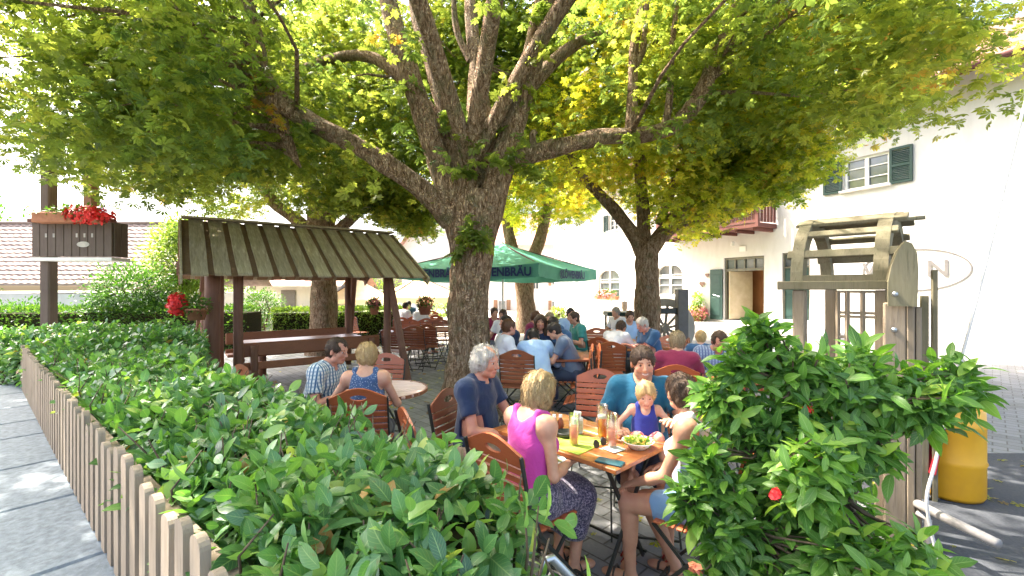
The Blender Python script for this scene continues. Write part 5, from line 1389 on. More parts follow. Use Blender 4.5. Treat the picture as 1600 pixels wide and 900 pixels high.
    for i in range(7): MB().beam((bx0 + .3 + i * (bx1 - bx0 - .5) / 6, 0, zb - .06), (bx0 + .3 + i * (bx1 - bx0 - .5) / 6, out * (dp - .1), zb - .06), .12, .12, bev=.01).build('bracket', BALC, rt)
    M4 = rt.matrix_basis
    def wp(x, y, z): return Matrix.Translation(rt.location) @ Matrix.Rotation(rt.rotation_euler.z, 4, 'Z') @ Vector((x, y, z))
    ln = bx1 - bx0; p = wp((bx0 + bx1) / 2, out * (dp + .12), zt)
    fb = empty('flower_box', tuple(p), rt.rotation_euler.z, 'long box of salmon and red geraniums along the balcony rail', 'flower box')
    MB().box((0, 0, -.08), (ln * .96, .2, .18), bev=.01).build('trough', BALC, fb); foliage(1500, (0, 0, .08), (ln * .5, .2, .22), LF_FAR, fb, sz=.09); blossoms(1700, (0, out * .05, .12), (ln * .52, .26, .26), PETAL_SALMON, fb, sz=.045, up=.3)
    w_ = ar1[1] - ar1[0]; p = wp((ar1[0] + ar1[1]) / 2, out * .2, ar1[2] + .30)
    fb = empty('flower_box', tuple(p), rt.rotation_euler.z, 'flower box with red blooms under the first arched window', 'flower box')
    MB().box((0, 0, -.2), (w_ * 1.05, .22, .2), bev=.01).build('trough', TERRA, fb); foliage(900, (0, 0, 0), (w_ * .58, .22, .28), LF_FAR, fb, sz=.1); blossoms(420, (0, out * .08, -.05), (w_ * .6, .26, .28), PETAL_PINK, fb, sz=.05)
    # hanging ball, wall hearts, potted flowers by the door
    p = wp(hs_px(1098), out * .35, hgt(468, zw(1098))); g = empty('hanging_plant', tuple(p), 0, 'round green plant ball hanging on the white wall left of the doorway', 'plant')
    foliage(700, (0, 0, 0), (.27, .27, .36), LF_SHRUB, g, sz=.10); MB().tube([(0, 0, .2), (0, 0, .62)], .008, 5).build('hanger', BLACKM, g)
    p = wp(hs_px(1098), out * .5, 0.0); g = empty('planter', tuple(p), 0, 'planter of pink and white flowers on the ground beside the green door leaf', 'planter')
    pot(g, (0, 0, .0), .3, .35); foliage(900, (0, 0, .55), (.5, .45, .4), LF_LIT, g, sz=.12); blossoms(600, (.1, 0, .55), (.52, .45, .36), PETAL_PINK, g, sz=.06)
    hw = simple('rusty_heart', (.20, .12, .09), (.14, .08, .06), 8, .6)
    for px, py, rr in ((1106, 430, .2), (1098, 444, .26)):
        p = wp(hs_px(px), out * .03, hgt(py, zw(px))); b2 = MB(); poly = [(rr * .5 * (16 * math.sin(t) ** 3) / 16, rr * .5 * (13 * math.cos(t) - 5 * math.cos(2 * t) - 2 * math.cos(3 * t) - math.cos(4 * t)) / 16) for t in np.linspace(0, 2 * PI, 30, False)]
        b2.prism(poly, (0, 0, 0), (1, 0, 0), (0, 0, 1), (0, out, 0), .03); o = b2.build('wall_heart', hw, None, loc=tuple(p), rz=rt.rotation_euler.z)
        tag(o, ('small' if rr < .22 else 'larger') + ' dark heart ornament on the white wall left of the doorway', 'ornament', 'heart ornaments on the inn wall')
    return wp, out
WP, OUT = inn()

# ================= far buildings
def plain_house(px0, px1, z, wall_top, apex, label, mat, roofm, wins=(), depth=6, gable=True, base=0.0):
    a = at(px0, z); b_ = at(px1, z); w = b_.x - a.x; rt = empty('white_house', ((a.x + b_.x) / 2, z, 0), 0, label, 'house')
    b = MB(); b.box((0, depth / 2, wall_top / 2), (w, depth, wall_top))
    if gable: b.prism([(-w / 2, wall_top), (w / 2, wall_top), (0, apex)], (0, .02, 0), (1, 0, 0), (0, 0, 1), (0, 1, 0), depth - .04)
    b.build('wall', mat, rt); e = .7; r = MB()
    if gable:
        sl = (apex - wall_top) / (w / 2)
        for sg in (-1, 1): r.beam((sg * (w / 2 + e), depth / 2, wall_top - e * sl + .12), (0, depth / 2, apex + .14), depth + 1.4, .16, up=(0, 0, 1))
    else: r.add([(-w / 2 - e, -e, wall_top - .1), (w / 2 + e, -e, wall_top - .1), (w / 2 + e, depth / 2, apex), (-w / 2 - e, depth / 2, apex), (-w / 2 - e, depth + e, wall_top - .1), (w / 2 + e, depth + e, wall_top - .1)], [(0, 1, 2, 3), (3, 2, 5, 4)])
    r.build('roof', roofm, rt)
    for x0, x1, y0, y1, sh in wins:
        xa, xb = at(x0, z).x - (a.x + b_.x) / 2, at(x1, z).x - (a.x + b_.x) / 2; h0, h1 = hgt(y1, z), hgt(y0, z)
        W = MB().box(((xa + xb) / 2, -.03, (h0 + h1) / 2), (xb - xa, .1, h1 - h0)).build('window', WHITEF, rt); q = MB()
        for k in (-1, 1): q.box(((xa + xb) / 2 + k * (xb - xa) * .23, -.09, (h0 + h1) / 2), ((xb - xa) * .38, .02, (h1 - h0) * .85))
        q.build('pane', PANE, W)
        if sh:
            for k in (-1, 1): MB().box(((xa + xb) / 2 + k * (xb - xa) * .78, -.04, (h0 + h1) / 2), ((xb - xa) * .46, .06, (h1 - h0) * 1.05), bev=.01).build('shutter', SHUT, rt)
    return rt
SHUT = simple('brown_shutter', (.30, .17, .10), (.22, .12, .07), 4, .6)
tilep = simple('pink_brown_roof_tile', (.42, .24, .19), (.32, .17, .13), 3, .85, bmp=.3)
plain_house(628, 742, 38, 5.2, 9.2, 'white gabled house with pinkish roof far behind the parasol, left of the trunk', WHITE, tilep, [(690, 700, 480, 500, True)], 9)
plain_house(742, 872, 34, 5.0, 8.0, 'white house with brown shutters far behind the tables, right of the trunk', WHITE, tilep, [(778, 791, 469, 486, True), (862, 872, 470, 484, True), (862, 872, 435, 446, True), (832, 842, 440, 452, False)], 8, gable=False)
plain_house(400, 520, 24, 1.9, 3.2, 'low white garage with grey door behind the log shelter', WHITE, tilep, [], 5, gable=False)
tag(MB().box((0, 0, 0), (.75, .06, 1.55), bev=.01).build('garage_door', GREYPAINT, None, loc=(at(450, 23.9).x, 23.93, .8)), 'narrow grey door in the low white garage wall', 'door')
# old tiled roof house on the left
def tile_roof():
    m, nt, N, bs = nodes('old_clay_tiles'); v = texco(nt, N); br = N.new('ShaderNodeTexBrick'); lk(nt, v, br.inputs['Vector'])
    return m
def left_house():
    z = 15.5; xl, xr = at(-140, z).x, at(300, z).x; w = xr - xl; rt = empty('tiled_house', ((xl + xr) / 2, z, 0), 0, 'old house with low weathered pinkish clay tile roof at far left', 'house')
    MB().box((0, 3.2, .75), (w - .6, 6, 1.5)).build('wall', WHITE, rt); clay = simple('weathered_clay_tile', (.33, .25, .205), (.20, .145, .12), 5, .9, bmp=.4, lo=.3, hi=.7)
    h0, h1, dp = hgt(446, z), hgt(346, z + 1.9), 2.6; rows = 15; b = MB(); R = random.Random(1)
    for i in range(rows):
        t0, t1 = i / rows, (i + 1.12) / rows; y0, y1 = dp * t0, dp * t1; za, zb = h0 + (h1 - h0) * t0, h0 + (h1 - h0) * t1; k = int(w / .26)
        for j in range(k):
            x0 = -w / 2 + j * w / k; q = .02 * R.random()
            b.add([(x0, y0, za + .05 + q), (x0 + w / k * .5, y0, za + .085 + q), (x0 + w / k, y0, za + .05 + q), (x0, y1, zb + .005), (x0 + w / k * .5, y1, zb + .04), (x0 + w / k, y1, zb + .005), (x0, y0, za), (x0 + w / k, y0, za)], [(0, 1, 4, 3), (1, 2, 5, 4), (6, 7, 2, 1, 0)])
    b.build('roof', clay, rt)
    q = MB(); q.add([(-w / 2, dp, h1), (w / 2, dp, h1), (w / 2, dp * 2, h0), (-w / 2, dp * 2, h0)], [(0, 1, 2, 3)]); q.build('rear_roof', clay, rt)
    MB().box((0, dp, h1 + .05), (w + .1, .24, .12), bev=.03).build('ridge_cap', clay, rt)
left_house()
# timber balcony corner with geraniums, far left
DBRN = wood('dark_grey_brown_board', (.12, .085, .065), (.17, .125, .10), (.07, .05, .04), 2, 2, .7)
def balcony_left():
    z = 7.0; p = at(176, z); rt = empty('wooden_balcony', (p.x, z, 0), 0, 'dark wooden balcony corner with carved cut-outs, entering from the left edge', 'balcony')
    h0, h1 = hgt(402, z), hgt(350, z); b = MB(); k = 10
    for i in range(k): b.box((-.06 - i * .125, 0, (h0 + h1) / 2 + .02), (.118, .035, h1 - h0 + .02), bev=.004)
    b.build('front_boards', DBRN, rt); b = MB()
    for i in range(2): b.box((0.0, .08 + i * .125, (h0 + h1) / 2 + .02), (.035, .118, h1 - h0 + .02), bev=.004)
    b.build('side_boards', DBRN, rt)
    pb = simple('pale_board', (.5, .46, .4))
    for x in (-.30, -.42, -.54, -.9, -1.02):
        c = MB(); c.prism([(-.015, -.03), (.015, -.03), (.015, .03), (-.015, .03)], (x, -.022, (h0 + h1) / 2 + .08), (1, 0, 0), (0, 0, 1), (0, 1, 0), .003); c.build('cut_out', pb, rt)
    c = MB(); c.prism([(math.cos(t) * .10, math.sin(t) * .045) for t in np.linspace(0, 2 * PI, 16, False)], (-.44, -.024, (h0 + h1) / 2 - .06), (1, 0, 0), (0, 0, 1), (0, 1, 0), .003); c.build('cut_out', pb, rt)
    MB().box((-.62, .14, h0 - .03), (1.26, .34, .05)).build('floor', WHITEF, rt)
    MB().box((-.62, -.01, h1 + .05), (1.3, .12, .06), bev=.01).build('handrail', BALC, rt)
    MB().box((-.50, .18, (h1 + 3.9) / 2), (.15, .15, 3.9 - h1), bev=.015).build('post', wood('red_brown_post', (.30, .14, .08), (.38, .19, .11), None, 2), rt)
    MB().box((-1.2, .2, 1.95), (.16, .16, 3.9), bev=.02).build('post', DBRN, rt)
    fb = empty('flower_box', (p.x - .28, z - .10, h1 + .08), 0, 'red geraniums spilling over the left balcony rail', 'flower box'); MB().box((-.3, 0, 0), (1.0, .18, .16), bev=.01).build('trough', TERRA, fb)
    foliage(300, (-.2, 0, .08), (.5, .14, .12), LF_FAR, fb, sz=.07); blossoms(520, (.02, -.04, .02), (.42, .16, .16), PETAL_RED, fb, sz=.035)
    # closed white parasol top behind
    q = at(155, 19); pr = empty('folded_parasol', (q.x, 19, 0), 0, 'pale half folded parasol top rising behind the tiled roof at far left', 'parasol'); t0 = hgt(312, 19)
    MB().lathe([(.01, t0), (.2, t0 - .35), (.55, t0 - 1.0), (.6, t0 - 1.1), (.5, t0 - 1.1)], (0, 0, 0), 10).build('canopy', WHITEF, pr); MB().tube([(0, 0, 0), (0, 0, t0)], .03, 8).build('pole', WHITEF, pr)
balcony_left()
# garden shrubs and far hedges on the left
def shrub(px, z, pyb, r, n, mat, label, sz=.09, tint=None, name='garden_shrub', cat='shrub', stem=True, group=None, c2=()):
    p = at(px, z); top = hgt(pyb, z); rt = empty(name, (p.x, z, 0), 0, label, cat, group)
    L = foliage(n, (0, 0, top - r[2]), r, mat, rt, sz=sz, tint=tint, zmin=.05, shellf=.45)
    for i, (dx, dz, rr) in enumerate(c2): foliage(int(n * .4), (dx, 0, top - r[2] + dz), rr, mat, rt, sz=sz, tint=tint, zmin=.05, shellf=.4)
    if stem:
        b = MB(); R = random.Random(int(px))
        for k in range(6): b.tube([(0, 0, 0), (R.uniform(-.3, .3) * r[0], R.uniform(-.2, .2), (top - r[2]) * .8 + .1), (R.uniform(-.8, .8) * r[0], R.uniform(-.5, .5) * r[1], top - r[2] * R.uniform(.3, .9))], [.04, .03, .01], 6)
        b.build('stems', TWIG, rt, True)
    return rt
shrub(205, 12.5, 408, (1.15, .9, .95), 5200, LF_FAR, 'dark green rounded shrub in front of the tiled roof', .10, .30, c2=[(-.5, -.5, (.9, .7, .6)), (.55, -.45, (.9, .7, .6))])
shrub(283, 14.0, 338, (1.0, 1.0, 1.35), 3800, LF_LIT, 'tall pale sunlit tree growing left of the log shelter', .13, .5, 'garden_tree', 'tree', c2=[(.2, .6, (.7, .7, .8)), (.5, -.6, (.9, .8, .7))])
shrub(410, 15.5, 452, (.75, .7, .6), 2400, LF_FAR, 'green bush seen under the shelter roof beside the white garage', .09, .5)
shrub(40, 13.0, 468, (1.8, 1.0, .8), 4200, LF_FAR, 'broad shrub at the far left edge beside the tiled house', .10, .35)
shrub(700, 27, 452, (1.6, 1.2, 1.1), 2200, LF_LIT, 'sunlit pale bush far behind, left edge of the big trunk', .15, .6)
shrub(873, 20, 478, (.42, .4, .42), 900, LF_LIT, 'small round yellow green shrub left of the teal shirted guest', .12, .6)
def hedge_strip(p0, p1, w, h, n, mat, label, sz=.08, tint=.4):
    a = Vector(p0); b_ = Vector(p1); d = (b_ - a); l = d.length; rt = empty('clipped_hedge', ((a.x + b_.x) / 2, (a.y + b_.y) / 2, 0), math.atan2(d.y, d.x), label, 'hedge')
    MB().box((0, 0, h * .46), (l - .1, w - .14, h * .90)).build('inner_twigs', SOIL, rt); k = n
    f = rng.integers(0, 3, k); x = rng.uniform(-l / 2, l / 2, k); y = np.where(f == 0, rng.uniform(-w / 2, w / 2, k), np.where(f == 1, -w / 2, w / 2)); z = np.where(f == 0, h, rng.uniform(.03, h, k))
    pos = np.stack([x, y, z], 1) + rng.normal(0, .035, (k, 3)); nr = np.stack([rng.normal(0, .5, k), np.where(f == 0, 0, np.sign(y)) + rng.normal(0, .4, k), np.where(f == 0, 1, .3) + rng.normal(0, .3, k)], 1)
    tv, tf = blade_lo(.3); R = frame_dir(nr, rng.normal(0, 1, (k, 3))); V, Fa, T, _ = scatter(tv, tf, R, pos, sz * rng.uniform(.6, 1.2, k), np.clip(rng.normal(tint, .18, k), 0, 1)); np_mesh('leaves', V, Fa, mat, rt, False, T)
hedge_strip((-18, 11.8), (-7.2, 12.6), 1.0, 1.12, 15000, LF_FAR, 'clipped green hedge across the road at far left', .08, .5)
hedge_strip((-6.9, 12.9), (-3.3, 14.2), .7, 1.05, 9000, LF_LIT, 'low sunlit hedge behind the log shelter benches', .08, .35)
# far garden wood behind everything at left
def far_trees():
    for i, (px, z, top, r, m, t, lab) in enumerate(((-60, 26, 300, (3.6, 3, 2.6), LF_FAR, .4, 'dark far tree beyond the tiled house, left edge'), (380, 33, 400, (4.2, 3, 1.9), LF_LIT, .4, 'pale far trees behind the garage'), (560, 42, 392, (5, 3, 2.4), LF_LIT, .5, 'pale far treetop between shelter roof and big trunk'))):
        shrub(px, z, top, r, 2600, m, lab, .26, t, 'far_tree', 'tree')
far_trees()

# ================= mill wheel on posts
def mill():
    R0 = Vector((2.80, 3.30)); ax_ = Vector((-.69, .72)).normalized(); pl = Vector((.72, .69)).normalized(); W = .52; r = .56; cz = 1.74
    rt = empty('mill_wheel', (R0.x, R0.y, 0), 0, 'weathered wooden half water wheel on posts at the right of the garden', 'mill wheel')
    P = lambda a, d, z: Vector((ax_.x * a + pl.x * d, ax_.y * a + pl.y * d, z))
    for a in (0.0, W):
        for (t0, t1) in ((0, PI / 3), (PI / 3, 2 * PI / 3), (2 * PI / 3, PI)):
            b = MB(); ts = np.linspace(t0 + .01, t1 - .01, 8)
            poly = [(r * math.cos(t), r * math.sin(t)) for t in ts] + [((r - .115) * math.cos(t), (r - .115) * math.sin(t)) for t in ts[::-1]]
            b.prism(poly, P(a, .35, cz), (pl.x, pl.y, 0), (0, 0, 1), (ax_.x, ax_.y, 0), .085); b.build('rim_segment', OLDWOOD, rt)
    for k, t in enumerate(np.linspace(.05, PI - .05, 9)):
        d = .35 + (r - .02) * math.cos(t); z = cz + (r - .02) * math.sin(t); ex = .06 if k % 2 else .02
        n_ = Vector((pl.x * math.cos(t), pl.y * math.cos(t), math.sin(t)))
        b = MB(); b.beam(P(-ex - .02, d, z), P(W + .06 + ex, d, z), (.12 if k in (3, 4, 5) else .065), .028, up=n_, bev=.004); b.build('paddle', OLDWOOD, rt)
    b = MB(); b.beam(P(-.03, -.24, cz - .02), P(W + .16, -.24, cz - .02), .075, .065, bev=.006); b.build('cross_beam', OLDWOOD, rt)
    b = MB(); b.beam(P(-.03, .92, cz - .02), P(W + .14, .92, cz - .02), .075, .065, bev=.006); b.build('cross_beam', OLDWOOD, rt)
    b = MB(); b.tube([P(-.16, .35, cz + r - .06), P(W + .05, .35, cz + r - .06)], .018, 8); b.build('axle_rod', OLDWOOD, rt, True)
    for a in (.03, W + .02):
        for d in (-.20, .88): MB().beam(P(a, d, 0), P(a, d, cz - .055), .085, .085, up=(ax_.x, ax_.y, 0), bev=.008).build('post', OLDPOST, rt)
    # lattice between the far posts
    q = at(1308, 4.1); q2 = at(1374, 3.9); Z0, Z1 = .9, hgt(454, 4.0); b = MB(); O = Vector((q.x - R0.x, 4.1 - R0.y, 0)); E = Vector((q2.x - R0.x, 3.9 - R0.y, 0))
    for t in (0.02, .25, .62, .98): b.beam(O.lerp(E, t) + Vector((0, 0, Z0)), O.lerp(E, t) + Vector((0, 0, Z1)), .028, .028)
    for z in (Z1 - .01, Z1 - .20, Z1 - .235, Z1 - .42, Z1 - .62): b.beam(O + Vector((0, .002, z)), E + Vector((0, .002, z)), .024, .024)
    b.build('lattice', OLDPOST, rt)
    q = at(1411, 3.02); pr = empty('timber_post', (q.x, 3.02, 0), math.radians(-36), 'stout bleached wooden post with rounded cheek board at its head, right side', 'post')
    b = MB(); b.box((-.045, 0, .80), (.115, .10, 1.60), bev=.008); b.build('post_shaft', OLDPOST, pr)
    b = MB(); b.box((.035, .006, .80), (.04, .12, 1.60), bev=.006); b.box((.075, .0, .80), (.03, .09, 1.55), bev=.005); b.build('side_boards', OLDPOST, pr)
    b = MB(); hx = [(-.085, 1.58), (.06, 1.58), (.066, 1.82), (.058, 1.93), (.035, 1.99), (.0, 2.01), (-.035, 1.95), (-.07, 1.84), (-.085, 1.74)]
    b.prism(hx, (0, .064, 0), (1, 0, 0), (0, 0, 1), (0, 1, 0), .05); b.prism(hx, (0, -.115, 0), (1, 0, 0), (0, 0, 1), (0, 1, 0), .05)
    b.prism([(x, z) for x, z in hx if z > 1.7] , (0, -.062, 0), (1, 0, 0), (0, 0, 1), (0, 1, 0), .124); b.build('cheek_board', OLDWOOD, pr)
    b = MB(); 
    for z in (1.42, 1.66): b.lathe([(0, .018), (.014, .014), (.018, 0)], (-.05, -.052 if z < 1.5 else -.118, z), 10, R=Matrix.Rotation(PI / 2, 3, 'X'))
    b.build('bolt', STEEL, pr, True)
    q = at(1452, 3.6); pr = empty('timber_post', (q.x, 3.6, 0), math.radians(-36), 'slimmer split wooden post behind the stout one at the right edge', 'post')
    b = MB(); b.box((-.03, 0, .82), (.05, .07, 1.64), bev=.006); b.box((.03, .0, .92), (.035, .07, 1.85), bev=.006); b.build('post_shaft', OLDWOOD, pr)
mill()
# rope, pipe and yellow thing at the right edge
a = [pt(1700, -180, 3.4), pt(1610, 130, 3.2), pt(1536, 430, 3.0), pt(1476, 660, 2.9), pt(1461, 725, 2.85), pt(1448, 778, 2.82), pt(1455, 830, 2.8), pt(1468, 880, 2.78), pt(1482, 940, 2.78)]
ropem = simple('white_rope', (.62, .60, .58), (.45, .43, .42), 90, .8, (1, 1, 3), .6)
o = MB(); o.tube(cat(a, 5), .010, 8); tag(o.build('rope', ropem, smooth=True), 'white twisted rope hanging taut at the right edge beside the post', 'rope')
o = MB(); o.tube([pt(1432, 786, 2.95), pt(1470, 806, 2.8), pt(1560, 850, 2.5)], .028, 12); o.tube([pt(1432, 800, 2.95), pt(1450, 812, 2.9), pt(1452, 950, 2.9)], .02, 10); tag(o.build('grey_rail', simple('grey_pipe', (.28, .26, .25), (.2, .19, .18), 20, .5), smooth=True), 'grey round pipe rail leaving the wooden post to the right', 'rail')
YEL = simple('yellow_plastic', (.75, .38, .02), (.66, .32, .02), 4, .4, bmp=.02); REDP = simple('red_plastic', (.42, .02, .03), (.32, .015, .025), 4, .4, bmp=.02)
q = at(1480, 3.72); y = empty('plastic_drum', (q.x, 3.7, 0), 0, 'yellow plastic drum with red lid panel at the right edge behind the rope', 'drum')
MB().lathe([(0, .01), (.20, .01), (.215, .04), (.215, .28), (.224, .30), (.215, .32), (.215, .58), (.224, .60), (.215, .62), (.21, .72), (.19, .74), (.19, .72), (0, .715)], (0, 0, 0), 28).build('drum_body', YEL, y, True)
MB().box((-.235, -.02, .42), (.03, .30, .42), Matrix.Rotation(.2, 3, 'Y'), bev=.012).build('red_panel', REDP, y)
# grey pillar frame and old pale cart wheel behind the right tree
q = at(1065, 10.6); f = empty('steel_gantry', (q.x, 10.6, 0), 0, 'dark grey steel goal frame behind the right chestnut trunk', 'frame')
zt = hgt(452, 10.6); wL = at(1065, 10.6).x - at(996, 10.6).x
MB().box((0, 0, zt / 2), (.24, .24, zt), bev=.01).build('post', GREYPAINT, f); MB().box((-wL, 0, zt / 2), (.12, .12, zt), bev=.01).build('post', BLACKM, f); MB().box((-wL / 2 + .02, 0, hgt(486, 10.6)), (wL - .2, .10, .14), bev=.01).build('cross_bar', BLACKM, f)
q = at(1040, 10.9); f = empty('cart_wheel', (q.x, 10.9, .72), 0, 'big pale wooden wheel with dark spokes leaning behind the right trunk', 'wheel'); pale = wood('pale_wheel_wood', (.42, .38, .32), (.52, .47, .4), None, 2, 2, .8)
b = MB(); K = 36; b.ring([(math.cos(t) * .72, math.sin(t) * .72) for t in np.linspace(0, 2 * PI, K, False)], [(math.cos(t) * .54, math.sin(t) * .54) for t in np.linspace(0, 2 * PI, K, False)], (0, 0, 0), (1, 0, 0), (0, 0, 1), (0, 1, 0), .1); b.build('rim', pale, f)
b = MB()
for k in range(10): t = k * PI / 5 + .2; b.beam((0, .05, 0), (math.cos(t) * .58, .05, math.sin(t) * .58), .05, .06)
b.tube([(0, -.05, 0), (0, .15, 0)], .09, 14); b.build('spokes', pale, f)
b = MB(); q = at(955, 11.4); q2 = at(996, 11.2); 
tt = empty('bar_table', (at(972, 11.3).x, 11.3, 0), 0, 'dark green bar height table in the back beside the right trunk', 'table'); MB().box((0, 0, hgt(490, 11.3)), (.85, .6, .10), bev=.01).build('table_top', GREENP, tt)
for sx in (-1, 1):
    for sy in (-1, 1): MB().box((sx * .36, sy * .24, hgt(490, 11.3) / 2 - .02), (.05, .05, hgt(490, 11.3) - .08)).build('leg', BLACKM, tt)
# carved totem post at the wall
q = at(976, 16); o = MB(); o.lathe([(0, 0), (.10, 0), (.11, .3), (.08, .36), (.12, .55), (.12, .8), (.07, .86), (.10, 1.0), (.10, 1.2), (0, 1.24)], (0, 0, 0), 14); tag(o.build('carved_post', simple('carved_pinkish_wood', (.5, .36, .28), (.38, .25, .18), 10), loc=(q.x, 16, 0), smooth=True), 'small carved pinkish post against the sunny white wall', 'post')
# tube rail at the near end of the hedge
o = MB(); o.tube([pt(846, 1200, 1.35), pt(846, 905, 1.35), pt(849, 874, 1.35), pt(862, 872, 1.36), pt(905, 915, 1.40), pt(985, 1010, 1.5)], .013, 12); tag(o.build('steel_handrail', STEEL, smooth=True), 'galvanised tube rail at the near end of the laurel hedge', 'rail')

# ================= big leafy shrub, foreground right
def big_shrub():
    org = np.array([1.25, 1.95, 0]); rt = empty('leafy_shrub', tuple(org), 0, 'large bright green leafy shrub in the right foreground with a few red blooms', 'shrub')
    tv, tf, tuv = blade(.19, 6, .30, .05); L = Leaves()
    lobes = [((1190, 512), 2.1, .075, 22), ((1150, 560), 2.1, .10, 26), ((1245, 575), 2.05, .15, 55), ((1320, 600), 2.0, .17, 62), ((1395, 610), 1.95, .15, 46), ((1450, 615), 1.9, .13, 36), ((1492, 590), 2.0, .12, 24), ((1125, 615), 2.1, .10, 26),
             ((1165, 650), 2.08, .14, 42), ((1235, 660), 2.0, .18, 66), ((1330, 690), 1.95, .17, 56), ((1275, 735), 1.72, .15, 46), ((1215, 740), 1.98, .17, 54), ((1135, 765), 1.95, .13, 36), ((1085, 772), 1.97, .085, 22), ((1108, 705), 1.97, .07, 18), ((1150, 835), 1.9, .15, 46), ((1200, 890), 1.9, .18, 60),
             ((1300, 870), 1.75, .18, 56), ((1385, 895), 1.55, .13, 34), ((1240, 815), 1.98, .20, 70), ((1320, 800), 2.05, .15, 46), ((1130, 920), 1.85, .14, 36), ((1350, 560), 2.15, .10, 20), ((1430, 870), 1.6, .09, 16), ((1345, 850), 1.65, .10, 18)]
    stem_tips = []
    for (px, py), z, r, n in lobes:
        n = int(n * 1.3)
        c = np.array(tuple(pt(px, py, z))); d = rng.normal(0, 1, (n, 3)); d /= np.linalg.norm(d, axis=1, keepdims=True)
        base = c + d * r * (rng.random((n, 1)) ** .45) * np.array([1, .9, .85]); dr = d * .6 + np.array([0, -.1, .75]) + rng.normal(0, .3, (n, 3))
        stem_tips += [Vector(b_) for b_ in base[:max(6, n // 5)]]
        shoots(L, base - org, dr, tv, tf, tuv, 6, .112 if py > 560 else .105, lambda k: np.clip(rng.beta(2.0, 2.4, k) + (.1 if z < 1.8 else 0), 0, 1), spread=(.7, 1.95), length=.11)
    L.build('leaves', LF_SHRUB, rt, True)
    b = MB(); R = random.Random(8); roots = [Vector((1.28, 1.95, 0)), Vector((1.12, 2.0, 0)), Vector((1.42, 1.9, 0))]
    mids = [pt(1290, 760, 1.95), pt(1200, 700, 2.05), pt(1345, 700, 1.95), pt(1330, 610, 2.0), pt(1240, 600, 2.05), pt(1160, 820, 1.95)]
    for i, m in enumerate(mids):
        r0 = roots[i % 3]; b.tube(cat([r0, r0.lerp(m, .5) + Vector((R.uniform(-.05, .05), 0, .05)), m], 4), list(np.linspace(.028, .014, 9)), 8)
    for t in stem_tips:
        m = min(mids, key=lambda q: (q - t).length + max(0, q.z - t.z) * .6); c = m.lerp(t, .5) + Vector((R.uniform(-.03, .03), R.uniform(-.03, .03), -.02)); b.tube([m, c, t], [.009, .006, .003], 5)
    b.v = [(v[0] - org[0], v[1] - org[1], v[2]) for v in b.v]; b.build('stems', TWIG, rt, True)
    for px, py, z, m, s_ in ((1212, 773, 1.72, PETAL_RED, .022), (1086, 889, 1.75, PETAL_SALMON, .024), (1262, 640, 1.9, PETAL_RED, .018)):
        c = pt(px, py, z) - Vector(org); blossoms(26, tuple(c), (s_, s_ * .8, s_ * .8), m, rt, 'blossom', s_ * .9)
big_shrub()
# ================= folding chairs and tables
def chair_proto(wd, label, group):
    rt = empty('folding_chair', (0, 0, 0), 0, label, 'chair', group)
    W = .43; ub = Vector((0, -.22, .975)).normalized(); un = Vector((0, .975, .22)).normalized(); B0 = Vector((0, -.165, .47))
    def bp(x, s, o=0.0): return B0 + Vector((x, 0, 0)) + ub * s + un * o
    b = MB()
    for k in range(6):
        s = .045 + k * .052; c = .010 * math.sin(k * .6)
        R = Matrix((Vector((1, 0, 0)), un, ub)).transposed(); b.box(bp(0, s + .02, .0), (W, .014, .043), R, bev=.004)
    b.build('backrest', wd, rt)
    K = 40; out = []; inn = []
    for i in range(K):
        t = 2 * PI * i / K; cx, cy = math.cos(t), math.sin(t); inn.append((.062 * cx, .410 + .023 * cy))
        # outer: bottom straight, top humped
        x = W / 2 * max(-1, min(1, cx * 1.35)); 
        if cy >= 0: y = .400 + .075 * (math.cos(PI * x / W) ** 1.3 if abs(x) < W / 2 else 0) * 1.0 * min(1, cy * 3) + .012 * (abs(x) < W / 2 * .999) * min(1, cy * 3)
        else: y = .400 + .047 * max(-1, cy * 1.6)
        out.append((x, y))
    b = MB(); b.ring(out, inn, bp(0, 0, -.008), (1, 0, 0), ub, un, .016); b.build('head_rail', wd, rt)
    b = MB()
    for k in range(6): b.box((0, -.15 + k * .062, .452 - .004 * k * 0), (W - .02, .052, .014), bev=.004)
    b.build('seat', wd, rt)
    for nm, (p0, p1, ins) in (('back_frame', ((.20, 0), None, .0)), ('front_frame', ((-.27, 0), (.19, .44), .03))):
        f = MB()
        for sg in (-1, 1):
            x = sg * (W / 2 + .004 - ins)
            if p1 is None:
                pts = [Vector((x, .25, .01)), Vector((x, -.13, .44)), bp(x, .18, -.016), bp(x, .42, -.016)]
                for a, c in zip(pts, pts[1:]): f.beam(a, c, .018, .012, up=(1, 0, 0))
            else: f.beam((x, p0[0], .01), (x, p1[0], p1[1]), .018, .012, up=(1, 0, 0))
        if p1 is None: f.beam((-W / 2, .22, .045), (W / 2, .22, .045), .012, .012)
        else: f.beam((-W / 2 + .03, -.24, .05), (W / 2 - .03, -.24, .05), .012, .012); f.beam((-W / 2, .02, .24), (W / 2, .02, .24), .008, .008)
        f.build(nm, BLACKM, rt)
    return rt
CH_O = chair_proto(CHAIRW, 'x', 'folding beer garden chairs'); CH_D = chair_proto(CHAIRD, 'x', 'folding beer garden chairs')
_used = set()
def chair(x, y, hd, label, dark=False, tip=0.0):
    src = CH_D if dark else CH_O; rz = math.atan2(-hd[0], hd[1])
    rot = (tip, 0, rz)
    if src.name not in _used:
        _used.add(src.name); src.location = (x, y, 0); src.rotation_euler = rot; src['label'] = label; return src
    return copy_tree(src, (x, y, 0), label=label, rot=rot)
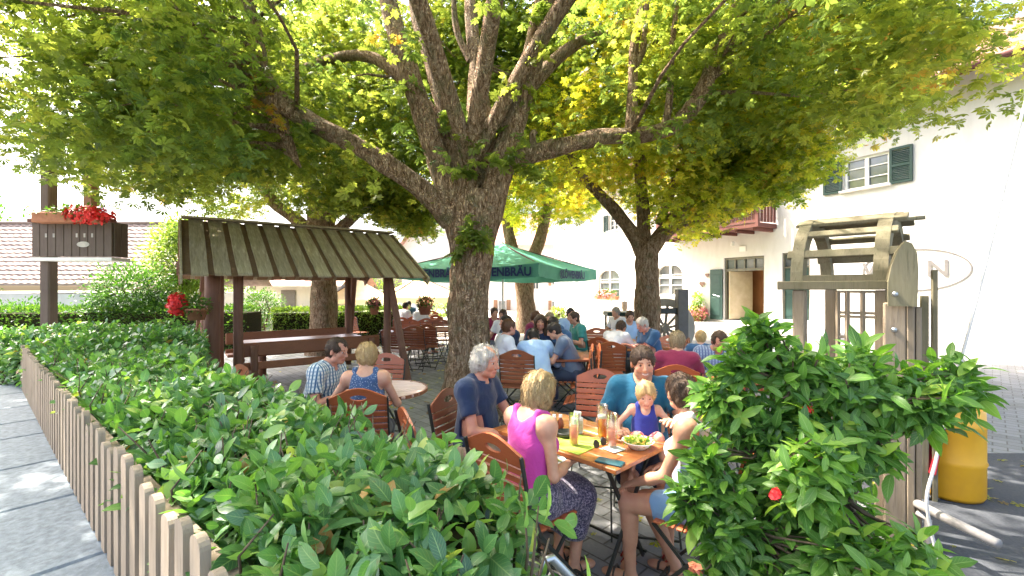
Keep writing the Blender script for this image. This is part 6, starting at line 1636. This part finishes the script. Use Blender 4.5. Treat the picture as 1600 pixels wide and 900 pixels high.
def table(x, y, rz, w, l, label, dark=False, group=None):
    rt = empty('folding_table', (x, y, 0), rz, label, 'table', group); b = MB(); k = 6 if not dark else 8; wd = TABLEW if not dark else CHAIRD
    for i in range(k): b.box((0, -w / 2 + w * (i + .5) / k, .737), (l - .18, w / k - .003, .026), bev=.003)
    b.build('table_top', wd, rt)
    e = MB()
    for sg in (-1, 1): e.box((sg * (l / 2 - .045), 0, .7372), (.088, w, .0265), bev=.004)
    e.build('end_board', wd, rt)
    f = MB()
    for sg in (-1, 1):
        f.beam((sg * l * .40, -w * .36, .72), (sg * l * .36, w * .40, .01), .022, .014, up=(1, 0, 0)); f.beam((sg * (l * .40 - .03), w * .36, .72), (sg * (l * .36 - .03), -w * .40, .01), .022, .014, up=(1, 0, 0))
        f.beam((sg * l * .42, -w * .42, .715), (sg * l * .42, w * .42, .715), .02, .02)
    f.beam((-l * .36, w * .38, .05), (l * .36, w * .38, .05), .014, .014); f.beam((-l * .36, -w * .38, .05), (l * .36, -w * .38, .05), .014, .014)
    f.beam((-l * .42, -w * .40, .714), (l * .42, -w * .40, .714), .018, .018); f.beam((-l * .42, w * .40, .714), (l * .42, w * .40, .714), .018, .018)
    f.build('leg_frame', BLACKM, rt); return rt
# --- the near table and its company
TN = Vector((.543, 2.33)); TR_ = Vector((.72, .69)).normalized(); TL = Vector((-TR_.y, TR_.x)); TW_, TLN = .62, .98
tc = TN + TR_ * TW_ / 2 + TL * TLN / 2
table(tc.x, tc.y, math.atan2(TL.y, TL.x), TW_, TLN, 'varnished orange brown folding table in front, laid with drinks and a salad bowl')
NAPK = simple('lime_paper', (.42, .55, .08), (.36, .48, .06), 10, .8); PHONE = simple('teal_phone_case', (.03, .10, .12), (.02, .08, .10), 10, .3, bmp=0)
CER = simple('white_china', (.80, .79, .76), (.76, .75, .72), 5, .15, bmp=0, spec=.6)
BEER = liquid('amber_beer', (.85, .36, .05), .4); PINKD = liquid('pink_drink', (.90, .46, .34), .15); FOAM = simple('beer_foam', (.86, .80, .68), (.80, .74, .6), 60, .8)
def tp(px, py, h=.752): p = onh(px, py, h); return (p.x, p.y, h)
def drink(px, py, label, liquid, fill=.6, h=.19, r=.036, foam=True, z=.752, group=None, pos=None):
    x, y, zz = pos or tp(px, py, z); rt = empty('beer_glass' if liquid is BEER else 'drink_glass', (x, y, zz), 0, label, 'glass', group)
    MB().lathe([(0, 0), (r * .80, 0), (r * .78, .012), (r * .85, .3 * h), (r, h), (r - .0025, h), (r * .85 - .003, .3 * h), (r * .72, .014), (0, .014)], (0, 0, 0), 28).build('glass', GLASS, rt, True)
    a = r * .85 - .0035; q = (r * .93 - .004)
    MB().lathe([(0, .016), (r * .70, .016), (a, .3 * h), (q, h * fill), (0, h * fill)], (0, 0, 0), 28).build('drink', liquid, rt, True)
    if foam: MB().lathe([(0, h * fill + .001), (q, h * fill + .001), (q + .001, h * fill + .018), (0, h * fill + .02)], (0, 0, 0), 28).build('foam', FOAM, rt, True)
drink(941, 686, 'tall beer glass with amber beer at the middle of the near table', BEER, .62, .215, .036)
drink(956, 700, 'tall glass of pink drink, rightmost of the three glasses on the near table', PINKD, .52, .20, .036, False)
drink(897, 696, 'glass of pink drink on the lime napkin, leftmost on the near table', PINKD, .62, .19, .034, False)
x, y, z = tp(905, 694); o = MB().box((0, 0, .0012), (.30, .26, .0024)).build('napkin', NAPK, None, loc=(x - .02, y + .02, z), rz=.8); tag(o, 'lime green paper placemat under the pink drink', 'napkin')
x, y, z = tp(953, 723); o = MB().box((0, 0, .005), (.072, .15, .010), bev=.003).build('phone', PHONE, None, loc=(x, y, z), rz=1.0); tag(o, 'dark teal phone lying near the front corner of the table', 'phone')
x, y, z = tp(957, 702); o = MB().box((0, 0, .0015), (.095, .095, .003), bev=.001).build('coaster', simple('pale_blue_card', (.45, .62, .60), (.55, .66, .62), 30), None, loc=(x + .005, y - .005, z + .0026), rz=.6); tag(o, 'pale blue beer mat under the rightmost pink drink', 'coaster')
for o_ in ('drink_glass',):
    bpy.data.objects[o_].location.z += .0045
x, y, z = tp(997, 700); rt = empty('salad_bowl', (x, y, z), 0, 'white china bowl of green and yellow salad on the near table', 'bowl')
MB().lathe([(0, .004), (.045, .0), (.05, .004), (.088, .040), (.095, .046), (.091, .047), (.055, .016), (0, .012)], (0, 0, 0), 32).build('bowl', CER, rt, True)
tv, tf = blade_lo(.35); n = 420; a_ = rng.uniform(0, 6.28, n); r_ = .074 * np.sqrt(rng.random(n)); pos = np.stack([r_ * np.cos(a_), r_ * np.sin(a_), .030 + .018 * rng.random(n) + .012 * (1 - r_ / .08)], 1)
V, Fa, T, _ = scatter(tv, tf, rot_from(rng.normal(0, 1, (n, 3)) + [0, 0, .6], rng.uniform(0, 6, n)), pos, rng.uniform(.012, .032, n), rng.random(n)); np_mesh('salad', V, Fa, leaf_mat('salad_leaf', [(0, (.06, .18, .03)), (.5, (.25, .38, .08)), (.8, (.62, .56, .18)), (1, (.55, .22, .08))], .3), rt, False, T)
x, y, z = tp(1030, 693); o = MB().beam((-.07, 0, .002), (.05, 0, .004), .008, .002); o.beam((.05, 0, .004), (.085, 0, .006), .022, .002); o = o.build('fork', STEEL, None, loc=(x - .02, y, z + .002), rz=-.5); tag(o, 'steel fork lying beside the salad bowl', 'fork')
x, y, z = tp(884, 682); o = MB().lathe([(0, .0), (.055, 0), (.062, .028), (.057, .030), (.05, .010), (0, .008)], (0, 0, 0), 24).build('ashtray', BLACKM, None, smooth=True, loc=(x, y, z + .004)); tag(o, 'round black ashtray left of the leftmost pink drink', 'ashtray')
x, y, z = tp(937, 696); s_ = MB()
for k in (-1, 1): s_.lathe([(0, 0), (.026, 0), (.024, .004), (0, .006)], (k * .033, 0, .016), 14, R=Matrix.Rotation(1.2, 3, 'X'))
s_.tube([(-.01, 0, .022), (.01, 0, .022)], .002, 5)
for k in (-1, 1): s_.tube([(k * .06, 0, .02), (k * .055, .11, .004)], .002, 5)
o = s_.build('sunglasses', BLACKM, None, loc=(x, y, z), rz=.7); tag(o, 'black sunglasses folded on the near table beside the beer', 'sunglasses')
x, y, z = tp(903, 680); rt = empty('napkin_holder', (x, y + .03, z), .4, 'white napkin stand with a card on the near table', 'napkin holder')
MB().box((0, 0, .055), (.07, .05, .11), bev=.008).build('stand', CER, rt); MB().box((0, .0, .12), (.05, .018, .05), Matrix.Rotation(.2, 3, 'Y'), bev=.003).build('napkins', CER, rt)
MB().box((0, -.029, .055), (.045, .003, .07)).build('card', simple('brown_card', (.35, .28, .2), (.5, .45, .4), 40), rt)
for px, col, lab in ((868, simple('turquoise_label', (.12, .42, .42), (.4, .5, .45), 30, .3), 'small turquoise sauce bottle at the left end of the near table'), (878, simple('brown_sauce', (.30, .09, .04), (.24, .06, .03), 20, .2), 'small brown sauce bottle at the left end of the near table')):
    x, y, z = tp(px, 682); rt = empty('sauce_bottle', (x, y + .08, z), 0, lab, 'bottle'); MB().lathe([(0, 0), (.02, 0), (.021, .07), (.010, .09), (.010, .10), (0, .10)], (0, 0, 0), 16).build('bottle', col, rt, True); MB().lathe([(.0115, .10), (.0115, .118), (0, .118)], (0, 0, 0), 14).build('cap', CER, rt, True)
# clothes
MAG = cloth('magenta_jersey', 'plain', (.56, .06, .32)); NAVY = cloth('navy_cotton', 'plain', (.020, .036, .085)); TEAL = cloth('petrol_blue_jersey', 'plain', (.012, .11, .20))
BLUEC = cloth('royal_blue_jersey', 'plain', (.035, .05, .30)); WHT = cloth('white_shirt_cotton', 'plain', (.74, .72, .76)); LBL = cloth('light_blue_cotton', 'plain', (.42, .58, .82)); GBL = cloth('grey_blue_jersey', 'plain', (.12, .16, .24))
RED = cloth('wine_red_jersey', 'plain', (.24, .025, .07)); PLD = cloth('blue_white_plaid', 'plaid', (.66, .68, .68), (.06, .13, .24), (.10, .2, .32)); PLD2 = cloth('soft_blue_check', 'plaid', (.34, .42, .58), (.10, .15, .32), (.16, .2, .4))
DOT = cloth('dotted_denim_blue', 'dots', (.055, .10, .21), (.36, .42, .52), 75.0); SKT = cloth('dark_floral_skirt', 'print', (.045, .04, .085), (.30, .25, .32), 85.0); PNK = cloth('pink_print', 'print', (.62, .12, .17), (.75, .62, .60), 60.0)
JEAN = cloth('dark_jeans', 'plain', (.04, .055, .10)); BEI = cloth('beige_trousers', 'plain', (.40, .33, .24)); DGR = cloth('dark_grey_trousers', 'plain', (.06, .06, .065)); STR = cloth('white_and_blue_print', 'print', (.62, .64, .68), (.26, .36, .58), 9.0); LBS = cloth('pale_blue_denim', 'plain', (.20, .34, .55))
GRN = cloth('sea_green_polo', 'plain', (.05, .26, .24)); MBL = cloth('mid_blue_shirt', 'plain', (.05, .12, .25))
SH = simple('dark_leather', (.04, .03, .025), (.07, .05, .04), 20, .5); SAN = simple('red_sandal', (.42, .04, .03), (.3, .03, .02), 20, .5)
def seated(x, y, hd, label, ch=None, dark=False, cb=.02, **k):
    h = Vector(hd).normalized(); 
    if ch: chair(x + h.x * cb, y + h.y * cb, h, ch, dark)
    return person((x, y), h, label, 'guests seated in the beer garden', **k)
near = dict(res=.009, headres=.0045); mid = dict(res=.013, headres=.0075); far = dict(res=.018, headres=.010)
seated(-.27, 3.26, (.86, -.42), 'older balding man with curly grey hair in navy polo shirt, leaning by the big trunk', 'dark chair under the grey haired man in navy', True, skin=(.56, .27, .18), hair=('curly', 'white'), shirt=('tee', NAVY, 1), legs=('shorts', BEI), shoes=('shoe', SH),
       hands=((-.10, .40, .71), (.11, .34, .70)), lean=.06, yaw=-.05, pitch=.12, seed=1, **near)
seated(.075, 2.50, (.72, .69), 'blonde woman in magenta tank top and dark floral skirt, back to the viewer', 'orange chair under the woman in magenta', sc_=.92, female=True, skin=(.62, .33, .21), hair=('bob', 'blond'), shirt=('tank', MAG), legs=('skirt', SKT), shoes=('sandal', SH),
       hands=((-.02, .30, .71), (.12, .25, .70)), feet=((-.05, .36, 0), (.09, .34, 0)), lean=.10, yaw=-.10, pitch=.18, seed=2, elbow_out=.25, **near)
ch_ = Vector((-.20, -1)).normalized(); cp_ = Vector((.93, 3.20))
seated(cp_.x, cp_.y, ch_, 'smiling dark haired man in petrol blue shirt holding a toddler on his lap', 'orange chair under the smiling man in petrol blue', skin=(.58, .31, .20), hair=('short', 'brown'), shirt=('vee', TEAL), legs=('shorts', JEAN), shoes=('sandal', SAN),
       hands=((-.17, .38, .86), (.19, .26, .76)), lean=.0, pitch=.12, yaw=.10, roll=.05, smile=1.0, extra='stubble', seed=3, **near)
tp_ = cp_ + ch_ * .20
person((tp_.x + .0, tp_.y), ch_, 'blond toddler in royal blue top and pink shorts sitting on a lap', 'guests seated in the beer garden', sc_=.50, seat=.62, head_s=1.34, skin=(.68, .40, .29), hair=('crop', 'fair'), shirt=('tank', BLUEC), legs=('shorts', PNK),
       hands=((-.12, .15, .85), (.18, .17, .79)), feet=((-.10, .27, .53), (.10, .27, .53)), lean=.02, pitch=.30, yaw=.0, res=.007, headres=.004, seed=4, elbow_out=1.0)
seated(1.04, 2.42, (-.72, .60), 'dark haired woman with bun in white and pale blue sleeveless top, seated at the right', 'chair with patterned seat under the woman with the bun', sc_=.93, female=True, skin=(.58, .30, .19), hair=('bun', 'brown'), shirt=('tank', STR), legs=('briefs', LBS), shoes=('sandal', SH),
       hands=((-.14, .34, .60), (.14, .30, .62)), feet=((-.10, .40, 0), (.12, .22, 0)), lean=.16, yaw=-.65, pitch=.10, seed=5, **near)
seated(-1.76, 4.0, (.96, -.12), 'man in blue and white plaid shirt leaning on the round table', None, skin=(.60, .29, .20), hair=('receding', 'brown'), shirt=('tee', PLD, 1), legs=('long', DGR), hands=((.02, .46, .79), (.12, .34, .79)), lean=.28, pitch=.16, yaw=-.1, seed=6, **near)
seated(-1.19, 3.62, (-.12, 1), 'woman with short fair grey hair in dotted blue sleeveless top, seen from behind', 'orange chair under the woman in the dotted blue top', sc_=.95, female=True, skin=(.62, .34, .23), hair=('crop', 'fair'), shirt=('tank', DOT), legs=('long', DGR), hands=((-.26, .30, .79), (.14, .34, .79)), lean=.12, yaw=.35, pitch=.1, seed=7, **near)
def round_table(x, y, r, label):
    rt = empty('round_table', (x, y, 0), 0, label, 'table'); b = MB(); k = 11
    for i in range(k):
        yy = -r + 2 * r * (i + .5) / k; hw = math.sqrt(max(r * r - yy * yy, 0)); b.box((0, yy, .742), (hw * 2 * .97, 2 * r / k - .010, .02), bev=.003)
    b.build('table_top', wood('pale_pinkish_slat', (.62, .42, .36), (.70, .52, .46), (.50, .30, .25), 0, 2, .35, .5), rt)
    K = 40; b = MB(); b.ring([(math.cos(t) * r, math.sin(t) * r) for t in np.linspace(0, 2 * PI, K, False)], [(math.cos(t) * (r - .02), math.sin(t) * (r - .02)) for t in np.linspace(0, 2 * PI, K, False)], (0, 0, .725), (1, 0, 0), (0, 1, 0), (0, 0, 1), .029); b.build('rim', BENCHW, rt)
    b = MB(); b.tube([(0, 0, .03), (0, 0, .73)], .025, 10)
    for q in range(3): t = q * 2.1; b.tube([(0, 0, .10), (math.cos(t) * .3, math.sin(t) * .3, .01)], .016, 8)
    b.build('leg_frame', BLACKM, rt)
round_table(-1.20, 4.22, .40, 'round slatted table with a beer on it at the left')
drink(0, 0, 'beer glass on the round slatted table at the left', BEER, .7, .17, .036, pos=(at(607, 4.05).x, 4.05, .755))
p = at(418, 4.5); chair(p.x, p.y, (.9, .2), 'orange chair with oval hole left of the man in plaid')
p = at(590, 4.95); chair(p.x, p.y, (-.1, -1), 'orange chair across the round table, half hidden by fair grey hair')
p = at(694, 2.95); chair(p.x, p.y, (.9, .45), 'empty orange chair poking up behind the hedge, left of the navy polo man')
p = at(935, 3.95); chair(p.x, p.y, (-.25, -1), 'empty orange brown slatted chair facing the viewer across the near table', tip=.0)
# --- middle company
seated(at(783, 6.0).x, 6.0, (.95, .35), 'auburn haired man in white shirt just right of the big trunk', 'dark brown chair under the auburn haired man in white', True, skin=(.60, .30, .22), hair=('short', 'ginger'), shirt=('tee', WHT, 1), legs=('long', BEI), lean=.12, yaw=.1, seed=8, **mid)
p = at(813, 5.75); chair(p.x, p.y, (.2, 1), 'empty dark brown chair with a light hole between white and light blue shirts', True)
seated(at(842, 5.75).x, 5.75, (-.12, 1), 'man in light blue shirt bent forward, seen from behind', None, skin=(.56, .3, .2), hair=('short', 'dark'), shirt=('long', LBL, 1), legs=('long', BEI), lean=.62, pitch=.5, hands=((-.25, .55, .8), (.22, .5, .8)), seed=9, **mid)
seated(at(845, 7.0).x, 7.0, (-.1, -1), 'long brown haired woman in navy facing the viewer behind the light blue shirt', None, skin=(.55, .3, .21), hair=('long', 'brown'), shirt=('long', NAVY), legs=('long', JEAN), lean=.10, seed=10, female=True, **mid)
seated(at(860, 7.7).x, 7.7, (-.3, -1), 'sandy haired man in blue jacket in the back row behind the long haired woman', None, skin=(.58, .32, .22), hair=('short', 'sandy'), shirt=('long', MBL, 1), legs=('long', JEAN), lean=.05, seed=11, **mid)
seated(at(800, 6.9).x, 6.9, (-.85, -.5), 'dark haired guest in profile facing the auburn haired man', None, skin=(.60, .32, .22), hair=('short', 'dark'), shirt=('tee', NAVY), legs=('long', JEAN), lean=.12, seed=12, **mid)
seated(at(873, 7.0).x, 7.0, (-.55, -.9), 'dark haired guest in blue shirt looking down, left of the teal polo', None, skin=(.56, .3, .2), hair=('short', 'dark'), shirt=('long', MBL), legs=('long', JEAN), lean=.2, pitch=.35, seed=13, **mid)
seated(at(897, 6.1).x, 6.1, (-.97, .12), 'dark haired man in grey blue t-shirt leaning over the brown table', 'orange chair under the man in grey blue t-shirt', skin=(.58, .31, .21), hair=('short', 'dark'), shirt=('tee', GBL), legs=('long', JEAN), lean=.36, pitch=.35, hands=((-.12, .50, .79), (.10, .48, .79)), seed=14, **mid)
seated(at(909, 8.0).x, 8.0, (-.9, -.25), 'man in sea green polo shirt sitting in the back against the bright wall', None, skin=(.58, .3, .21), hair=('short', 'brown'), shirt=('tee', GRN, 1), legs=('long', BEI), lean=.18, seed=15, **mid)
p = at(866, 6.25); table(p.x, p.y, .1, .7, 1.15, 'brown folding table between the light blue and the grey blue shirts', True)
seated(at(950, 7.1).x, 7.1, (.7, .7), 'man in white shirt bending right over the table, head down', 'orange chair under the bending man in white', skin=(.58, .3, .2), hair=('short', 'brown'), shirt=('long', WHT, 1), legs=('long', BEI), lean=.62, pitch=.3, hands=((-.1, .6, .79), (.15, .55, .79)), seed=16, **mid)
seated(at(981, 8.6).x, 8.6, (.0, -1), 'brown haired guest in pale shirt facing the viewer beside the right trunk', None, skin=(.58, .32, .22), hair=('short', 'brown'), shirt=('tee', LBL), legs=('long', JEAN), lean=.15, pitch=.2, seed=17, **mid)
seated(at(1024, 7.1).x, 7.1, (-.92, -.30), 'white haired man in blue shirt with folded forearms on the table', 'reddish chair under the white haired man', skin=(.62, .30, .24), hair=('short', 'white'), shirt=('tee', MBL, 1), legs=('long', DGR), lean=.30, pitch=.35, hands=((.06, .42, .80), (-.04, .36, .80)), seed=18, **mid)
p = at(990, 7.3); table(p.x, p.y, .15, .7, 1.1, 'folding table between the bending man in white and the white haired man')
p = at(1047, 6.9); chair(p.x, p.y, (-.75, .2), 'dark reddish chair right of the white haired man', True)
seated(at(1058, 4.65).x, 4.65, (.35, .94), 'sandy haired guest in wine red shirt seen from behind', 'orange chair with open hole behind the wine red shirt', skin=(.62, .34, .24), hair=('crop', 'sandy'), shirt=('tee', RED), legs=('long', JEAN), lean=.15, pitch=.1, seed=19, sc_=.95, **mid)
p = at(1110, 4.1); chair(p.x, p.y, (.15, 1), 'orange chair with pale oval hole half covered by the leafy shrub')
seated(at(1116, 5.0).x, 5.0, (-.2, -1), 'man in blue check shirt looking down behind the shrub tip', None, skin=(.60, .30, .22), hair=('receding', 'brown'), shirt=('long', PLD2, 1), legs=('long', JEAN), lean=.22, pitch=.55, seed=20, **mid)
seated(at(1096, 6.0).x, 6.0, (.3, 1), 'fair haired child behind the man in check shirt', None, skin=(.66, .4, .3), hair=('crop', 'fair'), shirt=('tee', MBL), sc_=.8, legs=('long', JEAN), seed=21, **mid)
p = at(1165, 5.1); chair(p.x, p.y, (-.8, -.5), 'dark red chair partly hidden by the top of the leafy shrub', True)
p = at(1098, 4.55) ; table(at(1085, 4.75).x, 4.85, .1, .6, .9, 'folding table hidden behind shrub leaves between red and check shirts')
for i, (px, z, hd, tip, lab) in enumerate(((925, 5.2, (-1, .25), .30, 'tilted orange chair, nearest of the leaning pair behind the empty slatted chair'), (922, 5.9, (-1, .1), .16, 'tilted orange chair, farther of the leaning pair beside the grey blue t-shirt'))):
    p = at(px, z); chair(p.x, p.y, hd, lab, False, tip=-tip)
p = at(951, 6.6); chair(p.x, p.y, (.1, 1), 'orange slatted chair back in front of the bending man in white')
p = at(930, 8.3); chair(p.x, p.y, (-.3, -1), 'orange chair in the back row beside the sea green polo')
# --- rows in the back left
R = random.Random(11); names = ['first', 'second', 'third', 'fourth', 'fifth', 'sixth', 'seventh', 'eighth', 'ninth', 'tenth', 'eleventh', 'twelfth']
rows = [(620, 8.9, (.2, 1), 1), (652, 9.3, (.1, 1), 1), (676, 9.6, (.3, 1), 1), (640, 10.6, (.1, -1), 0), (668, 11.0, (.3, -1), 0), (690, 10.7, (.2, -1), 1), (626, 11.9, (-.3, 1), 0), (655, 12.6, (.2, 1), 0), (684, 12.9, (.1, 1), 0), (640, 14.2, (0, -1), 0), (672, 14.8, (0, -1), 0), (560, 12.6, (.5, 1), 0)]
for i, (px, z, hd, dk) in enumerate(rows):
    p = at(px, z); chair(p.x, p.y, hd, '%s chair counted from the front in the rows between shelter brace and big trunk' % names[i], bool(dk))
for i, (px, z, lab) in enumerate(((634, 9.95, 'empty folding table nearest behind the shelter brace'), (672, 10.2, 'empty folding table close to the left side of the big trunk'), (650, 13.4, 'empty folding table far back in the sunny rows at left'))):
    p = at(px, z); table(p.x, p.y, .2 + .2 * i, .7, 1.1, lab, i < 2)
seated(at(630, 13.0).x, 13.0, (.6, .8), 'distant guest in white shirt in the sunny rows left of the big trunk', None, hair=('short', 'dark'), shirt=('tee', WHT), legs=('long', JEAN), seed=22, **far)
seated(at(641, 14.6).x, 14.6, (-.4, -.9), 'distant dark haired guest in blue shirt, farthest left in the sunny rows', None, hair=('short', 'dark'), shirt=('tee', MBL), legs=('long', JEAN), seed=23, **far)
seated(at(770, 9.5).x, 9.5, (.4, -.9), 'guest far back between big trunk and middle trunk', None, hair=('short', 'brown'), shirt=('tee', RED), legs=('long', JEAN), seed=24, **far)

for i, (px, z, hd, hr, st_, lab) in enumerate(((790, 8.8, (-.5, -.9), 'brown', WHT, 'guest in white shirt beyond the auburn haired man, near the middle trunk'), (888, 9.4, (.3, -.9), 'dark', LBL, 'guest in light blue shirt far back between sandy haired man and sea green polo'),
        (828, 8.2, (.9, -.3), 'ginger', RED, 'red haired guest in dark red behind the table in front of the middle trunk'), (968, 9.8, (-.8, -.5), 'grey', WHT, 'grey haired guest in white far back beside the dark green bar table'), (655, 12.0, (.8, -.6), 'brown', WHT, 'guest in white among the empty rows left of the big trunk'))):
    seated(at(px, z).x, z, hd, lab, None, hair=('short', hr), shirt=('tee', st_), legs=('long', JEAN), seed=30 + i, lean=.12, **far)
# ================= light and camera
w = bpy.data.worlds.new('World'); sc.world = w; w.use_nodes = True; nt = w.node_tree
bg = nt.nodes['Background']; sky = nt.nodes.new('ShaderNodeTexSky'); sky.sky_type = 'NISHITA'; sky.sun_disc = False
SEL, SAZ = math.radians(54), math.radians(-62)      # azimuth measured from +Y towards +X
sky.sun_elevation = SEL; sky.sun_rotation = SAZ; sky.air_density = .9; sky.dust_density = 6.0; sky.ozone_density = .3
nt.links.new(sky.outputs[0], bg.inputs['Color']); bg.inputs['Strength'].default_value = .15
sd = Vector((math.sin(SAZ) * math.cos(SEL), math.cos(SAZ) * math.cos(SEL), math.sin(SEL)))
L = bpy.data.lights.new('sun', 'SUN'); L.energy = 3.4; L.angle = math.radians(.5); L.color = (1, .92, .80)
lo = bpy.data.objects.new('sun', L); COL.objects.link(lo); lo.rotation_euler = (-sd).to_track_quat('-Z', 'Y').to_euler(); lo.location = (0, 0, 20)
cam = bpy.data.cameras.new('camera'); co = bpy.data.objects.new('camera', cam); COL.objects.link(co)
co.location = (0, 0, CH); co.rotation_euler = (PI / 2, 0, 0); cam.sensor_width = 36; cam.lens = 36 * F / 1600; cam.clip_start = .05; cam.clip_end = 2000
sc.camera = co
sc.view_settings.view_transform = 'Standard'; sc.view_settings.look = 'None'; sc.view_settings.gamma = 1; sc.view_settings.use_curve_mapping = False
sc.view_settings.exposure = 2.75
sc.cycles.max_bounces = 7; sc.cycles.diffuse_bounces = 4; sc.cycles.transmission_bounces = 6; sc.cycles.glossy_bounces = 3; sc.cycles.transparent_max_bounces = 24
sc.cycles.caustics_reflective = False; sc.cycles.caustics_refractive = False; sc.cycles.sample_clamp_indirect = 6
sc.cycles.use_denoising = True
